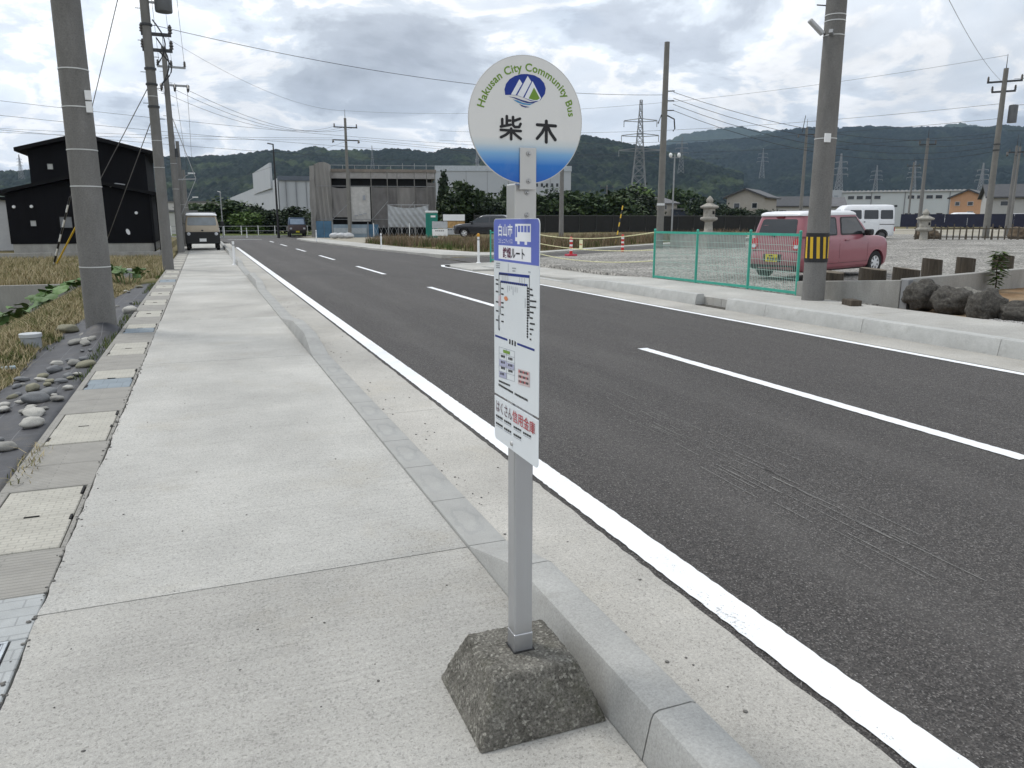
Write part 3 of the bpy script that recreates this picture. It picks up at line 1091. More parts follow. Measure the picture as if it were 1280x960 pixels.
conc_foot, nt_, b_foot = new_mat('foot_concrete')
N_ = NT(nt_)
fc = N_.mix(N_.ramp(N_.noise(11.0, 7, 0.65), [(0.35, 0.0), (0.68, 1.0)]), (0.105, 0.10, 0.086), (0.225, 0.215, 0.19))
fc = N_.mix(N_.ramp(N_.voronoi(120.0, out='Color'), [(0.70, 0.0), (0.80, 0.7)]), fc, (0.34, 0.33, 0.29))
fc = N_.mix(1.0, fc, N_.ramp(N_.noise(120.0, 4, 0.75), [(0.3, 0.35), (0.7, 1.7)]), 'MULTIPLY')
fc = N_.mix(N_.math('MULTIPLY', N_.ramp(N_.noise(6.0, 6, 0.7), [(0.52, 0.0), (0.66, 1.0)]), 0.5), fc, (0.075, 0.075, 0.045))
fc = N_.mix(N_.ramp(N_.voronoi(30.0), [(0.05, 0.8), (0.10, 0.0)]), fc, (0.02, 0.02, 0.018))
N_.link(fc, b_foot.inputs['Base Color'])
b_foot.inputs['Roughness'].default_value = 0.95
b_foot.inputs['Specular IOR Level'].default_value = 0.2
N_.bump(N_.math('ADD', N_.noise(160.0, 4, 0.75), N_.math('MULTIPLY', N_.noise(60.0, 4, 0.7), 1.0)), 0.85, 0.009, b_foot)

alu = M('sign_post_metal', (0.52, 0.53, 0.55), 0.38, var=0.08, scale=7, metal=0.85, bump=0.06, bscale=200, stretch=(1, 1, 0.1), rvar=0.06)
alu_light = M('sign_strap_metal', (0.55, 0.545, 0.53), 0.42, var=0.06, scale=6, metal=0.75)
bolt_m = M('bolt_steel', (0.45, 0.45, 0.45), 0.3, metal=1.0)
plate_w = M('plate_white', (0.70, 0.74, 0.77), 0.35, var=0.03, scale=4, spec=0.5)
ink_black = M('ink_black', (0.018, 0.018, 0.02), 0.5)
ink_white = M('ink_white', (0.80, 0.82, 0.86), 0.4, var=0.02)
ink_blue = M('ink_blue', (0.125, 0.165, 0.52), 0.35, var=0.04, scale=5)
ink_navy = M('ink_navy', (0.012, 0.03, 0.21), 0.45)
ink_royal = M('ink_royal', (0.008, 0.035, 0.27), 0.45)
ink_green = M('ink_green', (0.17, 0.30, 0.035), 0.45)
ink_sky = M('ink_sky', (0.05, 0.28, 0.55), 0.45)
ink_red = M('ink_red', (0.42, 0.05, 0.06), 0.5)
ink_wine = M('ink_wine', (0.10, 0.012, 0.05), 0.5)
ink_orange = M('ink_orange', (0.60, 0.22, 0.10), 0.5)
ink_lav = M('ink_lavender', (0.42, 0.43, 0.58), 0.5)
ink_pale = M('ink_pale_red', (0.60, 0.50, 0.50), 0.5)
ink_grey = M('ink_grey', (0.30, 0.32, 0.35), 0.5)

SX, SY = 0.835, 2.045
foot = thing('concrete_foot', 'weathered dark concrete foot block holding the bus stop pole on the sidewalk', 'concrete block', (SX, SY, 0.0))
bm = bmesh.new()
bmesh.ops.create_cube(bm, size=1.0)
for v in bm.verts:
    top = v.co.z > 0
    s = 0.135 if top else 0.208
    v.co.x = math.copysign(s, v.co.x)
    v.co.y = math.copysign(s, v.co.y)
    v.co.z = 0.185 if top else 0.0
bmesh.ops.bevel(bm, geom=[e for e in bm.edges], offset=0.012, segments=2, affect='EDGES', profile=0.6)
bmesh.ops.subdivide_edges(bm, edges=[e for e in bm.edges if e.calc_length() > 0.05], cuts=30, use_grid_fill=True)
for v in bm.verts:
    n = mnoise.noise(v.co * 14) * 0.0028 + mnoise.noise(v.co * 60) * 0.0030 + mnoise.noise(v.co * 130) * 0.0018
    if v.co.z > 0.004:
        v.co += v.co.normalized() * n
me = bpy.data.meshes.new('block')
bmesh.ops.recalc_face_normals(bm, faces=bm.faces)
bm.to_mesh(me)
bm.free()
link_mesh('block', me, conc_foot, foot, smooth=60)
MB().box(-0.036, 0.036, -0.036, 0.036, 0.17, 0.1878).build('socket_shade', M('socket_shadow', (0.03, 0.03, 0.03), 0.9), foot)  # near-black box: shade of the gap round the post, put in as colour

stop = thing('bus_stop_sign', 'bus stop pole with a round white and blue sign and a timetable board', 'bus stop', (SX, SY, 0.16))
Z0 = 0.16
post = MB()
post.box(-0.030, 0.030, -0.028, 0.028, 0.0, 1.44)
post = post.build('post', alu, stop, bevel=0.004)
MB().box(-0.0315, 0.0315, -0.0295, 0.0295, 0.0, 0.085).build('post_sleeve', alu, stop, bevel=0.003)
MB().box(-0.033, 0.033, -0.034, 0.031, 1.335, 1.442).build('head_bracket', alu_light, stop, bevel=0.004)
strap = MB().box(-0.024, 0.024, -0.0505, -0.0465, 1.425, 1.535).build('strap', alu_light, stop, bevel=0.001)


def bolt(x, y, z, axis, parent, r=0.007):
    m = MB()
    p0 = Vector((x, y, z))
    d = Vector(axis)
    m.cyl(p0, p0 + d * 0.003, r * 1.1, r, 12)
    m.cyl(p0 + d * 0.003, p0 + d * 0.007, r * 0.75, r * 0.45, 8)
    return m.build('bolt', bolt_m, parent, smooth=40)


for z in (1.520, 1.448):
    bolt(0.002, -0.0505, z, (0, -1, 0), stop)
for z in (1.418, 1.358):
    bolt(0.004, -0.034, z, (0, -1, 0), stop)

# round sign, facing down the road towards the camera
DZ, DR = 1.765 - Z0, 0.164
disc_m, nt_, b_ = new_mat('sign_face')
N_ = NT(nt_)
x_, y_, z_ = N_.xyz()
gradc = N_.ramp(N_.math('MULTIPLY', N_.math('ADD', z_, 0.20), 2.5),
                [(0.09, (0.004, 0.10, 0.46)), (0.21, (0.012, 0.17, 0.56)), (0.285, (0.20, 0.42, 0.68)), (0.345, (0.60, 0.66, 0.68)), (0.39, (0.74, 0.735, 0.715))])
gradc = N_.mix(N_.math('MULTIPLY', N_.ramp(N_.noise(14.0, 6, 0.7), [(0.5, 0.0), (0.8, 1.0)]), 0.12), gradc, (0.45, 0.45, 0.42))
N_.link(gradc, b_.inputs['Base Color'])
b_.inputs['Roughness'].default_value = 0.33
disc = MB().cyl((0, 0.0015, 0), (0, -0.0015, 0), DR, DR, 72).build('round_sign', disc_m, stop)
disc.location = (-0.003, -0.0445, DZ)
MB().lathe([(DR - 0.001, -0.0016), (DR + 0.0012, -0.0016), (DR + 0.0012, 0.0016), (DR - 0.001, 0.0016), (DR - 0.001, -0.0016)], 72, cap=False).build('rim', alu_light, disc).rotation_euler = (R(90), 0, 0)

DC = Vector((637.0, 634.0))
kx, kz = DR / 454.0, DR / 499.0
layer = [0.0019]


def dz_next():
    layer[0] += 0.00004
    return -layer[0]


def disc_poly(mb, pts):
    """flat shape on the round sign from drawing units"""
    y = dz_next()
    return mb.add([((x - DC.x) * kx, y, (DC.y - z) * kz) for x, z in pts], [tuple(range(len(pts)))])


def disc_stroke(mb, pts, w):
    for (x0, z0), (x1, z1) in zip(pts[:-1], pts[1:]):
        a = math.atan2(z1 - z0, x1 - x0)
        poly = []
        for k in range(9):
            t = a + math.pi / 2 + math.pi * k / 8
            poly.append((x0 + math.cos(t) * w / 2, z0 + math.sin(t) * w / 2))
        for k in range(9):
            t = a - math.pi / 2 + math.pi * k / 8
            poly.append((x1 + math.cos(t) * w / 2, z1 + math.sin(t) * w / 2))
        disc_poly(mb, poly)


v, f = text_flat('Hakusan City Community Bus', 0.04, 0.0009, spacing=1.06)
L = v[:, 0].max()
r_base = 0.1235
th0, th1 = R(167.5), R(7.0)
cap = 0.0215 / (v[:, 1].max() * 0.79)
v[:, 1] = (v[:, 1] - v[:, 1].max() * 0.21) * cap
th = th0 + (th1 - th0) * v[:, 0] / L
MB().add([((r_base + y) * math.cos(t), -0.00188, (r_base + y) * math.sin(t)) for t, y in zip(th, v[:, 1])], f).build('lettering', ink_green, disc)

ell = [(466, 446), (460, 405), (472, 362), (500, 325), (540, 298), (590, 280), (640, 275), (695, 281), (742, 301), (775, 335), (789, 375), (783, 418), (762, 448), (745, 470), (712, 486), (660, 477), (608, 456), (555, 444), (505, 443)]
em = MB()
disc_poly(em, ell)
em.build('emblem', ink_royal, disc)
em = MB()
disc_poly(em, [(511, 441), (578, 318), (600, 350), (548, 442)])
disc_poly(em, [(560, 443), (643, 290), (672, 330), (607, 455)])
disc_poly(em, [(617, 458), (682, 327), (752, 452), (738, 474), (700, 480), (655, 470)])
em.build('emblem_peaks', ink_white, disc)
em = MB()
disc_poly(em, [(651, 462), (694, 374), (742, 455), (722, 470), (690, 472)])
em.build('emblem_slope', ink_green, disc)
em = MB()
for pts in ([(492, 456), (545, 461), (600, 477), (660, 489), (712, 484), (690, 497), (640, 498), (590, 486), (540, 468)],):
    disc_poly(em, pts)
disc_poly(em, [(575, 508), (615, 521), (662, 528), (625, 533), (595, 525)])
em.build('emblem_wave', ink_navy, disc)
em = MB()
disc_poly(em, [(525, 476), (560, 482), (605, 498), (650, 503), (688, 498), (660, 512), (612, 511), (565, 498)])
em.build('emblem_wave', ink_sky, disc)
kj = MB()
SW = 25
for s_ in ([(722, 662), (872, 665)], [(796, 630), (797, 797)], [(788, 672), (762, 722), (722, 770)], [(806, 672), (832, 722), (871, 775)]):
    disc_stroke(kj, s_, SW)
for s_ in ([(478, 608), (478, 678)], [(482, 640), (505, 640)], [(442, 632), (442, 682)], [(431, 690), (508, 672)],
           [(527, 612), (527, 674), (540, 688), (575, 687), (587, 662)], [(582, 622), (533, 642)],
           [(430, 715), (588, 718)], [(512, 702), (512, 785)], [(500, 726), (470, 752), (432, 772)], [(524, 726), (552, 752), (588, 778)]):
    disc_stroke(kj, s_, 21)
kj.build('stop_name', ink_black, disc, kind='stuff')

# timetable board on the sidewalk side of the post, facing the footway
PW = 0.337
PY = SY + 0.122          # far edge, left in the picture


def rrect(u0, u1, v0, v1, r, corners=(1, 1, 1, 1)):
    pts = []
    for (cx, cy, a0), on in zip(((u1 - r, v1 - r, 0), (u0 + r, v1 - r, 90), (u0 + r, v0 + r, 180), (u1 - r, v0 + r, 270)), corners):
        if on:
            pts += [(cx + r * math.cos(R(a0 + k * 15)), cy + r * math.sin(R(a0 + k * 15))) for k in range(7)]
        else:
            pts.append((cx + (r if a0 in (0, 270) else -r), cy + (r if a0 in (0, 90) else -r)))
    return pts


plate_layer = [0.0]


def on_board(mb, uvs, lift=None):
    """flat shape on the board; u runs to the right as read, v is height above the ground"""
    if lift is None:
        plate_layer[0] += 0.000004
        lift = 0.0004 + plate_layer[0]
    o = len(mb.v)
    mb.add([(-0.0365 - lift, PY - SY - u, v - Z0) for u, v in uvs], [tuple(range(len(uvs)))])


def board_rect(mb, u0, u1, v0, v1):
    on_board(mb, [(u0, v0), (u1, v0), (u1, v1), (u0, v1)])


def board_text(s, u, v, w, h, mat, bold=0.0, name='lettering', parent=None):
    tv, tf = text_flat(s, 0.03, bold, w, h)
    plate_layer[0] += 0.000004
    lift = 0.0009 + plate_layer[0]
    MB().add([(-0.0365 - lift, PY - SY - (u + a), v + b2 - Z0) for a, b2 in tv], tf).build(name, mat, parent or stop)


def plate(name, outline):
    m = MB()
    n = len(outline)
    vs = [(-0.0345, PY - SY - u, v - Z0) for u, v in outline] + [(-0.0365, PY - SY - u, v - Z0) for u, v in outline]
    m.add(vs, [tuple(range(n)), tuple(range(2 * n - 1, n - 1, -1))] + [(i, (i + 1) % n, n + (i + 1) % n, n + i) for i in range(n)])
    return m.build(name, plate_w, stop)


board = plate('timetable_board', rrect(0, PW, 0.986, 1.508, 0.016, (1, 1, 0, 0)))
advert = plate('advert_plate', rrect(0, PW, 0.842, 0.978, 0.016, (0, 0, 1, 1)))
back = MB().box(-0.0346, -0.0300, -0.02, 0.02, 0.70, 1.33).build('mounting_bar', alu, stop)
hd = MB()
on_board(hd, rrect(0.0015, PW - 0.0015, 1.388, 1.5065, 0.015, (1, 1, 0, 0)), 0.0003)
hd.build('header', ink_blue, board)
hw = MB()
board_rect(hw, 0.040, 0.283, 1.3945, 1.4335)
# bus pictogram, windows left in the header colour
board_rect(hw, 0.170, 0.281, 1.4475, 1.494)
board_rect(hw, 0.186, 0.203, 1.4395, 1.4475)
board_rect(hw, 0.238, 0.255, 1.4395, 1.4475)
hw.build('bus_pictogram', ink_white, board)
hb = MB()
for k in range(4):
    board_rect(hb, 0.190 + 0.0225 * k, 0.207 + 0.0225 * k, 1.472, 1.489)
board_rect(hb, 0.173, 0.184, 1.458, 1.487)
hb.build('bus_windows', ink_blue, board)
board_text('白山市', 0.040, 1.4585, 0.112, 0.035, ink_white, 0.0007, 'city_name', board)
board_text('コミュニティバス', 0.040, 1.4385, 0.112, 0.0145, ink_white, 0.0001, 'city_name', board)
board_text('舘畑', 0.075, 1.3985, 0.062, 0.031, ink_wine, 0.0006, 'route_name', board)
board_text('ルート', 0.141, 1.4005, 0.098, 0.027, ink_black, 0.0006, 'route_name', board)


def zuv(zx, zy):
    s = (zx - 165) / 450
    py = 320 + zy / 8
    return s * PW, (1 - s) * (1.382 - (py - 330) * 0.00247) + s * (1.40 - (py - 328) * 0.00217)


def zbar(mb, a, b2, w):
    (u0, v0), (u1, v1) = zuv(*a), zuv(*b2)
    d = math.hypot(u1 - u0, v1 - v0)
    nx, ny = -(v1 - v0) / d * w / 2, (u1 - u0) / d * w / 2
    on_board(mb, [(u0 - nx, v0 - ny), (u1 - nx, v1 - ny), (u1 + nx, v1 + ny), (u0 + nx, v0 + ny)])


bk, nv, rd, og, gy_ = MB(), MB(), MB(), MB(), MB()
zbar(nv, (222, 186), (530, 210), 0.0075)
zbar(nv, (238, 262), (512, 292), 0.006)
zbar(nv, (175, 790), (312, 829), 0.006)
zbar(nv, (414, 862), (578, 917), 0.006)
for k in range(8):
    zbar(bk, (226 + k * 13, 182 + k), (226 + k * 13, 196 + k), 0.0055 if k % 2 else 0.009)
for k in range(14):
    zbar(bk, (244 + k * 20, 258 + k * 2.2), (244 + k * 20, 274 + k * 2.2), 0.006)
zbar(bk, (222, 190), (222, 400), 0.0032)
zbar(rd, (222, 400), (222, 500), 0.0032)
zbar(bk, (222, 500), (222, 735), 0.0032)
zbar(bk, (238, 268), (238, 390), 0.0032)
zbar(rd, (238, 390), (238, 500), 0.0032)
zbar(bk, (238, 500), (236, 580), 0.0032)
zbar(gy_, (215, 590), (215, 720), 0.005)
zbar(bk, (528, 210), (526, 610), 0.0032)
zbar(bk, (510, 300), (512, 805), 0.0032)
for k in range(19):
    zbar(bk, (506, 320 + k * 26), (531 if k < 11 else 520, 321 + k * 26), 0.0042)
zbar(bk, (222, 715), (222, 738), 0.009)
for y in (245, 285, 358, 458, 545, 635):
    zbar(bk, (186, y), (214, y + 5), 0.0042)
for y in (328, 382, 466, 508, 580, 648):
    zbar(bk, (246, y), (272, y + 3), 0.004)
for y, w in ((328, 22), (382, 30), (440, 58), (496, 55), (548, 34), (602, 28), (658, 46), (712, 34), (758, 18), (810, 14)):
    zbar(bk, (534, y), (534 + w, y + 5), 0.0042)
for x, y0, y1 in ((316, 300, 366), (336, 300, 350), (355, 305, 335), (372, 305, 390), (394, 310, 362), (412, 312, 366), (322, 90, 172), (490, 415, 510), (258, 205, 258), (278, 205, 258), (298, 205, 258), (318, 205, 258), (438, 210, 280), (460, 215, 280), (484, 215, 285)):
    zbar(gy_, (x, y0), (x, y1), 0.0022)
for x, y, w in ((190, 88, 45), (190, 108, 40), (190, 128, 42), (362, 132, 40), (366, 158, 30), (518, 165, 22)):
    zbar(gy_, (x, y), (x + w, y + 2), 0.0026)
for k in range(3):
    zbar(bk, (332 + 27 * k, 842 + 9 * k), (345 + 27 * k, 846 + 9 * k), 0.014)
on_board(og, [(zuv(298, 425)[0] + 0.015 * math.cos(t * 0.4), zuv(298, 425)[1] + 0.006 * math.sin(t * 0.4) * (1.2 if t % 2 else 0.9)) for t in range(16)])


def yuv(zx, zy):
    """second drawing frame, lower half of the board"""
    s = (zx - 106) / 290
    px_y = 420 + zy / 5.333
    return s * PW, (1 - s) * (1.382 - (px_y - 330) * 0.00247) + s * (1.40 - (px_y - 328) * 0.00217)


def yquad(mb, x0, y0, x1, y1, sl):
    on_board(mb, [yuv(x0, y1), yuv(x1, y1 + sl * (x1 - x0)), yuv(x1, y0 + sl * (x1 - x0)), yuv(x0, y0)])


lav, red2, grn = MB(), MB(), MB()
for x0, x1, y0, y1 in ((143, 194, 148, 192), (196, 247, 168, 206), (143, 194, 228, 268)):
    yquad(lav, x0, y0, x1, y1, 0.24)
yquad(red2, 272, 205, 346, 308, 0.25)
for k in range(6):
    yquad(gy_, 141, 66 + 40 * k, 250, 68 + 40 * k, 0.24)
for x in (141, 194, 249):
    yquad(gy_, x, 66 + 0.24 * (x - 141), x + 1.6, 268 + 0.24 * (x - 141), 0)
yquad(grn, 172, 84, 218, 104, 0.24)
for x0, y0 in ((156, 118), (208, 132), (156, 158), (208, 176), (156, 196), (208, 214), (152, 236)):
    for j in range(3):
        yquad(bk, x0 + 10 * j, y0 + 2 * j, x0 + 10 * j + 7, y0 + 2 * j + 16, 0.24)
for k in range(3):
    for j in range(7):
        yquad(rd if (j + k) % 3 == 0 else bk, 277 + 9 * j, 214 + 33 * k + 2.2 * j, 284 + 9 * j, 230 + 33 * k + 2.2 * j, 0.25)
for j in range(9):
    yquad(bk, 140 + 9 * j, 288 + 3.2 * j, 147 + 9 * j, 300 + 3.2 * j, 0.3)
for j in range(21):
    if j != 11:
        yquad(bk, 138 + 9.4 * j, 312 + 4.6 * j, 145 + 9.4 * j, 326 + 4.6 * j, 0.4)
# small print on the advert plate
for cx, cy, n in ((118, 522, 4), (178, 554, 4), (244, 592, 4), (306, 628, 4), (118, 574, 4), (178, 608, 4), (244, 644, 4)):
    for j in range(n):
        yquad(bk, cx + 13 * j, cy + 6.5 * j, cx + 10 + 13 * j, cy + 14 + 6.5 * j, 0.5)
    yquad(gy_, cx, cy + 22, cx + 50, cy + 25, 0.5)
nv.build('route_bars', ink_navy, board, kind='stuff')
bk.build('print_black', ink_black, board, kind='stuff')
rd.build('route_red', ink_red, board, kind='stuff')
og.build('print_orange', ink_orange, board)
gy_.build('print_grey', ink_grey, board, kind='stuff')
lav.build('timetable_cells', ink_lav, board, kind='stuff')
red2.build('notice_box', ink_pale, board)
grn.build('print_green', ink_green, board)
board_text('はくさん', 0.018, 0.9315, 0.130, 0.036, M('ink_plum', (0.10, 0.05, 0.07), 0.5), 0.0001, 'bank_name', advert)
board_text('信用金庫', 0.152, 0.9315, 0.166, 0.036, ink_red, 0.0002, 'bank_name', advert)
MB().cyl((-0.0365, -0.024, 0.862 - Z0), (-0.041, -0.024, 0.862 - Z0), 0.007, 0.005, 12).build('bolt', bolt_m, stop)

# ================================================================== shared builders
pole_c = M('pole_concrete', (0.175, 0.172, 0.165), 0.9, var=0.12, scale=5, speck=0.20, sscale=60, bump=0.5, bscale=45, bdist=0.008, tint=(0.13, 0.127, 0.118), tint_scale=3.0, stretch=(1, 1, 0.35))
pole_dark = M('pole_steel_grey', (0.17, 0.165, 0.15), 0.7, var=0.12, scale=4)
iron = M('line_hardware', (0.055, 0.058, 0.062), 0.55, var=0.2, metal=0.4)
galv = M('galvanised_arm', (0.30, 0.31, 0.32), 0.5, var=0.15, metal=0.5)
porcelain = M('insulator', (0.07, 0.065, 0.06), 0.3)
porcelain_w = M('insulator_white', (0.60, 0.60, 0.58), 0.3)
band_m = M('pole_band', (0.62, 0.63, 0.62), 0.5, metal=0.3)
wire_m = M('wire_black', (0.03, 0.031, 0.034), 0.6)
white_p = M('white_plastic', (0.78, 0.79, 0.79), 0.4, var=0.03)
yellow_p = M('yellow_plastic', (0.62, 0.40, 0.03), 0.45, var=0.08)
black_p = M('black_plastic', (0.02, 0.02, 0.022), 0.5)
grey_pvc = M('grey_pvc', (0.33, 0.35, 0.37), 0.5, var=0.08, scale=8)
glass_d = glassy('dark_glass')
glass_h = glassy('house_glass', (0.06, 0.07, 0.075), 0.12)


def utility_pole(label, loc, height, r0, r1, mat=None, bands=(), steps=None, n=20):
    t = thing('utility_pole', label, 'utility pole', loc, 0, 'utility poles')
    rad = lambda z: r0 + (r1 - r0) * z / height
    MB().cyl((0, 0, -0.4), (0, 0, height), r0, r1, n).build('shaft', mat or pole_c, t, smooth=50)
    for z in bands:
        r = rad(z) + 0.004
        MB().cyl((0, 0, z - 0.007), (0, 0, z + 0.007), r, r, n).build('band', band_m, t, smooth=50)
    if steps:
        a, b_, d = steps
        k, z = 0, a
        while z < b_:
            s = 1 if k % 2 else -1
            MB().cyl((s * rad(z) * 0.9, 0, z), (s * (rad(z) + 0.14), 0, z), 0.010, 0.010, 6).build('step_bolt', iron, t)
            z += d
            k += 1
    return t


def cross_arm(t, z, ang, half, mat=None, ins='up', n=3, lean=0.0, sizes=0.05, off=0.0):
    """a cross arm through the pole with insulators on it"""
    ca, sa = math.cos(ang), math.sin(ang)
    MB().bar((-ca * (half - off), -sa * (half - off), z), (ca * (half + off), sa * (half + off), z), 0.09, 0.09).build('cross_arm', mat or galv, t)
    for i in range(n):
        q = -1 + 2 * i / (n - 1) if n > 1 else 1
        q = q * 0.94
        x, y = ca * (half * q + off), sa * (half * q + off)
        m = MB()
        if ins == 'up':
            m.lathe([(0.02, 0.04), (0.07, 0.06), (0.04, 0.12), (0.07, 0.14), (0.04, 0.20), (0.06, 0.22), (0.025, 0.30)], 8, (x, y, z))
        else:
            dx, dy = -sa * lean, ca * lean
            m.cyl((x, y, z), (x + dx * 0.7, y + dy * 0.7, z - 0.2), 0.075, 0.045, 8)
            m.cyl((x, y, z), (x - dx * 0.7, y - dy * 0.7, z - 0.2), 0.075, 0.045, 8)
        m.build('insulator', porcelain, t, smooth=50)
    return t


def wire(p0, p1, sag, label, r=0.012, group='overhead wires', n=14, name='overhead_wire'):
    p0, p1 = Vector(p0), Vector(p1)
    pts = []
    for i in range(n + 1):
        t = i / n
        q = p0.lerp(p1, t)
        q.z -= sag * 4 * t * (1 - t)
        pts.append(q)
    o = MB().tube(pts, r * 0.75, 4).build(name, wire_m)
    return tag(o, label, 'wire', group)


# ------------------------------------------------------------------ foliage
def leaf_mat(name, dark, light, scale=0.9):
    m, nt, b = new_mat(name)
    N = NT(nt)
    oi = N.nt.nodes.new('ShaderNodeObjectInfo')
    geo = N.nt.nodes.new('ShaderNodeNewGeometry')
    f = N.math('ADD', N.math('MULTIPLY', N.noise(scale, 4, 0.6), 0.75), N.math('MULTIPLY', geo.outputs['Random Per Island'], 0.35))
    c = N.mix(N.ramp(f, [(0.32, 0.0), (0.78, 1.0)]), dark, light)
    c = N.mix(1.0, c, N.ramp(oi.outputs['Random'], [(0.0, 0.80), (1.0, 1.2)]), 'MULTIPLY')
    N.link(c, b.inputs['Base Color'])
    b.inputs['Roughness'].default_value = 0.6
    b.inputs['Specular IOR Level'].default_value = 0.25
    return m


leaf_a = leaf_mat('leaf_broad', (0.014, 0.032, 0.010), (0.060, 0.095, 0.026))
leaf_b = leaf_mat('leaf_dark', (0.009, 0.019, 0.009), (0.034, 0.054, 0.019))
leaf_c = leaf_mat('leaf_fresh', (0.045, 0.085, 0.018), (0.12, 0.18, 0.045))
bark = M('bark', (0.085, 0.068, 0.05), 0.95, var=0.3, scale=9, bump=0.6, bscale=25, bdist=0.02)


def crown_mesh(name, seed, n_clump=70, per=42, leaf=0.20, shape='round'):
    """leaf-sized faces gathered in clumps through a unit crown (radius 1, height 2)"""
    g = np.random.default_rng(seed)
    P = []
    while len(P) < n_clump:
        p = g.uniform(-1, 1, 3)
        q = np.linalg.norm(p)
        if 0.25 < q < 1.0 and g.random() < 0.35 + q * 0.65:
            p = p.copy()
            if shape == 'cone':
                t = (p[2] + 1) / 2
                p[:2] *= (1.05 - t) * 0.95
            else:
                p *= 0.86 + 0.20 * g.random()
                p[0] += 0.14 * math.sin(5 * p[2] + seed)
            P.append(p)
    P = np.array(P)
    csz = g.uniform(0.16, 0.34, n_clump) * (0.75 if shape == 'cone' else 1)
    C = np.repeat(P, per, 0) + g.normal(0, 1, (n_clump * per, 3)) * np.repeat(csz, per)[:, None] * np.array([0.62, 0.62, 0.45])
    n = len(C)
    a = g.normal(0, 1, (n, 3))
    a /= np.linalg.norm(a, axis=1)[:, None]
    b2 = g.normal(0, 1, (n, 3))
    b2 -= (a * b2).sum(1)[:, None] * a
    b2 /= np.linalg.norm(b2, axis=1)[:, None]
    s = leaf * g.uniform(0.55, 1.25, n)[:, None]
    V = np.stack([C - a * s * 0.6, C + b2 * s * 0.36, C + a * s * 0.6, C - b2 * s * 0.36], 1).reshape(-1, 3)
    return np_mesh(name, V, np.arange(n * 4).reshape(-1, 4))


CROWNS = [crown_mesh('crown', k, 85, 42, 0.17) for k in range(4)]
CROWN_CONE = crown_mesh('crown', 9, 80, 40, 0.15, 'cone')
SHRUB = crown_mesh('crown', 21, 45, 40, 0.22)


def tree(name, label, loc, rx, h, mat, trunk=0.25, mesh=0, rot=0.0, group=None, cat='tree', rz=None):
    """rx crown radius, h full height, trunk: height of the clear stem as a part of h"""
    t = thing(name, label, cat, loc, rot, group)
    th = h * trunk
    ch = (h - th) / 2 * 1.03
    m = MB()
    m.tube([(0, 0, -0.2), (0.03 * h, 0, th * 0.6), (0.0, 0.02 * h, th + ch * 0.6), (0.01, 0, th + ch * 1.3)], [0.035 * h, 0.028 * h, 0.018 * h, 0.008 * h], 8)
    for k in range(6):
        a = k * 1.1 + rot
        z0 = th * 0.8 + ch * 0.12 * k
        m.tube([(0, 0, z0), (math.cos(a) * rx * 0.35, math.sin(a) * rx * 0.35, z0 + ch * 0.3), (math.cos(a) * rx * 0.7, math.sin(a) * rx * 0.7, z0 + ch * 0.45)], [0.014 * h, 0.009 * h, 0.004 * h], 5)
    m.build('trunk', bark, t, smooth=60)
    me = mesh if not isinstance(mesh, int) else CROWNS[mesh % 4]
    c = bpy.data.objects.new('crown', me)
    if not me.materials:
        me.materials.append(mat)
    col.objects.link(c)
    c.parent = t
    c.location = (0, 0, th + ch * 0.92)
    c.scale = (rx, rz or rx, ch)
    c.material_slots[0].link = 'OBJECT'
    c.material_slots[0].material = mat
    return t


def blades(name, xy, zf, hmin, hmax, w, mat, label, lean=0.5, clump=None, parent=None):
    """grass: one bent two-segment blade per point"""
    g = np.random.default_rng(len(xy) % 97 + 3)
    n = len(xy)
    z = zf(xy[:, 0], xy[:, 1])
    a = g.uniform(0, 6.283, n)
    h = g.uniform(hmin, hmax, n)
    d = np.stack([np.cos(a), np.sin(a)], -1)
    s = np.stack([-d[:, 1], d[:, 0]], -1) * (w * g.uniform(0.6, 1.3, n))[:, None]
    ln = g.uniform(0.1, lean, n) * h
    B = np.concatenate([xy, z[:, None]], 1)
    V = np.zeros((n, 5, 3))
    V[:, 0] = B - np.pad(s, ((0, 0), (0, 1)))
    V[:, 1] = B + np.pad(s, ((0, 0), (0, 1)))
    midp = B + np.concatenate([d * (ln * 0.35)[:, None], (h * 0.6)[:, None]], 1)
    V[:, 2] = midp + np.pad(s * 0.7, ((0, 0), (0, 1)))
    V[:, 3] = midp - np.pad(s * 0.7, ((0, 0), (0, 1)))
    V[:, 4] = B + np.concatenate([d * ln[:, None], h[:, None]], 1)
    i = np.arange(n)[:, None] * 5
    tri = np.concatenate([i + np.array([[0, 1, 2]]), i + np.array([[0, 2, 3]]), i + np.array([[3, 2, 4]])], 0)
    o = link_mesh(name, np_mesh(name, V.reshape(-1, 3), tri), mat, parent=parent, kind='stuff')
    o['label'] = label
    return o


def grass_mat(name, stops):
    m, nt, b = new_mat(name)
    N = NT(nt)
    geo = N.nt.nodes.new('ShaderNodeNewGeometry')
    f = N.math('ADD', N.math('MULTIPLY', N.noise(0.9, 5, 0.65), 0.8), N.math('MULTIPLY', N.math('SUBTRACT', geo.outputs['Random Per Island'], 0.5), 0.55))
    N.link(N.ramp(f, stops), b.inputs['Base Color'])
    b.inputs['Roughness'].default_value = 0.8
    b.inputs['Specular IOR Level'].default_value = 0.15
    return m


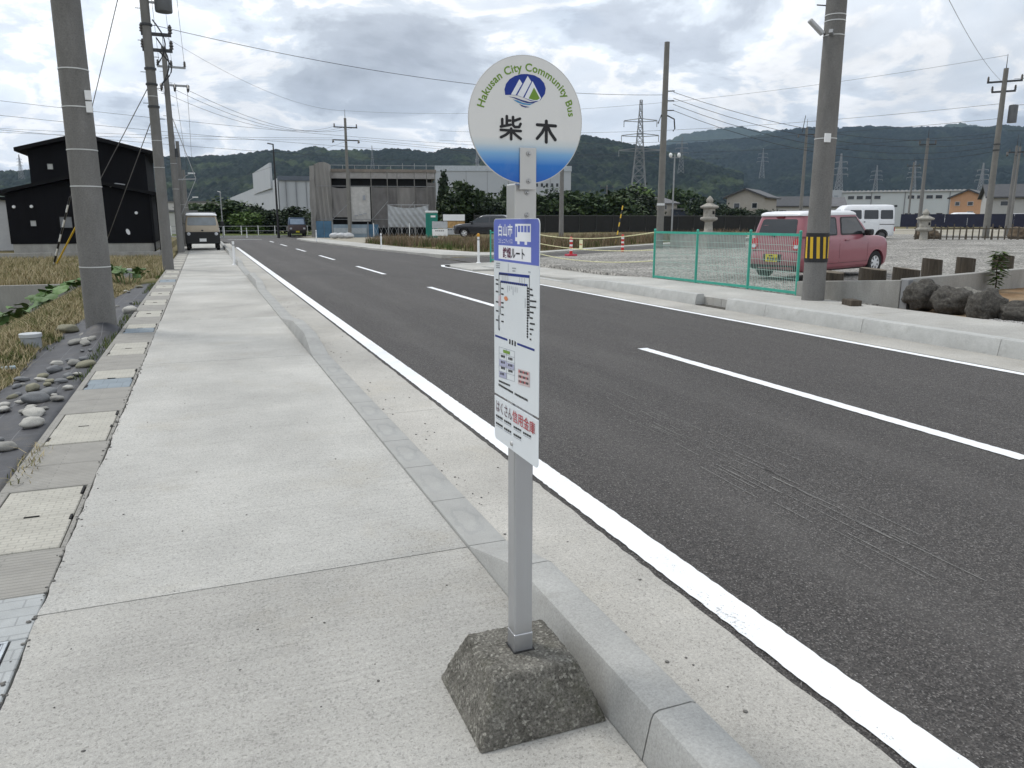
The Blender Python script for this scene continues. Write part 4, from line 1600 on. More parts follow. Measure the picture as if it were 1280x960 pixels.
dry_m = grass_mat('dry_grass', [(0.12, (0.11, 0.125, 0.045)), (0.30, (0.24, 0.21, 0.105)), (0.45, (0.36, 0.30, 0.175)), (0.62, (0.44, 0.37, 0.24))])
green_m = grass_mat('green_weed', [(0.1, (0.035, 0.065, 0.015)), (0.4, (0.075, 0.11, 0.03)), (0.7, (0.16, 0.17, 0.06))])
rust_m = grass_mat('verge_grass', [(0.10, (0.075, 0.08, 0.035)), (0.30, (0.16, 0.125, 0.08)), (0.50, (0.22, 0.15, 0.10)), (0.7, (0.28, 0.22, 0.14))])


# ================================================================== the left side
# black weed-control sheet along the drain
sheet_m, nt_, b_ = new_mat('weed_sheet')
N_ = NT(nt_)
x_, y_, z_ = N_.xyz()
gr = N_.math('MULTIPLY', N_.math('GREATER_THAN', N_.math('ABSOLUTE', N_.math('SUBTRACT', N_.math('FRACT', N_.math('MULTIPLY', x_, 3.6)), 0.5)), 0.488), 1.0)
gr2 = N_.math('GREATER_THAN', N_.math('ABSOLUTE', N_.math('SUBTRACT', N_.math('FRACT', N_.math('MULTIPLY', y_, 1.1)), 0.5)), 0.495)
sc_ = N_.mix(N_.ramp(N_.noise(5.0, 6, 0.65), [(0.35, 0.0), (0.7, 1.0)]), (0.020, 0.021, 0.026), (0.046, 0.048, 0.056))
sc_ = N_.mix(N_.math('MULTIPLY', gr, 0.5), sc_, (0.20, 0.20, 0.21))
sc_ = N_.mix(N_.math('MULTIPLY', gr2, 0.35), sc_, (0.16, 0.16, 0.17))
sc_ = N_.mix(N_.math('MULTIPLY', N_.ramp(N_.noise(2.2, 7, 0.7), [(0.56, 0.0), (0.70, 1.0)]), 0.45), sc_, (0.12, 0.105, 0.08))
N_.link(sc_, b_.inputs['Base Color'])
b_.inputs['Roughness'].default_value = 0.62
N_.bump(N_.noise(420.0, 2, 0.6), 0.35, 0.002, b_)

sh_u, sh_v = 26, 300
su = np.linspace(0, 1, sh_u)
sv = np.linspace(1.6, 21.6, sh_v)
SU, SV = np.meshgrid(su, sv, indexing='ij')
wid = 0.80 + 0.10 * fbm(SV, SV * 0, 1.6, 4.0, 3) - 0.35 * smoothstep(17, 21.6, SV)
SXg = -1.185 - SU * wid
wr = 0.020 * np.abs(fbm(SXg * 2.0, SV, 0.55, 7.0, 4)) + 0.018 * np.maximum(0, fbm(SXg + SV * 0.4, SV, 0.9, 9.0, 3))
skirt = np.exp(-(((SXg + 1.44) ** 2 + (SV - 12.08) ** 2) / 0.07)) * 0.16
SZg = ground_z(np.minimum(SXg, -1.19), SV) + 0.018 + wr + skirt
SZg[0, :] = -0.05
tag(link_mesh('weed_sheet', np_mesh('weed_sheet', np.stack([SXg, SV, SZg], -1).reshape(-1, 3), grid_faces(sh_u, sh_v)), sheet_m, smooth=180), 'black woven weed sheet laid along the drain beside the sidewalk', 'weed sheet')

# rounded river stones holding it down
stone_ms = [M('stone_%s' % n_, c_, 0.85, var=0.22, scale=14, speck=0.18, sscale=70, bump=0.3, bscale=30) for n_, c_ in (('grey', (0.26, 0.255, 0.235)), ('pale', (0.42, 0.41, 0.375)), ('olive', (0.23, 0.22, 0.16)), ('slate', (0.17, 0.175, 0.18)))]
ST = [pebble_mesh('river_stone', 1.0, 3, k, 0.62, 0.22) for k in range(6)]
for q in ST:
    q.materials.append(stone_ms[0])
NAMED = [(-1.46, 7.62, 0.10, 3, 'largest dark river stone on the black weed sheet'),
         (-1.32, 6.62, 0.08, 1, 'long pale river stone on the weed sheet nearest the drain covers'),
         (-1.55, 6.15, 0.075, 0, 'grey river stone at the near left edge of the weed sheet'),
         (-1.37, 6.0, 0.065, 0, 'flat grey river stone near the drain at the front of the stones'),
         (-1.97, 12.95, 0.13, 2, 'big olive river stone at the grass edge left of the near pole'),
         (-1.26, 14.6, 0.13, 1, 'pale river stone just right behind the foot of the near pole')]
for k, (x, y, s, mi, lab) in enumerate(NAMED):
    o = bpy.data.objects.new('river_stone', ST[k % 6])
    col.objects.link(o)
    o.location = (x, y, float(ground_z(x, y)) + 0.02 + s * 0.42)
    o.scale = (s * 1.15, s * 0.85, s * 0.9)
    o.rotation_euler = (0, 0, k * 0.9)
    o.material_slots[0].link = 'OBJECT'
    o.material_slots[0].material = stone_ms[mi]
    tag(o, lab, 'stone', 'river stones on the weed sheet')
placed = [(x, y, s) for x, y, s, *_ in NAMED]
tries = 0
while len(placed) < 66 and tries < 5000:
    tries += 1
    if len(placed) < 50:
        y = random.triangular(5.7, 11.0, 7.8)
        x = -1.26 - abs(random.gauss(0.0, 0.30))
    else:
        y = random.uniform(11, 20.5)
        x = -1.27 - random.uniform(0, 0.5)
    if x < -1.96:
        continue
    s = random.choice((0.03, 0.038, 0.045, 0.055, 0.07))
    if math.hypot(x + 1.44, y - 12.3) < 0.35 or any(math.hypot(x - a, y - b2) < (s + c2) * 0.9 for a, b2, c2 in placed):
        continue
    placed.append((x, y, s))
    o = bpy.data.objects.new('river_stone', random.choice(ST))
    col.objects.link(o)
    o.location = (x, y, float(ground_z(x, y)) + 0.025 + s * 0.42)
    o.scale = (s * random.uniform(1.0, 1.5), s * random.uniform(0.7, 1.0), s * random.uniform(0.75, 1.05))
    o.rotation_euler = (random.uniform(-0.2, 0.2), random.uniform(-0.2, 0.2), random.uniform(0, 6.28))
    o.material_slots[0].link = 'OBJECT'
    mi = random.randrange(4)
    o.material_slots[0].material = stone_ms[mi]
    near = ('at the front of the weed sheet' if y < 6.9 else 'amid the scattered stones' if y < 8.3 else 'just before the near pole' if y < 11.2 else 'behind the near pole' if y < 15.5 else 'at the far end of the weed sheet')
    rowx = 'close to the drain' if x > -1.42 else 'on the grass side'
    tag(o, '%s %s stone %s, %s' % ('tiny' if s < 0.036 else 'small' if s < 0.05 else 'medium', ('grey', 'pale', 'olive', 'slate grey')[mi], near, rowx), 'stone', 'river stones on the weed sheet')

# grey pipe stubs
for (x, y, z, r, h, lab) in ((-2.15, 11.35, -0.17, 0.125, 0.27, 'short grey capped pipe standing in dry grass left of the weed sheet'), (-2.1, 24.9, -0.25, 0.12, 0.42, 'grey pipe stub standing behind the near utility pole')):
    t = thing('pipe_stub', lab, 'pipe', (x, y, z))
    MB().lathe([(r * 0.93, -0.2), (r * 0.93, h - 0.05), (r * 0.95, h - 0.04)], 24).build('pipe', grey_pvc, t, smooth=40)
    MB().lathe([(r, h - 0.05), (r * 1.04, h - 0.045), (r * 1.04, h - 0.005), (r * 1.0, h), (r * 0.1, h + 0.004)], 24).build('cap', M('pipe_cap', (0.45, 0.47, 0.48), 0.45), t, smooth=40)
tag(MB().bar((-2.62, 9.72, -0.085), (-2.05, 9.86, -0.085), 0.09, 0.025).build('board', M('blue_board', (0.25, 0.34, 0.40), 0.6, var=0.15)), 'pale blue strip of board lying in the dry grass', 'board')

# low retaining wall of the plot, seen behind the squash
wall_c = M('wall_concrete', (0.31, 0.305, 0.285), 0.9, var=0.16, scale=1.6, speck=0.12, sscale=55, bump=0.3, bscale=25, tint=(0.20, 0.195, 0.18), tint_scale=2.0, tint_amt=0.55, stretch=(1, 1, 0.3))
t = thing('retaining_wall', 'low concrete retaining wall behind the squash leaves', 'wall', (-1.3, 24.0, 0))
for k in range(5):
    MB().box(-9.7 + 1.94 * k + 0.004, -7.76 + 1.94 * k - 0.004, 0, 0.15, -1.3, -0.165).build('wall_panel', wall_c, t, bevel=0.008)
t = thing('retaining_wall', 'pale concrete wall below the black house', 'wall', (-1.95, 40.0, 0))
for k in range(6):
    MB().box(-13.2 + 2.2 * k + 0.006, -11.0 + 2.2 * k - 0.006, 0, 0.18, -0.6, 0.13 if k % 2 else 0.125).build('wall_panel', wall_c, t, bevel=0.008)
MB().box(-0.18, 0.0, 0.19, 14, -0.6, 0.12).build('wall_panel', wall_c, t, bevel=0.008)

# dry grass
gg = np.random.default_rng(5)


def pts_in(n, x0, x1, y0, y1, keep=None):
    p = np.stack([gg.uniform(x0, x1, n), gg.uniform(y0, y1, n)], -1)
    if keep is not None:
        p = p[keep(p[:, 0], p[:, 1])]
    return p


edge_x = lambda y: -1.185 - (0.80 + 0.10 * fbm(y, y * 0, 1.6, 4.0, 3) - 0.35 * smoothstep(17, 21.6, y))
blades('dry_grass', pts_in(70000, -4.6, -1.55, 4.5, 23.9, lambda x, y: (x < edge_x(y) + 0.03) & (gg.random(len(x)) < 1.15 - 0.30 * (-1.9 - x))), ground_z, 0.03, 0.12, 0.005, dry_m, 'trampled dry grass on the bank beside the weed sheet', 1.5)
blades('dry_grass', pts_in(52000, -11.5, -1.25, 24.15, 39.95), ground_z, 0.08, 0.30, 0.011, dry_m, 'dry brown grass on the plot before the black house', 0.8)
blades('green_weeds', np.concatenate([pts_in(1600, -1.30, -1.17, 8, 27, lambda x, y: fbm(x, y, 0.8, 3.0, 2) > 0.05), pts_in(20000, -6.5, -2.3, 12, 23.9, lambda x, y: fbm(x, y, 1.2, 6.0, 3) > -0.05), pts_in(900, -2.3, -1.9, 10, 12.5, lambda x, y: fbm(x, y, 0.4, 1.0, 2) > 0.15)]), ground_z, 0.03, 0.11, 0.006, green_m, 'green weeds along the drain edge and on the bank', 0.7)
pts_straw = pts_in(240, -1.20, -0.95, 5.0, 5.9, lambda x, y: gg.random(len(x)) < np.exp(-((x + 1.18) / 0.10) ** 2))
blades('dry_straw', pts_straw, lambda x, y: np.full(len(x), 0.0), 0.02, 0.06, 0.003, dry_m, 'wisps of dead grass reaching over the drain', 3.0)

# squash plants with broad leaves
sq_m = leaf_mat('squash_leaf', (0.05, 0.105, 0.026), (0.11, 0.185, 0.06), 4.0)


def squash_leaf(name, seed):
    g = random.Random(seed)
    m = MB()
    rings, n = 4, 22
    vs = [(0, 0, 0)]
    for k in range(1, rings + 1):
        r = k / rings
        for i in range(n):
            a = 2 * math.pi * i / n
            lobe = 1 + 0.13 * math.cos(5 * a) - 0.35 * math.exp(-((a - math.pi) / 0.35) ** 2)
            rr = r * lobe
            vs.append((rr * math.cos(a), rr * math.sin(a), 0.16 * r * r * (0.4 + math.sin(2.5 * a + seed)) - 0.10 * r ** 3 + 0.03 * math.cos(5 * a) * r))
    fs = [(0, 1 + i, 1 + (i + 1) % n) for i in range(n)]
    for k in range(rings - 1):
        for i in range(n):
            fs.append((1 + k * n + i, 1 + (k + 1) * n + i, 1 + (k + 1) * n + (i + 1) % n, 1 + k * n + (i + 1) % n))
    m.add(vs, fs)
    me = m.mesh(name)
    me.materials.append(sq_m)
    me.polygons.foreach_set('use_smooth', [True] * len(me.polygons))
    return me


SQ = [squash_leaf('leaf', k) for k in range(4)]
for (cx, cy, spread, nl, size, lab) in ((-3.75, 20.2, 0.75, 19, 0.21, 'squash plant with very broad leaves before the low wall'), (-4.6, 19.4, 0.6, 12, 0.22, 'squash plant at the left edge of the picture'), (-3.0, 22.6, 0.6, 14, 0.18, 'squash plant climbing the bank left of the near pole'), (-1.95, 22.4, 0.5, 16, 0.15, 'squash plant right behind the near pole')):
    z = float(ground_z(cx, cy))
    t = thing('squash_plant', lab, 'plant', (cx, cy, z), 0, 'squash plants on the bank')
    st = MB()
    for k in range(nl):
        a = random.uniform(0, 6.28)
        r = spread * math.sqrt(random.random())
        h = random.uniform(0.20, 0.46)
        zz_ = float(ground_z(cx + math.cos(a) * r, cy + math.sin(a) * r)) - z
        o = bpy.data.objects.new('leaf', SQ[k % 4])
        col.objects.link(o)
        o.parent = t
        o.location = (math.cos(a) * r, math.sin(a) * r, max(zz_, -0.4) + h)
        s = size * random.uniform(0.7, 1.15)
        o.scale = (s, s, s)
        o.rotation_euler = (random.uniform(-0.2, 0.75), random.uniform(-0.4, 0.4), random.uniform(0, 6.28))
        st.tube([(math.cos(a) * r * 0.5, math.sin(a) * r * 0.5, max(zz_, -0.4) * 0.7), (math.cos(a) * r, math.sin(a) * r, max(zz_, -0.4) + h)], 0.010, 5)
    st.build('stems', M('squash_stem', (0.12, 0.18, 0.06), 0.7), t, kind='stuff')

# ------------------------------------------------------------------ near utility pole
pA = utility_pole('thick concrete utility pole standing at the near left beside the weed sheet', (-1.44, 12.3, -0.05), 11.5, 0.205, 0.135, bands=(0.93, 2.02, 2.50, 3.05, 3.53))
MB().box(0.12, 0.195, -0.16, -0.13, 2.98, 3.12).build('number_plate', white_p, pA)
MB().box(0.12, 0.195, -0.16, -0.13, 3.14, 3.26).build('number_plate', white_p, pA)

# ------------------------------------------------------------------ second, third and further poles on the left
pB = utility_pole('concrete utility pole beyond the near one, carrying a transformer', (-1.10, 27.2, -0.05), 11.0, 0.17, 0.115, bands=(3.2, 4.0, 5.3), steps=(4.2, 10.5, 0.45))
MB().lathe([(0.02, 0), (0.24, 0.01), (0.25, 0.06), (0.25, 0.70), (0.23, 0.74), (0.08, 0.78)], 16, (0.52, 0.05, 7.75)).build('transformer', M('transformer_grey', (0.10, 0.105, 0.11), 0.5), pB, smooth=40)
MB().bar((0, 0, 8.0), (0.30, 0.03, 8.0), 0.06).build('transformer_bracket', galv, pB)
cross_arm(pB, 7.1, 0.0, 0.42, iron, n=2, off=0.25)
cross_arm(pB, 6.65, 0.0, 0.42, iron, n=2, off=0.25)
for z in (7.35, 6.1, 5.65, 5.0):
    MB().cyl((0, 0, z - 0.03), (0, 0, z + 0.03), 0.17, 0.17, 12).build('clamp', iron, pB)
for k, (z0, z1) in enumerate(((7.5, 6.2), (7.0, 5.6), (6.6, 5.7))):
    pts = [(0.18 + 0.30 * math.sin(3.1 * i / 8) + 0.06 * k, -0.05, z0 + (z1 - z0) * i / 8) for i in range(9)]
    MB().tube(pts, 0.022, 6).build('drop_cable', wire_m, pB)
pC = utility_pole('concrete utility pole standing left of the beige truck with two cross arms', (-1.05, 42.0, -0.05), 9.6, 0.17, 0.11, bands=(4.3, 3.1), steps=(4.5, 9.3, 0.5))
cross_arm(pC, 8.72, 0.05, 0.62, galv, n=3, off=0.28)
cross_arm(pC, 7.9, 0.05, 0.62, galv, ins='side', n=3, lean=0.5, off=0.35)
MB().cyl((0, 0, 9.5), (0, 0, 10.1), 0.02, 0.012, 6).build('earth_spike', iron, pC)
MB().bar((0, 0, 3.55), (0.95, 0, 3.60), 0.05).build('bracket_arm', galv, pC)
MB().cyl((0.14, 0, 4.6), (0.14, 0, 5.0), 0.13, 0.10, 10).build('cable_box', iron, pC)
MB().bar((0.95, 0, 3.6), (0.13, 0, 6.4), 0.035).build('stay', galv, pC)
MB().bar((0.95, 0, 3.6), (0.16, 0, 1.9), 0.025).build('stay', galv, pC)
for (x, y, h, lab, lampz) in ((-1.0, 52.0, 6.2, 'thin utility pole with a street lamp arm behind the truck', 4.2), (-0.95, 63.0, 5.2, 'farthest utility pole on the left with a small lamp arm', 3.1)):
    p = utility_pole(lab, (x, y, 0), h, 0.14, 0.10, bands=(2.5,), n=12)
    MB().tube([(0, 0, lampz - 0.4), (0.3, 0, lampz), (0.65, 0, lampz + 0.15)], 0.025, 6).build('lamp_arm', galv, p)
    MB().box(0.45, 0.85, -0.08, 0.08, lampz + 0.13, lampz + 0.20).build('lamp_head', white_p, p)

# guy wires with guards
tag(MB().tube([(-5.4, 34.1, -0.25), (-1.2, 27.3, 9.9)], 0.014, 5).build('guy_wire', M('guy_steel', (0.14, 0.14, 0.14), 0.5)), 'long guy wire from the dry grass up to the top of the transformer pole', 'guy wire')
tag(MB().tube([(-5.4, 34.1, -0.25), (-1.2, 27.3, 5.55)], 0.014, 5).build('guy_wire', M('guy_steel', (0.14, 0.14, 0.14), 0.5)), 'lower guy wire from the yellow guard up to the transformer pole', 'guy wire')
tag(MB().tube([(-4.25, 37.5, -0.25), (-1.2, 27.4, 4.6)], 0.014, 5).build('guy_wire', M('guy_steel', (0.14, 0.14, 0.14), 0.5)), 'guy wire in front of the black house right of the near pole', 'guy wire')
a_, b2_ = Vector((-5.4, 34.1, -0.28)), Vector((-1.2, 27.3, 5.55))
tag(MB().tube([a_, a_.lerp(b2_, 0.42)], 0.032, 8).build('guy_guard', yellow_p), 'yellow plastic guard tube on the lower guy wire', 'guy wire guard')
a_, b2_ = Vector((-5.45, 34.1, -0.28)), Vector((-1.2, 27.3, 9.9))
t = thing('guy_guard', 'black and white spiral guard on the long guy wire', 'guy wire guard', tuple(a_))
for k in range(10):
    q0, q1 = (b2_ - a_) * (0.026 * k), (b2_ - a_) * (0.026 * (k + 1))
    MB().tube([q0, q1], 0.030, 8).build('stripe', black_p if k % 2 else white_p, t)

# ------------------------------------------------------------------ black house
blk = M('house_black_cladding', (0.006, 0.006, 0.0075), 0.75, var=0.15, scale=0.8, stretch=(14, 14, 0.2), spec=0.12)
blk_roof = M('house_black_roof', (0.006, 0.006, 0.007), 0.7, spec=0.15)
H = thing('black_house', 'black clad two storey house with low gable roofs', 'house', (-5.2, 42.0, 0.06))


def window(parent, x, z, w, h, y=0.0, frame=None, pane=None, depth=0.05):
    f = MB()
    fr = min(0.06, w * 0.12)
    f.box(x - w / 2, x + w / 2, y - depth, y + 0.02, z, z + fr)
    f.box(x - w / 2, x + w / 2, y - depth, y + 0.02, z + h - fr, z + h)
    f.box(x - w / 2, x - w / 2 + fr, y - depth, y + 0.02, z + fr, z + h - fr)
    f.box(x + w / 2 - fr, x + w / 2, y - depth, y + 0.02, z + fr, z + h - fr)
    fo = f.build('window', frame or M('frame_dark', (0.03, 0.03, 0.032), 0.5), parent)
    MB().box(x - w / 2 + fr, x + w / 2 - fr, y - depth * 0.4, y + 0.01, z + fr, z + h - fr).build('pane', pane or glass_h, fo)
    return fo


MB().extr([(-3.05, 0.42), (2.95, 0.42), (2.95, 2.72), (-0.3, 3.35), (-3.05, 2.66)], 'y', 0.0, 7.0).build('wall', blk, H)
MB().box(-2.98, 2.88, 0.03, 6.9, -0.3, 0.42).build('foundation', wall_c, H)
MB().extr([(-2.0, 2.4), (2.9, 2.4), (2.9, 4.72), (0.3, 5.27), (-2.0, 4.62)], 'y', 0.35, 7.2).build('wall', blk, H)
MB().extr([(-3.45, 2.62), (-0.3, 3.40), (3.35, 2.66), (3.35, 2.80), (-0.3, 3.55), (-3.45, 2.76)], 'y', -0.35, 7.3).build('roof', blk_roof, H)
MB().extr([(-2.45, 4.56), (0.3, 5.30), (3.3, 4.58), (3.3, 4.74), (0.3, 5.47), (-2.45, 4.72)], 'y', -0.1, 7.5).build('roof', blk_roof, H)
w_pale = M('window_blind', (0.42, 0.43, 0.42), 0.5)
window(H, -2.05, 1.20, 0.30, 0.32, 0.0, blk_roof, w_pale)
window(H, -1.15, 3.78, 0.30, 0.32, 0.35, blk_roof, w_pale)
window(H, -0.72, 1.10, 0.62, 0.62, 0.0, blk_roof, M('window_grey', (0.16, 0.17, 0.18), 0.2))
for x, z in ((-2.75, 2.10), (-2.05, 2.12), (2.3, 1.85)):
    MB().cyl((x, 0.0, z), (x, -0.08, z), 0.075, 0.06, 12).build('wall_vent', white_p, H)
dish = MB().lathe([(0.01, 0.0), (0.10, 0.012), (0.20, 0.05), (0.21, 0.055)], 18)
d_o = dish.build('satellite_dish', white_p, H, smooth=60)
d_o.location = (0.62, 0.12, 4.25)
d_o.rotation_euler = (R(70), 0, R(-30))
d2 = MB().lathe([(0.01, 0.0), (0.10, 0.012), (0.20, 0.05), (0.21, 0.055)], 18).build('satellite_dish', white_p, H, smooth=60)
d2.location = (1.85, -0.25, 0.95)
d2.rotation_euler = (R(75), 0, R(60))
d2.scale = (0.7, 0.7, 0.7)
MB().bar((1.85, -0.05, 0.85), (1.85, -0.25, 0.95), 0.03).build('dish_mount', galv, H)
for x in (3.0, 3.25):
    MB().cyl((x, -0.1, -0.1), (x, -0.1, 2.7), 0.04, 0.04, 8).build('downpipe', blk_roof, H)
MB().tube([(1.3, -0.05, 3.05), (1.55, -0.3, 3.2), (1.95, -0.2, 3.15)], 0.03, 6).build('antenna', galv, H)
t = thing('white_building', 'pale building at the left edge beyond the black house', 'building', (-9.6, 46.0, 0.05))
MB().box(-2.0, 1.0, 0, 5, 0, 2.5).build('wall', M('pale_render', (0.55, 0.56, 0.57), 0.8, var=0.06), t)
MB().box(-2.2, 1.2, -0.2, 5.2, 2.5, 2.65).build('roof', blk_roof, t)

# delineator post on the left kerb line
def delineator(label, loc, h=0.8, cap=None):
    t = thing('delineator_post', label, 'post', loc, 0, 'delineator posts')
    MB().lathe([(0.09, 0.0), (0.09, 0.02), (0.045, 0.04), (0.04, h)], 14).build('post', white_p, t, smooth=40)
    MB().lathe([(0.043, h - 0.16), (0.043, h - 0.10)], 14).build('reflector', M('reflector', (0.55, 0.56, 0.58), 0.2, metal=0.5), t)
    if cap:
        MB().lathe([(0.05, h - 0.03), (0.055, h + 0.02), (0.045, h + 0.07), (0.01, h + 0.09)], 14).build('cap', cap, t, smooth=40)
    return t


delineator('white delineator post on the left kerb in front of the truck', (0.97, 29.2, 0.0), 0.82)

# ================================================================== vehicles
tyre_m = M('tyre', (0.018, 0.018, 0.019), 0.85)
hub_m = M('wheel_cover', (0.66, 0.67, 0.68), 0.35, metal=0.4)
hub_d = M('wheel_dark', (0.10, 0.10, 0.105), 0.5)
trim_b = M('trim_black', (0.016, 0.016, 0.017), 0.5)
lamp_red = M('lamp_red', (0.45, 0.015, 0.03), 0.15, var=0.25, scale=30)
lamp_clear = M('lamp_clear', (0.55, 0.57, 0.60), 0.1, var=0.2, scale=25)


def car_paint(name, c, rough=0.28):
    m = M(name, c, rough, var=0.05, scale=1.5, spec=0.5, tint=tuple(x * 0.8 for x in c), tint_scale=2.5, tint_amt=0.25)
    b = m.node_tree.nodes['Principled BSDF']
    b.inputs['Coat Weight'].default_value = 0.5
    b.inputs['Coat Roughness'].default_value = 0.08
    return m


def ring_pts(x0, x1, hw, r, n=6):
    pts = []
    r = min(r, hw * 0.95, (x1 - x0) / 2 * 0.95)
    for cx, cy, a0 in ((x1 - r, hw - r, 0), (x0 + r, hw - r, 90), (x0 + r, -hw + r, 180), (x1 - r, -hw + r, 270)):
        for k in range(n + 1):
            a = R(a0 + 90 * k / n)
            pts.append((cx + r * math.cos(a), cy + r * math.sin(a)))
    return pts


def stack(levels, n=6):
    """body built from plan outlines stacked upwards: (z, x_rear, x_front, half_width, corner_radius)"""
    m = MB()
    V, F = [], []
    for z, x0, x1, hw, r in levels:
        V += [(x, y, z) for x, y in ring_pts(x0, x1, hw, r, n)]
    k = 4 * (n + 1)
    for i in range(len(levels) - 1):
        for j in range(k):
            F.append((i * k + j, i * k + (j + 1) % k, (i + 1) * k + (j + 1) % k, (i + 1) * k + j))
    F += [tuple(range(k - 1, -1, -1)), tuple(range((len(levels) - 1) * k, len(levels) * k))]
    return m.add(V, F)


def lerp_lv(levels, z):
    for a, b_ in zip(levels[:-1], levels[1:]):
        if a[0] <= z <= b_[0]:
            t = (z - a[0]) / max(1e-6, b_[0] - a[0])
            return [a[i] + (b_[i] - a[i]) * t for i in range(5)]
    return list(levels[-1] if z > levels[-1][0] else levels[0])


def patch(levels, side, poly, lift, mat, name, parent, div=6):
    """panel lying on the body: poly in (along, z); side 'r','l' -> along is x; 'rear','front' -> along is y"""
    m = MB()

    def P(a, z, d):
        L = lerp_lv(levels, z)
        if side == 'r':
            return (a, -L[3] - d, z)
        if side == 'l':
            return (a, L[3] + d, z)
        if side == 'rear':
            return (L[1] - d, a, z)
        return (L[2] + d, a, z)
    # subdivide the outline so that it follows the surface
    pts = []
    n = len(poly)
    for i in range(n):
        (a0, z0), (a1, z1) = poly[i], poly[(i + 1) % n]
        for k in range(div):
            t = k / div
            pts.append((a0 + (a1 - a0) * t, z0 + (z1 - z0) * t))
    k = len(pts)
    vs = [P(a, z, lift) for a, z in pts] + [P(a, z, -0.02) for a, z in pts]
    m.add(vs, [tuple(range(k))] + [(i, (i + 1) % k, k + (i + 1) % k, k + i) for i in range(k)])
    return m.build(name, mat, parent)


def cut_arches(obj, centres, r, hw, depth=0.3):
    """cut open wheel arches into the body mesh"""
    cm = MB()
    for x, z in centres:
        for s in (-1, 1):
            cm.cyl((x, s * (hw - depth), z), (x, s * (hw + 0.3), z), r, r, 28)
    co = cm.build('cutter', None)
    co.parent = obj.parent
    bpy.context.view_layer.update()
    md = obj.modifiers.new('arch', 'BOOLEAN')
    md.operation = 'DIFFERENCE'
    md.object = co
    md.solver = 'EXACT'
    dg = bpy.context.evaluated_depsgraph_get()
    me = bpy.data.meshes.new_from_object(obj.evaluated_get(dg))
    obj.modifiers.clear()
    old = obj.data
    obj.data = me
    bpy.data.objects.remove(co)
    me.set_sharp_from_angle(angle=R(38))


def wheel(parent, x, y, r, w, spokes=7, cover=None, side=1):
    t = MB()
    prof = [(r * 0.62, -w / 2), (r * 0.92, -w / 2), (r, -w * 0.38), (r, w * 0.38), (r * 0.92, w / 2), (r * 0.62, w / 2), (r * 0.58, 0.2 * w), (r * 0.58, -0.2 * w)]
    t.lathe(prof + [prof[0]], 28, cap=False)
    o = t.build('wheel', tyre_m, parent, smooth=40)
    o.location = (x, y, r)
    o.rotation_euler = (R(-90) * side, 0, 0)
    h = MB().cyl((0, 0, -w * 0.25), (0, 0, -w * 0.36), r * 0.60, r * 0.60, 24)
    h.build('rim', hub_d, o)
    c = MB()
    c.cyl((0, 0, -w * 0.36), (0, 0, -w * 0.47), r * 0.17, r * 0.13, 16)
    for k in range(spokes):
        a = 2 * math.pi * k / spokes
        ca, sa = math.cos(a), math.sin(a)
        c.bar((ca * r * 0.12, sa * r * 0.12, -w * 0.43), (ca * r * 0.57, sa * r * 0.57, -w * 0.40), r * 0.19, w * 0.08)
    n = 24
    c.lathe([(r * 0.53, -w * 0.37), (r * 0.61, -w * 0.37), (r * 0.60, -w * 0.46), (r * 0.55, -w * 0.45), (r * 0.53, -w * 0.37)], 24, cap=False)
    c.build('wheel_cover', cover or hub_m, o)
    return o


def rect(a0, a1, z0, z1, r=0.04, sl0=0.0, sl1=0.0):
    """rounded window outline, its ends leaning by sl0 / sl1 at the top"""
    pts = []
    for ax, z, sx, sz, lean in ((a0, z0, 1, 1, 0), (a1, z0, -1, 1, 0), (a1 + sl1, z1, -1, -1, 1), (a0 + sl0, z1, 1, -1, 1)):
        pts.append((ax, z, sx, sz))
    out = []
    order = [(a0, z0, 1, 1), (a1, z0, -1, 1), (a1 + sl1, z1, -1, -1), (a0 + sl0, z1, 1, -1)]
    for i, (ax, z, sx, sz) in enumerate(order):
        p1, p2 = (ax, z + sz * r), (ax + sx * r, z)
        m_ = (ax + sx * r * 0.29, z + sz * r * 0.29)
        out += [p1, m_, p2] if i in (0, 2) else [p2, m_, p1]
    return out


# ------------------------------------------------------------------ pink hatchback with a white roof
pink = car_paint('paint_pink', (0.29, 0.088, 0.108))
roof_w = car_paint('paint_white_roof', (0.72, 0.73, 0.74))
Z_C = 0.215
PK = thing('pink_car', 'pink small hatchback with white roof parked on the gravel lot', 'car', (11.9, 14.13, Z_C), R(11.5))
PK.rotation_euler = (0, R(-1.2), R(11.5))
LV = [(0.20, 0.06, 3.32, 0.66, 0.20), (0.26, 0.01, 3.36, 0.715, 0.22), (0.40, -0.03, 3.39, 0.735, 0.24), (0.52, -0.03, 3.39, 0.737, 0.24),
      (0.60, 0.02, 3.385, 0.737, 0.24), (0.72, 0.035, 3.37, 0.735, 0.24), (0.81, 0.05, 3.33, 0.732, 0.25), (0.865, 0.06, 3.24, 0.725, 0.26),
      (0.905, 0.07, 3.05, 0.716, 0.28), (0.93, 0.075, 2.62, 0.703, 0.24), (0.96, 0.085, 2.585, 0.695, 0.14), (1.20, 0.15, 2.36, 0.650, 0.14), (1.385, 0.215, 2.16, 0.612, 0.14), (1.41, 0.225, 2.12, 0.606, 0.14)]
RF = [(1.40, 0.19, 2.16, 0.618, 0.14), (1.43, 0.185, 2.15, 0.618, 0.15), (1.465, 0.21, 2.10, 0.600, 0.16), (1.490, 0.27, 2.02, 0.555, 0.18), (1.503, 0.40, 1.88, 0.45, 0.2), (1.507, 0.7, 1.6, 0.25, 0.15)]
body = stack(LV, 7).build('body', pink, PK, smooth=38)
cut_arches(body, [(0.56, 0.275), (2.80, 0.275)], 0.315, 0.737)
stack(RF, 7).build('roof', roof_w, PK, smooth=45)
glass_car = glassy('car_glass', (0.035, 0.04, 0.045), 0.05)
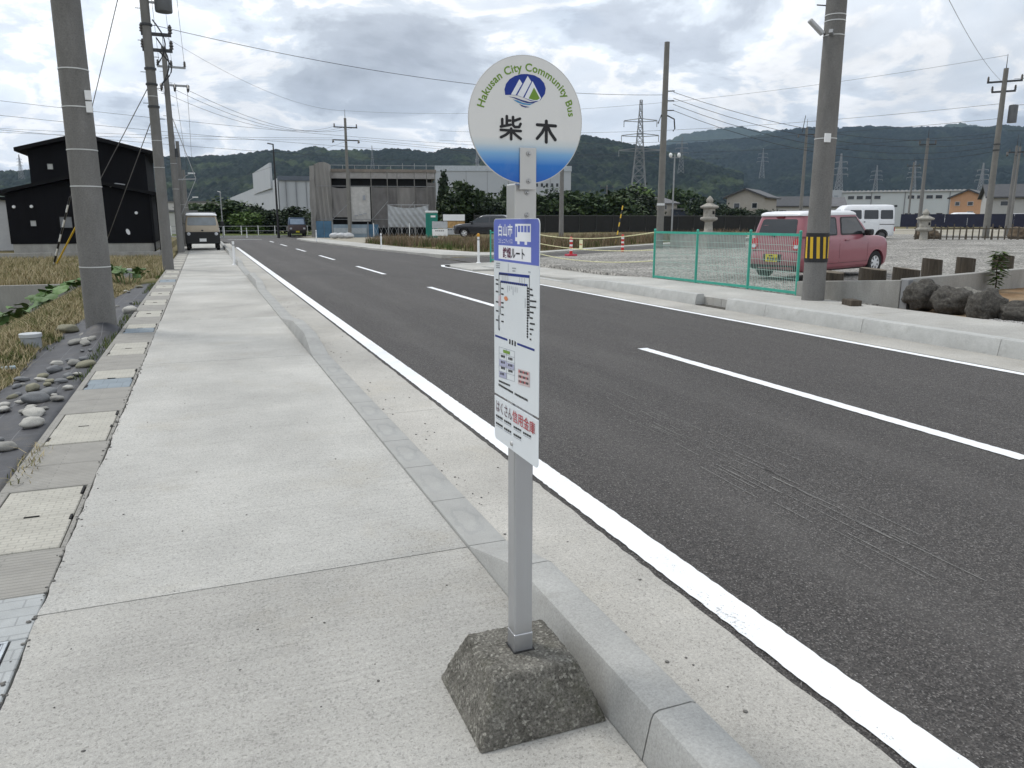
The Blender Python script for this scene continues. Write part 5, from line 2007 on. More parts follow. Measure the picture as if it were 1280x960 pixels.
patch(LV, 'rear', rect(-0.50, 0.50, 0.985, 1.335, 0.06, 0.03, -0.03), 0.006, glass_d, 'rear_window', PK)
for side in ('r', 'l'):
    patch(LV, side, rect(1.42, 2.36, 0.955, 1.36, 0.05, 0.02, -0.27), 0.004, trim_b, 'window_surround', PK)
    patch(LV, side, rect(1.46, 2.30, 0.985, 1.335, 0.04, 0.02, -0.24), 0.008, glass_car, 'side_window', PK)
    patch(LV, side, rect(0.72, 1.30, 0.955, 1.36, 0.05, 0.0, 0.0), 0.004, trim_b, 'window_surround', PK)
    patch(LV, side, rect(0.76, 1.26, 0.985, 1.335, 0.04, 0.0, 0.0), 0.008, glass_d, 'side_window', PK)
    patch(LV, side, rect(0.30, 0.60, 0.97, 1.34, 0.06, 0.06, 0.0), 0.005, glass_d, 'side_window', PK)
    for x in (1.36, 2.43, 0.70):
        patch(LV, side, [(x - 0.004, 0.36), (x + 0.004, 0.36), (x + 0.004, 0.93), (x - 0.004, 0.93)], 0.0018, trim_b, 'door_gap', PK)
    patch(LV, side, [(0.90, 0.335), (2.46, 0.335), (2.46, 0.342), (0.90, 0.342)], 0.0018, trim_b, 'door_gap', PK)
    s = -1 if side == 'r' else 1
    for x in (1.55, 0.84):
        MB().bar((x, s * 0.742, 0.845), (x + 0.16, s * 0.742, 0.845), 0.03, 0.028).build('door_handle', pink, PK, bevel=0.008)
    mr = MB()
    mr.box(2.20, 2.36, min(s * 0.76, s * 0.92), max(s * 0.76, s * 0.92), 0.93, 1.07)
    mr.build('mirror', trim_b, PK, bevel=0.035, seg=3)
    MB().bar((2.28, s * 0.69, 0.95), (2.28, s * 0.78, 0.96), 0.07, 0.05).build('mirror_stalk', trim_b, PK)
    # tall rear lamp
    patch(LV, 'rear', [(s * a, z) for a, z in rect(0.475, 0.665, 0.665, 0.92, 0.07)], 0.012, lamp_red, 'tail_lamp', PK)
    patch(LV, 'rear', [(s * a, z) for a, z in rect(0.515, 0.625, 0.70, 0.78, 0.03)], 0.018, lamp_clear, 'reversing_lamp', PK)
    for x in (0.56, 2.80):
        wheel(PK, x, s * 0.645, 0.275, 0.155, 7, None, 1 if side == 'r' else -1)
    patch(LV, 'front', [(s * a, z) for a, z in rect(0.34, 0.54, 0.55, 0.74, 0.08)], 0.01, lamp_clear, 'headlamp', PK)
patch(LV, 'front', rect(-0.52, 0.52, 0.985, 1.345, 0.05, 0.03, -0.03), 0.006, glass_d, 'windscreen', PK)
patch(LV, 'rear', [(-0.60, 0.628), (0.60, 0.628), (0.60, 0.636), (-0.60, 0.636)], 0.002, trim_b, 'tailgate_gap', PK)
patch(LV, 'rear', rect(-0.62, 0.62, 0.215, 0.33, 0.03), 0.006, trim_b, 'bumper_lip', PK)
MB().box(-0.05, 0.0, -0.24, 0.24, 0.40, 0.575).build('plate_recess', trim_b, PK, bevel=0.02)
np_ = MB().box(-0.062, -0.052, -0.165, 0.165, 0.405, 0.57).build('number_plate', M('plate_yellow', (0.62, 0.52, 0.02), 0.45), PK)
pm = MB()
for k in range(4):
    pm.box(-0.0645, -0.0625, 0.105 - 0.07 * k - 0.045, 0.105 - 0.07 * k, 0.43, 0.50)
pm.box(-0.0645, -0.0625, -0.05, 0.07, 0.525, 0.55)
pm.build('plate_characters', trim_b, np_, kind='stuff')
MB().bar((0.055, 0.02, 0.955), (0.085, 0.16, 1.0), 0.025, 0.02).build('rear_wiper', trim_b, PK)
MB().bar((0.19, -0.10, 1.375), (0.19, 0.10, 1.375), 0.03, 0.03).build('brake_lamp', M('lamp_dark_red', (0.12, 0.01, 0.015), 0.3), PK)
MB().box(0.4, 3.0, -0.55, 0.55, 0.16, 0.30).build('underbody', trim_b, PK)
# what the clear front side glass shows: dark cabin with seats
MB().box(1.5, 1.75, -0.55, 0.55, 0.6, 1.18).build('seat', trim_b, PK, bevel=0.05)

# ------------------------------------------------------------------ white van
van_w = car_paint('paint_white', (0.74, 0.76, 0.78))
VV = [(0.25, 0.03, 3.33, 0.68, 0.12), (0.35, 0.0, 3.38, 0.73, 0.14), (0.85, 0.0, 3.38, 0.735, 0.16), (1.02, 0.01, 3.30, 0.735, 0.16), (1.12, 0.015, 3.16, 0.73, 0.16), (1.60, 0.04, 2.78, 0.68, 0.14), (1.80, 0.07, 2.58, 0.63, 0.16), (1.86, 0.13, 2.45, 0.57, 0.18), (1.885, 0.3, 2.2, 0.42, 0.2)]


def make_van(label, loc, rot, group=None):
    t = thing('white_van', label, 'van', loc, rot, group)
    b = stack(VV, 5).build('body', van_w, t, smooth=38)
    cut_arches(b, [(0.65, 0.28), (2.85, 0.28)], 0.33, 0.735)
    for s, side in ((-1, 'r'), (1, 'l')):
        for a0, a1, sl in ((0.14, 0.78, 0.0), (0.88, 1.62, 0.0), (1.74, 2.62, -0.28)):
            patch(VV, side, rect(a0, a1, 1.13, 1.60, 0.05, 0.02, sl), 0.006, glass_d, 'side_window', t)
        for x in (0.83, 1.68, 2.75):
            patch(VV, side, [(x - 0.006, 0.40), (x + 0.006, 0.40), (x + 0.006, 1.62), (x - 0.006, 1.62)], 0.002, trim_b, 'door_gap', t)
        patch(VV, side, [(0.05, 0.84), (0.80, 0.84), (0.80, 0.875), (0.05, 0.875)], 0.006, trim_b, 'slide_rail', t)
        MB().bar((1.55, s * 0.742, 0.98), (1.62, s * 0.742, 0.98), 0.04, 0.05).build('door_handle', trim_b, t)
        for x in (0.65, 2.85):
            wheel(t, x, s * 0.64, 0.28, 0.15, 5, hub_d, -s)
        MB().box(2.72, 2.86, min(s * 0.74, s * 0.9), max(s * 0.74, s * 0.9), 1.15, 1.35).build('mirror', trim_b, t, bevel=0.02)
        patch(VV, 'rear', [(s * a, z) for a, z in rect(0.52, 0.70, 0.50, 0.70, 0.02)], 0.008, lamp_red, 'tail_lamp', t)
        patch(VV, 'front', [(s * a, z) for a, z in rect(0.42, 0.66, 0.62, 0.78, 0.03)], 0.008, lamp_clear, 'headlamp', t)
    patch(VV, 'front', rect(-0.60, 0.60, 1.14, 1.62, 0.05, 0.04, -0.04), 0.006, glass_d, 'windscreen', t)
    patch(VV, 'rear', rect(-0.58, 0.58, 1.12, 1.60, 0.05, 0.03, -0.03), 0.006, glass_d, 'rear_window', t)
    return t


make_van('white van parked beyond the pink car', (34.6, 31.95, 0.50), R(152))

# ------------------------------------------------------------------ black SUV by the site
SV_ = [(0.26, 0.08, 4.25, 0.80, 0.2), (0.36, 0.0, 4.33, 0.87, 0.3), (0.75, 0.0, 4.33, 0.89, 0.35), (0.90, 0.03, 4.22, 0.885, 0.4), (0.98, 0.06, 3.95, 0.875, 0.45), (1.02, 0.08, 3.15, 0.865, 0.3), (1.06, 0.10, 3.08, 0.85, 0.2), (1.42, 0.40, 2.50, 0.74, 0.2), (1.55, 0.55, 2.25, 0.68, 0.22), (1.60, 0.8, 2.0, 0.55, 0.25)]
suv_p = car_paint('paint_black', (0.012, 0.014, 0.020))
t = thing('black_suv', 'black crossover car parked at the construction site', 'car', (20.6, 51.7, 0.36), R(143))
b = stack(SV_, 6).build('body', suv_p, t, smooth=38)
cut_arches(b, [(0.85, 0.34), (3.45, 0.34)], 0.40, 0.89)
for s, side in ((-1, 'r'), (1, 'l')):
    patch(SV_, side, rect(0.55, 1.55, 1.08, 1.44, 0.05, 0.18, 0.0), 0.006, glass_d, 'side_window', t)
    patch(SV_, side, rect(1.65, 2.92, 1.08, 1.44, 0.05, 0.0, -0.45), 0.006, glass_d, 'side_window', t)
    for x in (0.85, 3.45):
        wheel(t, x, s * 0.79, 0.33, 0.2, 5, hub_m, -s)
    MB().box(2.85, 3.0, min(s * 0.9, s * 1.06), max(s * 0.9, s * 1.06), 1.0, 1.14).build('mirror', suv_p, t, bevel=0.03)
    patch(SV_, 'front', [(s * a, z) for a, z in rect(0.45, 0.78, 0.70, 0.84, 0.03)], 0.01, lamp_clear, 'headlamp', t)
patch(SV_, 'front', rect(-0.68, 0.68, 1.08, 1.44, 0.06, 0.06, -0.06), 0.006, glass_d, 'windscreen', t)
patch(SV_, 'front', rect(-0.45, 0.45, 0.42, 0.62, 0.04), 0.012, trim_b, 'grille', t)

# ------------------------------------------------------------------ beige flat-bed truck on the sidewalk, facing the camera
beige = car_paint('paint_beige', (0.40, 0.335, 0.245), 0.4)
CB = [(0.55, 0.02, 1.58, 0.83, 0.06), (0.98, 0.0, 1.62, 0.84, 0.08), (1.12, 0.0, 1.60, 0.84, 0.10), (1.30, 0.0, 1.52, 0.83, 0.10), (1.74, 0.05, 1.26, 0.755, 0.10), (1.82, 0.08, 1.20, 0.74, 0.12)]
t = thing('beige_truck', 'beige and black flat bed truck parked across the left sidewalk', 'truck', (0.0, 46.3, 0.0), R(-90))
stack([q for q in CB], 5).build('cab', beige, t, smooth=38)
stack([(1.80, 0.02, 1.30, 0.775, 0.10), (1.86, 0.02, 1.30, 0.775, 0.12), (1.92, 0.08, 1.18, 0.72, 0.15), (1.945, 0.2, 1.0, 0.55, 0.2)], 5).build('cab_roof', roof_w, t, smooth=45)
patch(CB, 'front', rect(-0.72, 0.72, 1.30, 1.72, 0.05, 0.03, -0.03), 0.010, glassy('truck_screen', (0.16, 0.19, 0.21), 0.06), 'windscreen', t)
MB().box(1.50, 1.66, -0.86, 0.86, 0.34, 0.97).build('front_bumper', trim_b, t, bevel=0.05)
for s in (-1, 1):
    hl = MB().lathe([(0.002, 0.0), (0.085, 0.0), (0.085, 0.03), (0.05, 0.05), (0.002, 0.055)], 16).build('headlamp', lamp_clear, t, smooth=50)
    hl.location = (1.655, s * 0.68, 0.86)
    hl.rotation_euler = (0, R(90), 0)
    MB().box(1.45, 1.53, s * 1.02 - 0.09, s * 1.02 + 0.09, 1.26, 1.52).build('mirror', trim_b, t, bevel=0.03)
    MB().bar((1.45, s * 0.82, 1.38), (1.49, s * 0.95, 1.40), 0.03).build('mirror_arm', trim_b, t)
    patch(CB, 'r' if s < 0 else 'l', rect(0.35, 1.38, 1.30, 1.72, 0.04, 0.0, -0.12), 0.008, glass_d, 'side_window', t)
    wheel(t, 1.15, s * 0.74, 0.30, 0.18, 6, hub_d, -s)
    wheel(t, -1.3, s * 0.72, 0.30, 0.20, 6, hub_d, -s)
MB().box(1.655, 1.672, -0.17, 0.17, 0.46, 0.62).build('number_plate', white_p, t)
MB().box(1.63, 1.665, -0.05, 0.05, 1.005, 1.075).build('badge', trim_b, t, bevel=0.02)
MB().box(-2.9, -0.08, -0.84, 0.84, 0.66, 0.74).build('bed', hub_d, t)
for s in (-1, 1):
    MB().box(-2.9, -0.08, s * 0.84 - 0.02, s * 0.84 + 0.02, 0.74, 1.12).build('bed_side', beige, t)
MB().box(-2.8, 1.5, -0.4, 0.4, 0.40, 0.64).build('chassis', trim_b, t)
MB().bar((-0.06, -0.75, 1.98), (-0.06, 0.75, 1.98), 0.06).build('headboard_rail', galv, t)
for s in (-1, 1):
    MB().bar((-0.06, s * 0.72, 0.74), (-0.06, s * 0.72, 1.95), 0.05).build('headboard_post', galv, t)

# ================================================================== right sidewalk furniture
# leaning-looking concrete pole with hazard wrap and lamp
pH = utility_pole('thick concrete utility pole with black and yellow wrap on the right sidewalk', (9.80, 10.55, 0.12), 11.0, 0.190, 0.125, bands=(2.73, 4.33, 4.55, 4.64), n=24)
rr = lambda z: 0.190 + (0.125 - 0.190) * z / 11.0
MB().cyl((0, 0, 0.70), (0, 0, 1.19), rr(0.7) + 0.006, rr(1.19) + 0.006, 24).build('hazard_wrap', black_p, pH, smooth=50)
for k in range(11):
    a0 = 2 * math.pi * k / 11
    vs, fs = [], []
    for i, z in enumerate(np.linspace(0.765, 1.125, 5)):
        for da in (0, 0.27):
            a = a0 + da - 0.18 * i / 4 * 0.6
            r = rr(z) + 0.0085
            vs.append((r * math.cos(a), r * math.sin(a), z))
    for i in range(4):
        fs.append((2 * i, 2 * i + 1, 2 * i + 3, 2 * i + 2))
    MB().add(vs, fs).build('stripe', yellow_p, pH)
dirc = Vector((-0.82, -0.57, 0)).normalized()
MB().bar(dirc * 0.15 + Vector((0, 0, 4.33)), dirc * 0.24 + Vector((0, 0, 4.37)), 0.06).build('lamp_bracket', galv, pH)
lh = Vector((-0.93, 0.37, 0)).normalized()
MB().bar(lh * 0.18 + Vector((0, 0, 4.36)), lh * 0.42 + Vector((0, 0, 4.58)), 0.12, 0.06).build('lamp_head', M('lamp_grey', (0.5, 0.51, 0.52), 0.4), pH, bevel=0.02)
MB().box(-0.17, -0.05, -0.172, -0.150, 2.66, 2.80).build('number_plate', white_p, pH)
for k, (z, a) in enumerate(((4.95, 0.0), (4.80, 2.9))):
    q = Vector((math.cos(a - 0.37), math.sin(a - 0.37), 0))
    MB().cyl(q * 0.14 + Vector((0, 0, z)), q * 0.30 + Vector((0, 0, z + 0.02)), 0.010, 0.010, 6).build('step_bolt', iron, pH)

# green mesh fence along the lot
fence_g = M('fence_green', (0.055, 0.36, 0.27), 0.4, var=0.1, scale=5)
mesh_g = M('fence_wire', (0.36, 0.52, 0.46), 0.45, var=0.1)


def mesh_fence(label, pts, h, zs):
    t = thing('mesh_fence', label, 'fence', (pts[0][0], pts[0][1], zs[0]))
    o = Vector((pts[0][0], pts[0][1], zs[0]))
    P = [Vector((x, y, z)) - o for (x, y), z in zip(pts, zs)]
    for p in P:
        q = MB().cyl(p + Vector((0, 0, -0.2)), p + Vector((0, 0, h + 0.02)), 0.026, 0.026, 12)
        po = q.build('post', fence_g, t, smooth=50)
        MB().lathe([(0.030, 0.0), (0.030, 0.015), (0.02, 0.03), (0.004, 0.035)], 12, p + Vector((0, 0, h + 0.02))).build('post_cap', fence_g, po, smooth=50)
    for a, b_ in zip(P[:-1], P[1:]):
        m = MB()
        d = b_ - a
        L = d.length
        n = int(L / 0.05)
        for k in range(1, n):
            q = a + d * (k / n)
            m.bar(q + Vector((0, 0, 0.06)), q + Vector((0, 0, h - 0.02)), 0.0055)
        for z in (0.30, 0.42, 0.62, 0.80, h - 0.22):
            m.bar(a + Vector((0, 0, z)), b_ + Vector((0, 0, z)), 0.006)
        m.build('wire_panel', mesh_g, t, kind='stuff')
        for z in (0.05, h - 0.03):
            MB().bar(a + Vector((0, 0, z)), b_ + Vector((0, 0, z)), 0.028, 0.05).build('rail', fence_g, t)
    return t


mesh_fence('green mesh fence along the gravel lot in front of the pink car', [(10.12, 16.25), (10.15, 14.55), (10.17, 12.78), (10.12, 11.32)], 1.13, [0.15, 0.15, 0.16, 0.16])
mesh_fence('green mesh fence panel at the far corner behind the bus stop board', [(9.62, 26.45), (10.25, 25.3)], 1.05, [0.10, 0.12])

# yellow and white ropes across the lot entrance
rope_m = M('rope', (0.62, 0.60, 0.36), 0.8, var=0.35, scale=30)
for z0, z1, sag, lab in ((1.10, 1.10, 0.22, 'top rope hanging across the lot entrance'), (0.80, 0.68, 0.16, 'middle rope hanging across the lot entrance'), (0.48, 0.42, 0.20, 'lowest rope hanging across the lot entrance')):
    p0, p1 = Vector((10.25, 25.3, z0 + 0.12)), Vector((10.12, 16.25, z1 + 0.15))
    pts = [p0.lerp(p1, i / 20) - Vector((0, 0, sag * 4 * (i / 20) * (1 - i / 20))) for i in range(21)]
    tag(MB().tube(pts, 0.013, 6).build('rope', rope_m), lab, 'rope', 'ropes across the entrance')
t = thing('rope_tag', 'small yellow and white card hanging on the top rope', 'sign', (10.19, 20.35, 0.90))
MB().box(-0.004, 0.004, -0.10, 0.10, -0.19, 0.09).build('card', M('card_yellow', (0.66, 0.66, 0.42), 0.6), t)
MB().box(-0.0055, 0.0055, -0.085, 0.085, -0.07, -0.03).build('print', M('card_red', (0.45, 0.22, 0.12), 0.6), t)

# red and white marker posts by the side street
cone_r = M('marker_red', (0.56, 0.035, 0.035), 0.45, var=0.08)
for (x, y, z, lab, base) in ((13.1, 27.0, 0.12, 'red and white marker post with a base left of the other', True), (16.2, 28.5, 0.17, 'red and white marker post nearer the lantern', False)):
    t = thing('marker_post', lab, 'marker post', (x, y, z), 0, 'red marker posts')
    hh = 0.78
    MB().lathe([(0.15, 0), (0.15, 0.03), (0.06, 0.05), (0.055, hh), (0.02, hh + 0.03)], 16).build('post', cone_r, t, smooth=40)
    if base:
        MB().box(-0.19, 0.19, -0.19, 0.19, 0.0, 0.16).build('base', M('marker_base', (0.42, 0.03, 0.06), 0.6), t, bevel=0.03)
    for z2 in (0.28, 0.45, 0.62):
        MB().lathe([(0.0605, z2), (0.0605, z2 + 0.075)], 16).build('reflective_band', white_p, t)

# low concrete wall, stumps, rocks, sapling
W = thing('low_wall', 'low concrete wall edging the gravel lot beside the hazard pole', 'wall', (10.05, 11.25, 0.0))
MB().prism([(0, 0), (0.33, -1.98), (0.49, -1.96), (0.16, 0.02)], 0.0, lambda x, y: 0.43 - 0.075 * y).build('wall_panel', wall_c, W, bevel=0.012)
MB().prism([(0.40, -2.0), (8.5, -0.45), (8.47, -0.30), (0.50, -1.82)], 0.0, lambda x, y: 0.585 + 0.012 * x).build('wall_panel', wall_c, W, bevel=0.012)
MB().prism([(0.325, -2.14), (0.47, -2.10), (0.485, -1.985), (0.335, -1.99)], 0.0, 0.595).build('wall_end', M('wall_end_grey', (0.22, 0.225, 0.23), 0.85, var=0.1, scale=6), W, bevel=0.012)

stump_m, nt_, b_ = new_mat('stump_wood')
N_ = NT(nt_)
gv = N_.mapped((26, 26, 1.6))
gn = N_.noise(1.0, 6, 0.7, gv)
N_.link(N_.mix(N_.ramp(gn, [(0.3, 0.0), (0.7, 1.0)]), (0.030, 0.024, 0.018), (0.105, 0.085, 0.062)), b_.inputs['Base Color'])
b_.inputs['Roughness'].default_value = 0.95
N_.bump(gn, 0.9, 0.03, b_)
stump_top = M('stump_top', (0.14, 0.115, 0.085), 0.9, var=0.3, scale=12, bump=0.4, bscale=30)


def stump(label, loc, r, h, seed, tilt=0.0):
    t = thing('wood_stump', label, 'stump', loc, seed * 1.3, 'wooden stumps along the lot')
    t.rotation_euler = (tilt, 0, seed * 1.3)
    n, m_ = 26, 5
    V, F = [], []
    for k in range(m_):
        z = -0.15 + (h + 0.15) * k / (m_ - 1)
        for i in range(n):
            a = 2 * math.pi * i / n
            rr_ = r * (1 + 0.05 * math.sin(3 * a + seed) + 0.035 * math.sin(11 * a + 2 * seed) + 0.05 * (1 - k / 4) + 0.02 * math.sin(7 * a + k))
            V.append((rr_ * math.cos(a), rr_ * math.sin(a), z + (0.022 * math.sin(a + seed) if k == m_ - 1 else 0)))
    for k in range(m_ - 1):
        for i in range(n):
            F.append((k * n + i, k * n + (i + 1) % n, (k + 1) * n + (i + 1) % n, (k + 1) * n + i))
    MB().add(V, F).build('trunk_piece', stump_m, t, smooth=60)
    top = V[(m_ - 1) * n:]
    MB().add([(x * 0.999, y * 0.999, z + 0.002) for x, y, z in top], [tuple(range(n))]).build('cut_top', stump_top, t)
    return t


stump('wooden stump directly right of the hazard pole behind the wall', (11.0, 11.4, 0.16), 0.205, 0.41, 1)
stump('wooden stump in front of the middle of the pink car', (11.0, 10.42, 0.16), 0.215, 0.52, 2, 0.0)
stump('leaning wooden stump in front of the front wheel of the pink car', (11.05, 9.80, 0.16), 0.21, 0.56, 3, -0.02)
stump('tall wooden stump standing alone above the dark rocks', (13.35, 11.2, 0.22), 0.175, 0.56, 4, 0.03)
stump('wooden stump behind the sapling', (14.3, 11.25, 0.24), 0.17, 0.54, 5)
stump('rightmost wooden stump on the edge of the lot', (15.55, 11.35, 0.26), 0.185, 0.54, 6)
t = thing('wood_block', 'dark block of wood lying at the foot of the low wall', 'wood block', (9.75, 9.62, 0.13), R(70))
MB().box(-0.17, 0.17, -0.09, 0.09, 0, 0.13).build('block', stump_m, t, bevel=0.012)

# planting bed with rocks
bed_m = soil_mat('bed_soil', [(0.3, (0.16, 0.10, 0.055)), (0.5, (0.25, 0.17, 0.10)), (0.7, (0.33, 0.25, 0.165))], 1.3)
bu, bv = 30, 34
BX = np.linspace(10.05, 17.5, bu)
BY = np.linspace(4.6, 10.2, bv)
BXX, BYY = np.meshgrid(BX, BY, indexing='ij')
wall_y = 9.28 + (BXX - 10.45) * 0.191
BYY = np.minimum(BYY, wall_y - 0.02)
BZ = 0.125 + 0.16 * smoothstep(10.5, 12.2, BXX) * smoothstep(6.2, 8.2, BYY) + 0.03 * fbm(BXX, BYY, 0.7, 2.0, 4)
struct(link_mesh('planting_bed', np_mesh('planting_bed', np.stack([BXX, BYY, BZ], -1).reshape(-1, 3), grid_faces(bu, bv)), bed_m, smooth=180))
rock_m = M('dark_rock', (0.075, 0.070, 0.062), 0.9, var=0.4, scale=5, speck=0.35, sscale=30, bump=0.9, bscale=16, bdist=0.03, tint=(0.17, 0.16, 0.14), tint_scale=6, tint_amt=0.6)
rock_p = M('pale_rock', (0.24, 0.23, 0.20), 0.9, var=0.25, scale=5, speck=0.25, sscale=30, bump=0.8, bscale=14, bdist=0.03)


def rock(label, loc, sx, sy, sz, seed, mat=None, rz=0.0):
    me = pebble_mesh('rock', 1.0, 4, seed, 1.0, 0.30)
    for v in me.vertices:
        q = Vector(v.co)
        n2 = mnoise.noise(q * 4.2 + Vector((seed, seed * 2, 0))) * 0.10 + mnoise.noise(q * 9 + Vector((seed, 0, 0))) * 0.04
        v.co = q * (1 + n2)
    o = link_mesh('rock', me, mat or rock_m, smooth=70)
    o.location = loc
    o.scale = (sx, sy, sz)
    o.rotation_euler = (0, 0, rz)
    return tag(o, label, 'rock', 'rocks edging the planting bed')


rock('rough dark rock at the corner of the low wall', (10.52, 8.95, 0.36), 0.30, 0.26, 0.26, 1.3, None, 0.2)
rock('dark rounded rock second from the wall corner', (10.50, 8.42, 0.31), 0.25, 0.27, 0.24, 2.1, None, 0.5)
rock('tall dark rock in the middle of the row', (10.42, 7.78, 0.30), 0.23, 0.25, 0.25, 3.7, None, 1.0)
rock('long low dark rock right of the middle of the row', (10.55, 7.33, 0.24), 0.20, 0.33, 0.18, 4.4, None, 0.3)
rock('dark rock at the right edge of the picture in front', (10.85, 6.95, 0.25), 0.22, 0.26, 0.19, 5.2, None, 0.8)
rock('dark rock set back behind the row at the right edge', (11.6, 7.75, 0.34), 0.24, 0.22, 0.18, 6.1, None, 0.1)
rock('pale rock lying behind the dark row', (11.3, 8.85, 0.30), 0.34, 0.25, 0.17, 7.9, rock_p, 0.4)
gp, gs = [], []
for _ in range(1500):
    x, y = random.uniform(10.03, 10.5), random.uniform(5.0, 7.6)
    if random.random() < 0.9:
        gp.append((x, y, 0.14))
        gs.append(random.uniform(0.010, 0.022))
scatter_grit('white_gravel', gp, M('pale_gravel', (0.42, 0.415, 0.40), 0.9, var=0.4, scale=25), gs, 'pale loose gravel beside the rocks at the right edge')

# sapling
t = thing('sapling', 'small leafy sapling growing behind the rocks', 'sapling', (12.95, 9.55, 0.26))
stem = MB().tube([(0, 0, -0.05), (0.01, 0, 0.2), (-0.01, 0.01, 0.45), (0.02, 0, 0.70)], [0.014, 0.012, 0.009, 0.004], 6)
stem.build('trunk', bark, t)
lm = MB()
for k in range(84):
    z = 0.12 + 0.62 * (k / 84) ** 0.8
    a = k * 2.4
    ln = random.uniform(0.13, 0.24) * (1.0 if z > 0.3 else 0.7)
    d = Vector((math.cos(a), math.sin(a), random.uniform(-0.35, 0.35)))
    s = Vector((-math.sin(a), math.cos(a), 0)) * 0.034
    p = Vector((0, 0, z))
    lm.add([p, p + d * ln * 0.5 + s, p + d * ln + Vector((0, 0, -0.03)), p + d * ln * 0.5 - s], [(0, 1, 2, 3)])
    p2 = p + d * ln * 0.35
    d2 = Vector((math.cos(a + 0.9), math.sin(a + 0.9), 0.1))
    s2 = Vector((-math.sin(a + 0.9), math.cos(a + 0.9), 0)) * 0.026
    lm.add([p2, p2 + d2 * ln * 0.4 + s2, p2 + d2 * ln * 0.75, p2 + d2 * ln * 0.4 - s2], [(0, 1, 2, 3)])
lm.build('foliage', leaf_c, t, kind='stuff')

# ------------------------------------------------------------------ delineators across the side street
delineator('white delineator post with orange cap on the corner island', (9.0, 26.0, 0.06), 0.95, M('cap_orange', (0.55, 0.27, 0.03), 0.5))
delineator('white delineator post at the far corner before the verge', (8.75, 41.0, 0.05), 0.85)
delineator('white delineator post on the far sidewalk near the blue panels', (7.65, 58.0, 0.05), 0.85)

# ------------------------------------------------------------------ stone lanterns
granite = M('granite', (0.33, 0.315, 0.28), 0.92, var=0.2, scale=3, speck=0.3, sscale=45, bump=0.4, bscale=25, tint=(0.18, 0.175, 0.15), tint_scale=3.5)


def lantern(label, loc, s, rot=0.3, plinth=True):
    t = thing('stone_lantern', label, 'stone lantern', loc, rot, 'stone lanterns', s)
    z = 0.0
    if plinth:
        MB().box(-1.8, 1.8, -1.5, 1.5, -0.1, 0.86).build('plinth', M('plinth_stone', (0.30, 0.285, 0.265), 0.9, var=0.15, scale=2), t, bevel=0.02)
        MB().box(-0.55, 0.55, -0.55, 0.55, 0.86, 0.96).build('step', granite, t, bevel=0.03)
        z = 0.96
    MB().lathe([(0.30, z), (0.27, z + 0.06), (0.24, z + 0.5), (0.25, z + 0.62)], 14).build('shaft', granite, t, smooth=40)
    MB().lathe([(0.28, z + 0.62), (0.52, z + 0.72), (0.55, z + 0.80), (0.52, z + 0.88), (0.36, z + 0.92)], 6).build('platform', granite, t, bevel=0.02)
    fb = MB().lathe([(0.36, z + 0.92), (0.37, z + 1.40)], 6).build('fire_box', granite, t)
    MB().box(-0.07, 0.11, -0.335, -0.30, z + 1.07, z + 1.26).build('fire_opening', M('opening_dark', (0.01, 0.01, 0.01), 0.9), fb)
    MB().lathe([(0.36, z + 1.40), (0.56, z + 1.44), (0.60, z + 1.54), (0.46, z + 1.60), (0.26, z + 1.70), (0.17, z + 1.76)], 6).build('roof', granite, t, bevel=0.03)
    MB().lathe([(0.16, z + 1.76), (0.21, z + 1.82), (0.22, z + 1.95), (0.17, z + 2.03), (0.11, z + 2.10), (0.03, z + 2.18)], 12).build('finial', granite, t, smooth=50)
    return t


lantern('tall stone lantern on a square plinth behind the green fence', (21.2, 29.6, 0.36), 0.72, 0.25)
lantern('stone lantern standing right of the white van', (33.7, 29.0, 0.55), 0.72, 0.1, False)

# ================================================================== far end of the road, the building site
far_kerb = struct(MB().prism([(-60, 80.6), (60, 80.6), (60, 80.9), (-60, 80.9)], -0.1, 0.16).build('kerb', kerb_r))
lawn_m = soil_mat('far_lawn', [(0.3, (0.06, 0.085, 0.025)), (0.55, (0.10, 0.12, 0.04)), (0.75, (0.17, 0.16, 0.07))])
struct(MB().prism([(-60, 80.91), (60, 80.91), (60, 110), (-60, 110)], -0.1, 0.18).build('far_lawn', lawn_m))
# far right sidewalk with its pointed corner, and the verge behind it
fsw = [(7.45, 69.0), (7.35, 62.0), (7.95, 51.0), (8.40, 43.0), (9.05, 36.0), (9.6, 32.6), (10.6, 30.9), (12.6, 31.0), (24, 36.5), (34, 41.5), (33.6, 42.2), (23.6, 37.2), (13.2, 32.2), (11.6, 33.9), (10.4, 43), (9.9, 52), (9.4, 62), (9.3, 69.0)]
struct(MB().prism(fsw, -0.1, lambda x, y: 0.10 + zr(x)).build('sidewalk', walk_b, bevel=0.01))
verge_poly = [(9.95, 52), (10.45, 43), (11.65, 33.95), (13.2, 32.25), (23.6, 37.25), (33.6, 42.25), (32, 44.5), (22.5, 43.0), (15.2, 46.0), (12.6, 55)]
verge_o = struct(MB().prism(verge_poly, -0.1, lambda x, y: 0.11 + zr(x)).build('verge', ground_mat))


def in_poly(px, py, poly):
    inside = np.zeros(len(px), bool)
    n = len(poly)
    for i in range(n):
        x0, y0 = poly[i]
        x1, y1 = poly[(i + 1) % n]
        c = ((y0 > py) != (y1 > py)) & (px < (x1 - x0) * (py - y0) / (y1 - y0 + 1e-12) + x0)
        inside ^= c
    return inside


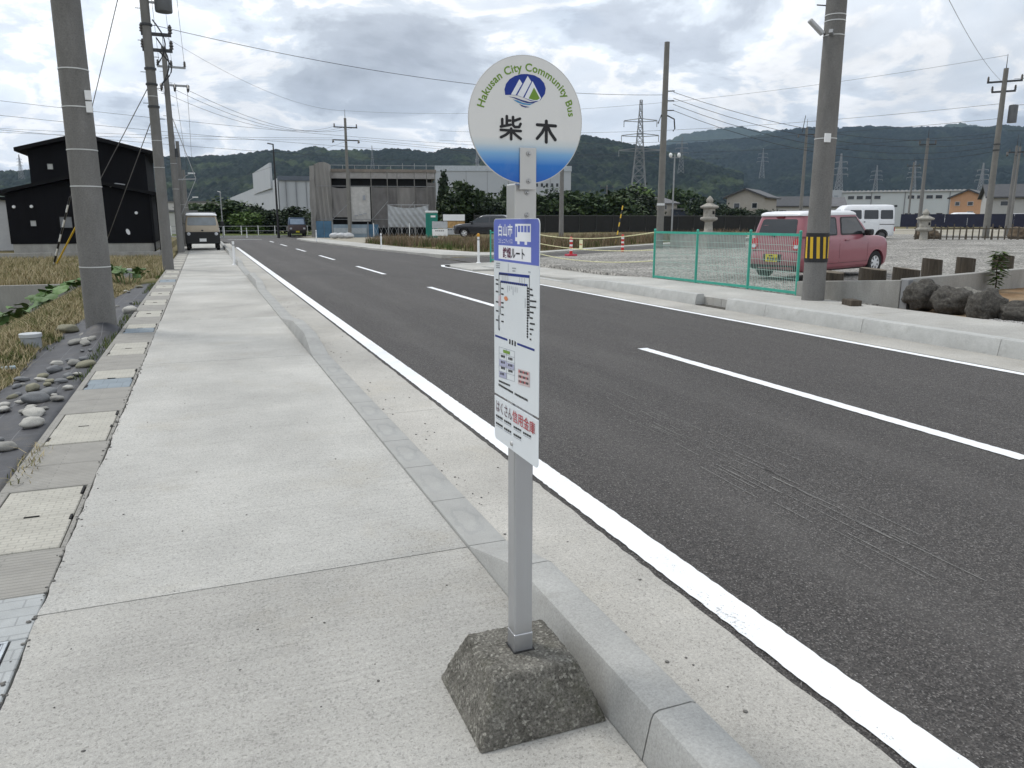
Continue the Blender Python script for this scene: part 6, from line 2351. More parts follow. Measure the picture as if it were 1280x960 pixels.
vz = lambda x, y: 0.10 + np.clip(0.018 * (x - 9.9), 0, 0.45)
blades('verge_grass', pts_in(52000, 9.9, 34, 33, 56, lambda x, y: in_poly(x, y, verge_poly) & (fbm(x, y, 1.3, 8.0, 4) > -0.12)), vz, 0.20, 0.66, 0.013, rust_m, 'tall brown dry grass on the verge beside the side street', 0.6)
blades('verge_weeds', pts_in(30000, 9.9, 34, 33, 56, lambda x, y: in_poly(x, y, verge_poly) & (fbm(x, y, 1.0, 3.0, 4) > 0.05)), vz, 0.10, 0.40, 0.015, green_m, 'low green weeds among the dry grass of the verge', 0.8)
site_soil = struct(MB().prism([(9.4, 69), (9.45, 62), (10.0, 53), (12.7, 55.2), (15.4, 46.2), (22.4, 43.2), (31.9, 44.7), (60, 60), (90, 75), (90, 110), (8, 110), (8.6, 81)], -0.2, lambda x, y: 0.08 + zr(x)).build('site_ground', pale_soil))
struct(MB().prism([(31.9, 44.65), (60, 60), (90, 70), (120, 60), (120, 20), (47, 20), (47, 43.0), (34.2, 41.6)], -0.2, lambda x, y: 0.10 + zr(x)).build('far_lot', pale_soil))

# ------------------------------------------------------------------ building wrapped in scaffold sheeting
net_m = M('site_netting', (0.205, 0.198, 0.19), 0.9, var=0.22, scale=0.8, stretch=(1, 1, 0.25), tint=(0.24, 0.225, 0.21), tint_scale=0.6, tint_amt=0.6)
net_d = M('site_netting_dark', (0.145, 0.14, 0.137), 0.9, var=0.22, scale=0.8)
net_b = M('site_netting_brown', (0.27, 0.262, 0.248), 0.9, var=0.22, scale=0.8, stretch=(1, 1, 0.2))
SITE = thing('construction_building', 'building under construction wrapped in grey scaffold netting', 'building', (10.25, 72.5, 0.1), R(-14))
SITE.scale = (0.93, 0.93, 0.94)
conc_d = M('site_concrete', (0.20, 0.195, 0.185), 0.9, var=0.2)
BWD = 10.9
MB().box(0.4, BWD - 0.3, 0.9, 9.0, 0.0, 5.6).build('core', M('core_dark', (0.012, 0.012, 0.012), 0.9), SITE)
MB().box(0.2, BWD, 0.3, 9.3, 5.55, 6.15).build('roof_slab', M('roof_edge', (0.30, 0.29, 0.28), 0.8, var=0.15), SITE)
MB().box(0.15, BWD + 0.15, 0.2, 9.4, 6.15, 6.42).build('roof_rim', M('roof_rim', (0.20, 0.175, 0.15), 0.8, var=0.2), SITE)


def cloth(name, x0, x1, z0, z1, y, mat, parent, amp=0.10, seed=0, sag=0.0, nx=14, nz=12, pleats=2.5):
    V = []
    for i in range(nx):
        for j in range(nz):
            u, w = i / (nx - 1), j / (nz - 1)
            x, z = x0 + (x1 - x0) * u, z0 + (z1 - z0) * w
            fold = amp * math.sin(pleats * 6.28 * (u + 0.35 * w) + seed) * (0.4 + 0.6 * (1 - w)) + amp * 0.6 * mnoise.noise(Vector((x * 0.9, z * 0.9, seed)))
            V.append((x, y + fold, z - sag * 4 * u * (1 - u) * w))
    m = MB()
    F = grid_faces(nx, nz)
    return link_mesh(name, np_mesh(name, np.array(V), F), mat, parent, smooth=180)


panels = [(0.95, 2.75, 1.9, 4.75, net_m), (2.75, 4.75, 1.4, 4.75, None), (4.75, 6.3, 0.9, 4.75, net_d), (6.3, 7.25, 0.9, 4.75, net_d), (7.25, 8.9, 0.9, 4.75, net_m), (8.9, 10.1, 0.9, 4.75, net_d), (10.1, BWD + 0.1, 0.9, 5.2, net_d)]
for k, (x0, x1, z0, z1, m_) in enumerate(panels):
    if m_ is None:
        cloth('banner_sheet', 2.72, 4.6, 1.5, 4.75, -0.35, M('banner_white', (0.46, 0.455, 0.44), 0.8, var=0.12), SITE, 0.06, k)
        continue
    cloth('netting_sheet', x0 + 0.02, x1 - 0.02, z0, z1, -0.22, m_, SITE, 0.09, k, 0.15 if k == 0 else 0.04)
cloth('netting_sheet', -0.55, 0.95, 0.0, 6.75, -0.32, net_b, SITE, 0.16, 3, -0.25, 26, 12, 3.5)
ns = cloth('netting_sheet', 0.0, 1.35, 0.0, 6.7, 0.0, net_b, SITE, 0.16, 6, 0.0, 26, 12, 4.5)
ns.rotation_euler = (0, 0, R(118))
ns.location = (-0.55, -0.3, 0)
for x in (-0.5, 0.95, 2.75, 4.75, 6.3, 7.25, 8.9, 10.1, BWD):
    MB().cyl((x, -0.5, 0), (x, -0.5, 6.2 if x > 0 else 6.8), 0.04, 0.04, 8).build('scaffold_pole', M('scaffold_steel', (0.17, 0.165, 0.155), 0.6), SITE)
for z in (1.7, 4.8):
    MB().cyl((-0.5, -0.46, z), (BWD, -0.46, z), 0.022, 0.022, 8).build('scaffold_ledger', galv, SITE)
for x0, x1 in ((0.95, 2.75), (4.75, 6.3), (7.25, 8.9)):
    MB().cyl((x0, -0.55, 1.7), (x1, -0.55, 3.4), 0.03, 0.03, 6).build('scaffold_brace', galv, SITE)
for k in range(9):
    x = 0.9 + k * 1.15
    MB().cyl((x, 0.4, 6.42), (x, 0.4, 7.0 if k > 5 else 6.8), 0.03, 0.03, 6).build('roof_rail_post', galv, SITE)
MB().cyl((0.3, 0.4, 6.78), (BWD, 0.4, 6.78), 0.025, 0.025, 6).build('roof_rail', galv, SITE)
for k in range(3):
    MB().box(3.05 + k * 0.42, 3.38 + k * 0.42, -0.475, -0.455, 2.0 + 0.1 * k, 2.08 + 0.1 * k).build('banner_print', ink_grey, SITE)
MB().box(3.9, 4.15, -0.475, -0.455, 3.5, 3.95).build('banner_print', ink_grey, SITE)
# plastic site panels in blue, silver tarpaulin, folding gate
blue_pan = M('panel_blue', (0.055, 0.13, 0.21), 0.55, var=0.2, scale=2)
pale_pan = M('panel_pale_blue', (0.20, 0.26, 0.31), 0.5, var=0.15, scale=2)
SF = thing('site_fence', 'row of blue and grey panels along the front of the building site', 'fence', (9.35, 70.6, 0.1), R(-14))
for k, (w, m_) in enumerate(((0.65, blue_pan), (0.65, blue_pan), (1.5, pale_pan), (1.5, pale_pan), (0.9, blue_pan))):
    x0 = (0, 0.68, 1.4, 2.95, 4.5)[k]
    MB().box(x0, x0 + w, 0, 0.06, 0.0, 1.45 if k < 2 else 1.15).build('panel', m_, SF, bevel=0.01)
    if k in (2, 3):
        MB().box(x0 + 0.1, x0 + w - 0.1, -0.03, -0.005, 0.35, 0.85).build('panel_window', M('panel_grey', (0.33, 0.37, 0.40), 0.5), SF)
for x in (1.4, 2.95, 4.5):
    MB().bar((x, -0.04, 0), (x, -0.04, 1.35), 0.06).build('post', galv, SF)
TP = thing('silver_tarpaulin', 'silver tarpaulin hung in folds on the site boundary', 'tarpaulin', (14.63, 65.38, 0.51), R(-14))
cloth('tarpaulin', 0.0, 3.35, 0.55, 2.35, 0.0, M('tarp_silver', (0.36, 0.375, 0.39), 0.5, var=0.15, metal=0.2), TP, 0.11, 2, 0.25, 34, 14, 7.0)
MB().cyl((-0.1, 0.06, 2.36), (3.45, 0.06, 2.36), 0.03, 0.03, 8).build('rail', galv, TP)
for x in (0, 1.1, 2.2, 3.35):
    MB().cyl((x, 0.08, 0), (x, 0.08, 2.36), 0.03, 0.03, 8).build('post', galv, TP)
FG = thing('folding_gate', 'low folding lattice gate in front of the silver tarpaulin', 'gate', (13.2, 64.6, 0.17), R(-14))
for k in range(14):
    x = k * 0.42
    MB().bar((x, 0, 0.08), (x + 0.42, 0, 1.0), 0.035, 0.02).build('lattice_bar', galv, FG)
    MB().bar((x, 0.025, 1.0), (x + 0.42, 0.025, 0.08), 0.035, 0.02).build('lattice_bar', galv, FG)
for x in (0.0, 2.94, 5.88):
    MB().bar((x, 0.01, 0), (x, 0.01, 1.2), 0.06).build('gate_post', white_p, FG)

TL = thing('portable_toilet', 'green portable toilet with white roof beside the building site', 'portable toilet', (17.07, 60.64, 0.21), R(-18))
wc_g = M('toilet_green', (0.015, 0.20, 0.155), 0.5, var=0.1)
MB().box(-0.46, 0.46, -0.46, 0.46, 0.0, 1.95).build('cabin', wc_g, TL, bevel=0.04)
MB().box(-0.50, 0.50, -0.50, 0.50, 1.95, 2.12).build('roof', M('toilet_roof', (0.60, 0.62, 0.62), 0.5), TL, bevel=0.06)
MB().box(-0.34, 0.34, -0.49, -0.463, 0.1, 1.82).build('door', M('toilet_door', (0.012, 0.17, 0.13), 0.5), TL, bevel=0.02)
MB().box(-0.05, 0.32, -0.497, -0.491, 1.62, 1.76).build('door_label', white_p, TL)
for i, (x, y, z, w, h, z0, lab, mats) in enumerate(((16.55, 56.6, 0.28, 1.15, 1.25, 0.15, 'grey and white site notice board in front of the toilet', ('g', 'w')), (17.85, 57.2, 0.3, 1.65, 1.75, 0.2, 'tall site notice board with an orange strip beside the black car', ('w', 'o', 'g')))):
    t = thing('notice_board', lab, 'notice board', (x, y, z), R(-20))
    nr = len(mats)
    for k, mm in enumerate(mats[::-1]):
        hh = (h - z0) / nr
        mt = {'w': white_p, 'g': M('board_grey', (0.42, 0.44, 0.46), 0.6), 'o': M('board_orange', (0.40, 0.25, 0.10), 0.6, var=0.3, scale=4)}[mm]
        MB().box(-w / 2, w / 2, 0, 0.03, z0 + hh * k + 0.03, z0 + hh * (k + 1) - 0.02).build('board', mt, t)
    for s in (-1, 1):
        MB().bar((s * w * 0.42, 0.05, 0), (s * w * 0.42, 0.05, h), 0.05).build('leg', galv, t)
    for k in range(5):
        MB().box(-w * 0.3 + k * w * 0.12, -w * 0.3 + k * w * 0.12 + w * 0.09, -0.006, -0.001, z0 + 0.36, z0 + 0.42).build('print', ink_black, t)
for k in range(3):
    tag(link_mesh('rubble_bag', pebble_mesh('rubble_bag', 1.0, 3, 20 + k, 0.8, 0.15), M('bag_white', (0.50, 0.51, 0.52), 0.7, var=0.15), smooth=180), ('white sack left of the others by the blue panels', 'white sack in the middle by the blue panels', 'white sack right of the others by the blue panels')[k], 'sack', 'white sacks by the site')
    o = [q for q in col.objects if q.name.startswith('rubble_bag')][-1]
    o.location = (10.3 + 0.55 * k, 66.6 - 0.2 * k, 0.35)
    o.scale = (0.45, 0.3, 0.30)

# dark truck parked at the junction
t = thing('dark_truck', 'small dark truck parked left of the building site', 'truck', (8.6, 79.4, 0.05), R(-92))
stack([(0.5, 0.02, 1.56, 0.80, 0.06), (0.95, 0.0, 1.6, 0.80, 0.08), (1.15, 0.0, 1.58, 0.80, 0.1)], 4).build('cab', M('truck_maroon', (0.10, 0.075, 0.075), 0.4), t, smooth=38)
CB2 = [(1.15, 0.0, 1.56, 0.80, 0.1), (1.75, 0.05, 1.28, 0.72, 0.1), (1.84, 0.12, 1.2, 0.68, 0.12)]
stack(CB2, 4).build('cab', M('truck_navy', (0.04, 0.07, 0.12), 0.4), t, smooth=38)
patch(CB2, 'front', rect(-0.66, 0.66, 1.2, 1.70, 0.05, 0.03, -0.03), 0.01, M('truck_screen_pale', (0.30, 0.38, 0.48), 0.15), 'windscreen', t)
MB().box(1.5, 1.66, -0.82, 0.82, 0.32, 0.62).build('front_bumper', trim_b, t, bevel=0.03)
MB().box(1.66, 1.675, -0.17, 0.17, 0.42, 0.57).build('number_plate', M('plate_yellow', (0.62, 0.52, 0.02), 0.45), t)
for s in (-1, 1):
    MB().box(1.60, 1.63, s * 0.62 - 0.1, s * 0.62 + 0.1, 0.72, 0.88).build('headlamp', lamp_clear, t)
    MB().box(1.42, 1.5, s * 0.92 - 0.07, s * 0.92 + 0.07, 1.25, 1.5).build('mirror', trim_b, t)
    wheel(t, 1.15, s * 0.7, 0.28, 0.16, 5, hub_d, -s)
    wheel(t, -1.2, s * 0.7, 0.28, 0.16, 5, hub_d, -s)
MB().box(-2.6, -0.05, -0.8, 0.8, 0.6, 0.95).build('bed', hub_d, t)

# white wagon on the cross street, other small far cars
def far_wagon(label, loc, rot, mat, L=3.6, h=1.5, hw=0.74):
    t = thing('parked_car', label, 'car', loc, rot, 'far parked cars')
    lv = [(0.25, 0.03, L - 0.05, hw - 0.05, 0.2), (0.38, 0, L, hw, 0.25), (0.75, 0, L - 0.02, hw, 0.3), (0.88, 0.04, L - 0.3, hw - 0.01, 0.35), (0.92, 0.06, L - 0.85, hw - 0.02, 0.2), (h - 0.12, 0.28, L - 1.4, hw - 0.12, 0.18), (h - 0.02, 0.45, L - 1.6, hw - 0.2, 0.2), (h, 0.7, L - 1.9, hw - 0.35, 0.2)]
    b = stack(lv, 4).build('body', mat, t, smooth=40)
    cut_arches(b, [(0.62, 0.29), (L - 0.66, 0.29)], 0.33, hw)
    for s, side in ((-1, 'r'), (1, 'l')):
        patch(lv, side, rect(0.42, L - 1.05, 0.96, h - 0.16, 0.05, 0.15, -0.4), 0.006, glass_d, 'side_window', t)
        for x in (0.62, L - 0.66):
            wheel(t, x, s * (hw - 0.09), 0.285, 0.16, 5, hub_m, -s)
    patch(lv, 'front', rect(-hw + 0.16, hw - 0.16, 0.96, h - 0.16, 0.05, 0.04, -0.04), 0.006, glass_d, 'windscreen', t)
    patch(lv, 'rear', rect(-hw + 0.18, hw - 0.18, 0.96, h - 0.18, 0.05, 0.04, -0.04), 0.006, glass_d, 'rear_window', t)
    return t


far_wagon('white hatchback driving on the cross street at the far end', (4.4, 112.0, -0.55), R(2), van_w)
far_wagon('white car parked before the orange house', (72.5, 56.5, 0.9), R(150), van_w)
far_wagon('silver car parked right of the white car near the orange house', (73.0, 51.0, 0.75), R(160), M('paint_silver', (0.45, 0.46, 0.48), 0.35))
far_wagon('white pickup like car at the right edge behind the low fence', (49.0, 33.6, 0.7), R(-30), van_w, 3.4, 1.72)

# white railing along the far side of the cross street
RL = thing('white_railing', 'low white railing along the far end of the road', 'railing', (-14, 82.2, 0.15))
for k in range(20):
    MB().bar((k * 1.6, 0, 0), (k * 1.6, 0, 0.95), 0.07).build('post', white_p, RL)
for z in (0.45, 0.9):
    MB().bar((0, 0, z), (31, 0, z), 0.05).build('rail', galv, RL)
for x in (1.5, 4.0, 7.0):
    delineator('white post at the far end of the road, %s' % {1.5: 'left of two more', 4.0: 'between two more', 7.0: 'by the black lamp'}[x], (x, 80.2, 0.0), 0.9)

# street lamps
t = thing('street_lamp', 'tall black street lamp at the far junction', 'street lamp', (6.55, 75.5, 0.0), 0, 'street lamps')
MB().cyl((0, 0, 0), (0, 0, 1.2), 0.13, 0.11, 12).build('base', black_p, t, smooth=50)
MB().cyl((0, 0, 1.2), (0, 0, 8.35), 0.10, 0.06, 12).build('pole', black_p, t, smooth=50)
MB().bar((0.05, 0, 8.33), (-0.5, 0, 8.42), 0.14, 0.09).build('lamp_head', black_p, t)
t = thing('street_lamp', 'thin grey street lamp right behind the beige truck', 'street lamp', (1.75, 76.0, 0.0), 0, 'street lamps')
MB().cyl((0, 0, 0), (0, 0, 4.1), 0.06, 0.045, 10).build('pole', galv, t, smooth=50)
MB().bar((0.03, 0, 4.1), (-0.22, 0, 4.16), 0.1, 0.06).build('lamp_head', white_p, t)

# ------------------------------------------------------------------ poles on the right and in the middle
def distant_pole(label, loc, h, arms, r=0.15, ang=0.0, mat=None, spike=True):
    p = utility_pole(label, loc, h, r, r * 0.65, mat or pole_dark, n=12)
    for z, half, ins in arms:
        cross_arm(p, h - z, ang, half, iron, ins, 3, 0.4)
    if spike:
        MB().cyl((0, 0, h), (0, 0, h + 0.7), 0.025, 0.012, 6).build('earth_spike', iron, p)
    return p


pF = distant_pole('utility pole with cross arms in front of the building site', (12.0, 69.0, 0.1), 10.0, ((0.75, 1.0, 'up'), (1.8, 1.15, 'side')), 0.16)
pG = distant_pole('tall bare topped utility pole standing behind the ropes', (19.2, 30.45, 0.3), 8.75, (), 0.17, spike=False)
for z in (5.95, 6.35, 6.75):
    MB().bar((0, 0, z), (0.35, -0.2, z), 0.04).build('wire_bracket', iron, pG)
MB().tube([(-0.3, 0, 5.4), (-0.15, 0, 5.75), (0.1, 0, 5.8)], 0.03, 6).build('cable_loop', wire_m, pG)
MB().tube([(0.15, 0, 5.75), (0.45, -0.1, 5.6), (0.5, -0.1, 5.2), (0.42, -0.1, 5.1)], 0.03, 6).build('cable_loop', wire_m, pG)
MB().cyl((0, 0, 1.9), (0, 0, 2.0), 0.172, 0.17, 12).build('band', band_m, pG)
pI = distant_pole('utility pole with a transformer near the right edge', (39.8, 30.3, 0.6), 8.75, ((0.65, 0.8, 'up'), (1.15, 0.55, 'up')), 0.18, R(-50))
MB().lathe([(0.02, 0), (0.22, 0.01), (0.22, 0.85), (0.20, 0.9), (0.05, 0.93)], 14, (0.42, -0.36, 6.0)).build('transformer', M('transformer_grey', (0.10, 0.105, 0.11), 0.5), pI, smooth=40)
for z in (4.6, 4.9):
    MB().cyl((0, 0, z), (0, 0, z + 0.06), 0.18, 0.18, 10).build('clamp', iron, pI)
pJ = distant_pole('utility pole just left of the thick hazard pole in the distance', (49.85, 56.0, 0.55), 9.0, ((0.6, 0.7, 'side'),), 0.17, R(-35), pole_c)
MB().bar((-0.3, 0.2, 8.6), (-0.15, 0.1, 10.0), 0.04).build('arrester', iron, pJ)
pK = distant_pole('utility pole in front of the white warehouse', (45.25, 39.4, 0.6), 6.3, ((0.4, 0.5, 'up'),), 0.14, R(-45), pole_c)
pL = distant_pole('thin utility pole at the right edge of the picture', (48.4, 35.45, 0.6), 5.6, ((0.4, 0.5, 'side'),), 0.12, R(-50), pole_c)
pM = distant_pole('plain utility pole behind the bus stop disc', (23.0, 49.0, 0.35), 8.3, ((0.5, 0.6, 'up'),), 0.17, R(-20), pole_c)
pN = distant_pole('small utility pole standing in the trees', (52.3, 96.8, 0.5), 5.9, ((0.3, 0.9, 'up'),), 0.13, R(-25), pole_c)
pO = distant_pole('small utility pole behind the beige gable house', (92, 82, 0.5), 9.0, ((0.5, 0.8, 'up'),), 0.15, R(-40), pole_c)
pP = distant_pole('small utility pole beside the orange house', (68.0, 49.5, 0.5), 7.5, ((0.5, 0.8, 'up'),), 0.13, R(-50), pole_c)
tag(MB().tube([(19.4, 30.6, 5.8), (20.9, 33.5, 0.35)], 0.012, 5).build('guy_wire', wire_m), 'guy wire slanting down from the tall bare topped pole', 'guy wire')
t = thing('guy_guard', 'black and white guard on the guy wire behind the red marker posts', 'guy wire guard', (20.6, 37.0, 0.35))
for k in range(9):
    q0, q1 = Vector((0.07 * k, 0.05 * k, 0.22 * k)), Vector((0.07 * (k + 1), 0.05 * (k + 1), 0.22 * (k + 1)))
    MB().tube([q0, q1], 0.035, 8).build('stripe', black_p if k % 2 else yellow_p, t)

t = thing('flood_light', 'pole with two round white lamps beside the tall bare topped pole', 'lamp', (30.6, 47.0, 0.4), R(-30))
MB().cyl((0, 0, 0), (0, 0, 5.6), 0.06, 0.05, 8).build('pole', galv, t)
for x in (-0.28, 0.28):
    MB().lathe([(0.03, 0.0), (0.10, 0.06), (0.12, 0.18), (0.09, 0.28), (0.03, 0.32)], 12, (x, 0, 5.4)).build('lamp_globe', white_p, t, smooth=60)
MB().bar((-0.28, 0, 5.4), (0.28, 0, 5.4), 0.05).build('cross_bar', galv, t)
t = thing('notice_board', 'small pale notice board on a post in the verge behind the ropes', 'notice board', (14.3, 33.6, 0.2), R(-25))
MB().box(-0.25, 0.25, 0, 0.02, 0.45, 0.72).build('board', M('board_grey', (0.42, 0.44, 0.46), 0.6), t)
MB().bar((0, 0.03, 0), (0, 0.03, 0.7), 0.04).build('leg', white_p, t)

# ------------------------------------------------------------------ wires
bF, bG, bI = Vector((12.0, 69.0, 0.1)), Vector((19.2, 30.45, 0.3)), Vector((39.8, 30.3, 0.6))
bB, bC = Vector((-1.10, 27.2, -0.05)), Vector((-1.05, 42.0, -0.05))
V3 = lambda x, y, z: Vector((x, y, z))
wire(bB + V3(0.25, 0, 7.35), bG + V3(0, 0, 6.6), 0.55, 'wire crossing the sky from the transformer pole behind the round sign', 0.011, n=24)
wire(bC + V3(0, 0, 10.1), bF + V3(0, 0, 10.6), 0.8, 'earth wire from the truck side pole to the site pole', 0.010)
for k, dx in enumerate((-0.5, 0.35, 0.95)):
    wire(bC + V3(dx, 0.3, 7.75), bF + V3(-0.9 + 0.9 * k, 0, 9.3), 1.0, ('leftmost', 'middle', 'rightmost')[k] + ' of three sagging wires from the truck side pole to the site pole', 0.013)
    wire(bB + V3(0.1 + 0.35 * k, 0, 12.0), bC + V3(-0.25 + 0.55 * k, 0, 9.0), 0.05, ('left', 'middle', 'right')[k] + ' steep wire from above the picture to the truck side pole', 0.010)
    wire(bC + V3(-0.2 + 0.55 * k, 0, 8.0), (-0.95 + 0.3 * k, 62.9, 5.0), 0.2, ('left', 'middle', 'right')[k] + ' wire running along the left poles into the distance', 0.011)
for k in range(2):
    wire((-30, 70, 8.6 + 0.35 * k), bF + V3(-1.1, 0, 8.2 + 0.15 * k), 0.5, ('lower', 'upper')[k] + ' level wire from the left to the site pole', 0.013)
    wire(bF + V3(1.1, 0, 8.2 + 0.15 * k), (60, 80, 9.0 + 0.4 * k), 0.7, ('lower', 'upper')[k] + ' level wire from the site pole to the right', 0.013)
wire(bF + V3(0, 0, 10.6), bI + V3(0, 0, 9.4), 1.2, 'earth wire from the site pole to the right transformer pole', 0.010, n=24)
wire(bF + V3(0, 0, 8.1), (-6, 84, 2.5), 0.1, 'slanting stay from the site pole down to the left', 0.011)
for k in range(4):
    wire(bG + V3(0.3, -0.2, 5.95 + 0.25 * k), bI + V3(-0.2, 0, 4.55 + 0.25 * k), 1.1 - 0.08 * k, ('lowest', 'second lowest', 'second highest', 'highest')[k] + ' wire between the bare topped pole and the right transformer pole', 0.014)
for k in range(3):
    wire(bI + V3(0, 0, 7.0 - 0.75 * k), (20.0, 68.0, 9.3 - 0.8 * k), 0.7, ('highest', 'middle', 'lowest')[k] + ' long wire from the right transformer pole into the distance', 0.012, n=20)
    wire(bI + V3(0.3, -0.3, 8.2 - 1.3 * k), (60, 14, 10.2 - 1.6 * k), 0.4, ('highest', 'middle', 'lowest')[k] + ' wire leaving the right transformer pole out of the picture', 0.014)
wire((9.8, 10.55, 8.0), bI + V3(0, 0, 8.0), 0.6, 'wire from the top of the hazard pole to the right transformer pole', 0.010, n=20)
for k in range(3):
    wire((-80, 180, 22 + 3 * k), (220, 330, 30 + 3 * k), 5, ('lowest', 'middle', 'highest')[k] + ' high tension line crossing before the hills', 0.05, n=30)

# ------------------------------------------------------------------ houses and sheds behind
tile_r = M('roof_tile_dark', (0.060, 0.062, 0.066), 0.55, var=0.15, scale=2)
tile_g = M('roof_tile_grey', (0.13, 0.13, 0.135), 0.6, var=0.15, scale=2)
fr_w = M('frame_pale', (0.5, 0.5, 0.5), 0.5)


def house(label, loc, rot, w, d, eave, ridge, wall, roof, wins=(), hip=False, over=0.45, name='house', side_wins=(), cat='house', scale=1.0):
    """local: front wall on y = 0 looking towards -y; ridge along x unless ridge < 0 (then gable faces the front)"""
    t = thing(name, label, cat, loc, rot, None, scale)
    gab = ridge < 0
    rg = abs(ridge)
    if hip:
        MB().box(-w / 2, w / 2, 0, d, -0.5, eave).build('wall', wall, t)
        o = over
        m = MB()
        k = min(d, w) / 2
        a = [(-w / 2 - o, -o, eave), (w / 2 + o, -o, eave), (w / 2 + o, d + o, eave), (-w / 2 - o, d + o, eave)]
        r0, r1 = (-(w / 2 - k * 0.9), d / 2, rg), ((w / 2 - k * 0.9), d / 2, rg)
        m.add(a + [r0, r1] + [(x, y, z - 0.15) for x, y, z in a], [(0, 1, 5, 4), (1, 2, 5), (2, 3, 4, 5), (3, 0, 4), (6, 9, 8, 7), (0, 6, 7, 1), (1, 7, 8, 2), (2, 8, 9, 3), (3, 9, 6, 0)])
        m.build('roof', roof, t)
    elif gab:
        MB().extr([(-w / 2, -0.5), (w / 2, -0.5), (w / 2, eave), (0, rg), (-w / 2, eave)], 'y', 0, d).build('wall', wall, t)
        sl = (rg - eave) / (w / 2)
        o = over
        MB().extr([(-w / 2 - o, eave - sl * o), (0, rg), (w / 2 + o, eave - sl * o), (w / 2 + o, eave - sl * o + 0.2), (0, rg + 0.22), (-w / 2 - o, eave - sl * o + 0.2)], 'y', -o, d + o).build('roof', roof, t)
    else:
        MB().extr([(0, -0.5), (d, -0.5), (d, eave), (d / 2, rg), (0, eave)], 'x', -w / 2, w / 2).build('wall', wall, t)
        sl = (rg - eave) / (d / 2)
        o = over
        MB().extr([(-o, eave - sl * o), (d / 2, rg), (d + o, eave - sl * o), (d + o, eave - sl * o + 0.2), (d / 2, rg + 0.22), (-o, eave - sl * o + 0.2)], 'x', -w / 2 - o, w / 2 + o).build('roof', roof, t)
    for x, z, ww, hh in wins:
        window(t, x, z, ww, hh, 0.0, fr_w, glass_d, 0.06)
    for y, z, ww, hh in side_wins:
        f = MB().box(-w / 2 - 0.06, -w / 2 + 0.02, y - ww / 2, y + ww / 2, z, z + hh).build('window', fr_w, t)
        MB().box(-w / 2 - 0.075, -w / 2 - 0.062, y - ww / 2 + 0.08, y + ww / 2 - 0.08, z + 0.08, z + hh - 0.08).build('pane', glass_d, f)
    return t


wall_beige = M('wall_beige', (0.36, 0.335, 0.295), 0.85, var=0.05)
wall_white = M('wall_white', (0.50, 0.495, 0.48), 0.85, var=0.05)
wall_orange = M('wall_orange', (0.50, 0.29, 0.17), 0.85, var=0.06)
wall_grey = M('wall_greyish', (0.40, 0.40, 0.39), 0.85, var=0.05)
clad = M('cladding_grey', (0.40, 0.425, 0.45), 0.6, var=0.04, scale=0.3)
clad_w = M('cladding_white', (0.50, 0.535, 0.54), 0.6, var=0.04, scale=0.3)
house('cream house with a hipped dark roof at the end of the trees', (87.45, 139.92, 0.85), R(-30), 7.0, 6.0, 3.9, 5.1, wall_beige, tile_g, [(-1.2, 2.75, 0.5, 0.8), (0.2, 2.75, 0.4, 0.8), (1.5, 2.75, 0.4, 0.8), (1.6, 0.6, 0.6, 1.0)], True, 0.55, scale=1.12)
t = thing('navy_garage', 'dark navy garage block between two houses', 'garage', (89.67, 132.51, 0.41), R(-30), None, 1.55)
MB().box(-1.8, 0.6, 0, 5, -0.4, 2.2).build('wall', M('navy_wall', (0.014, 0.020, 0.034), 0.6), t)
MB().box(0.62, 2.2, -0.3, 5, -0.4, 3.6).build('wall', M('navy_wall', (0.014, 0.020, 0.034), 0.6), t)
MB().box(-1.9, 0.61, -0.2, 5.1, 2.2, 2.34).build('roof', tile_g, t)
house('beige house with a large gable facing the lot', (101.61, 130.00, 1.18), R(-52), 5.4, 8.0, 3.7, -4.75, wall_beige, tile_r, [(-1.2, 2.1, 0.9, 0.8), (1.35, 2.1, 0.8, 0.8), (0.1, 0.2, 0.6, 1.5), (1.3, 0.2, 1.2, 1.0)], False, 0.5, side_wins=[(2.0, 2.0, 1.2, 0.7), (5.0, 2.0, 1.0, 0.7)], scale=1.38)
house('low house with dark tiles behind the roof of the pink car', (125.46, 142.69, 1.50), R(-35), 7.5, 6, 2.6, 4.0, wall_white, tile_r, [(-2, 0.7, 1.3, 1.2), (1.5, 0.7, 1.3, 1.2)], scale=1.35)
house('small shed roofed house behind the thick pole', (143.78, 153.06, 1.69), R(-35), 7.5, 6, 3.0, 4.6, wall_grey, tile_g, [(-2, 1.0, 1.3, 1.2), (1.5, 1.0, 1.3, 1.2)], scale=1.2)
house('orange house with brown roof right of the white warehouse', (156.60, 124.40, 2.02), R(-62), 4.9, 6.0, 3.3, -4.4, wall_orange, tile_r, [(-1.4, 2.05, 0.7, 0.65), (0.4, 2.05, 0.8, 0.65), (0.5, 0.1, 0.9, 1.1)], False, 0.4, scale=1.4)
house('grey house with a dark roof at the right edge', (138.61, 98.43, 2.07), R(-45), 9.0, 7.0, 3.0, 4.6, wall_grey, tile_r, [(-2.6, 1.7, 1.0, 0.7), (1.2, 1.7, 1.0, 0.7)], False, 0.5, scale=1.3)

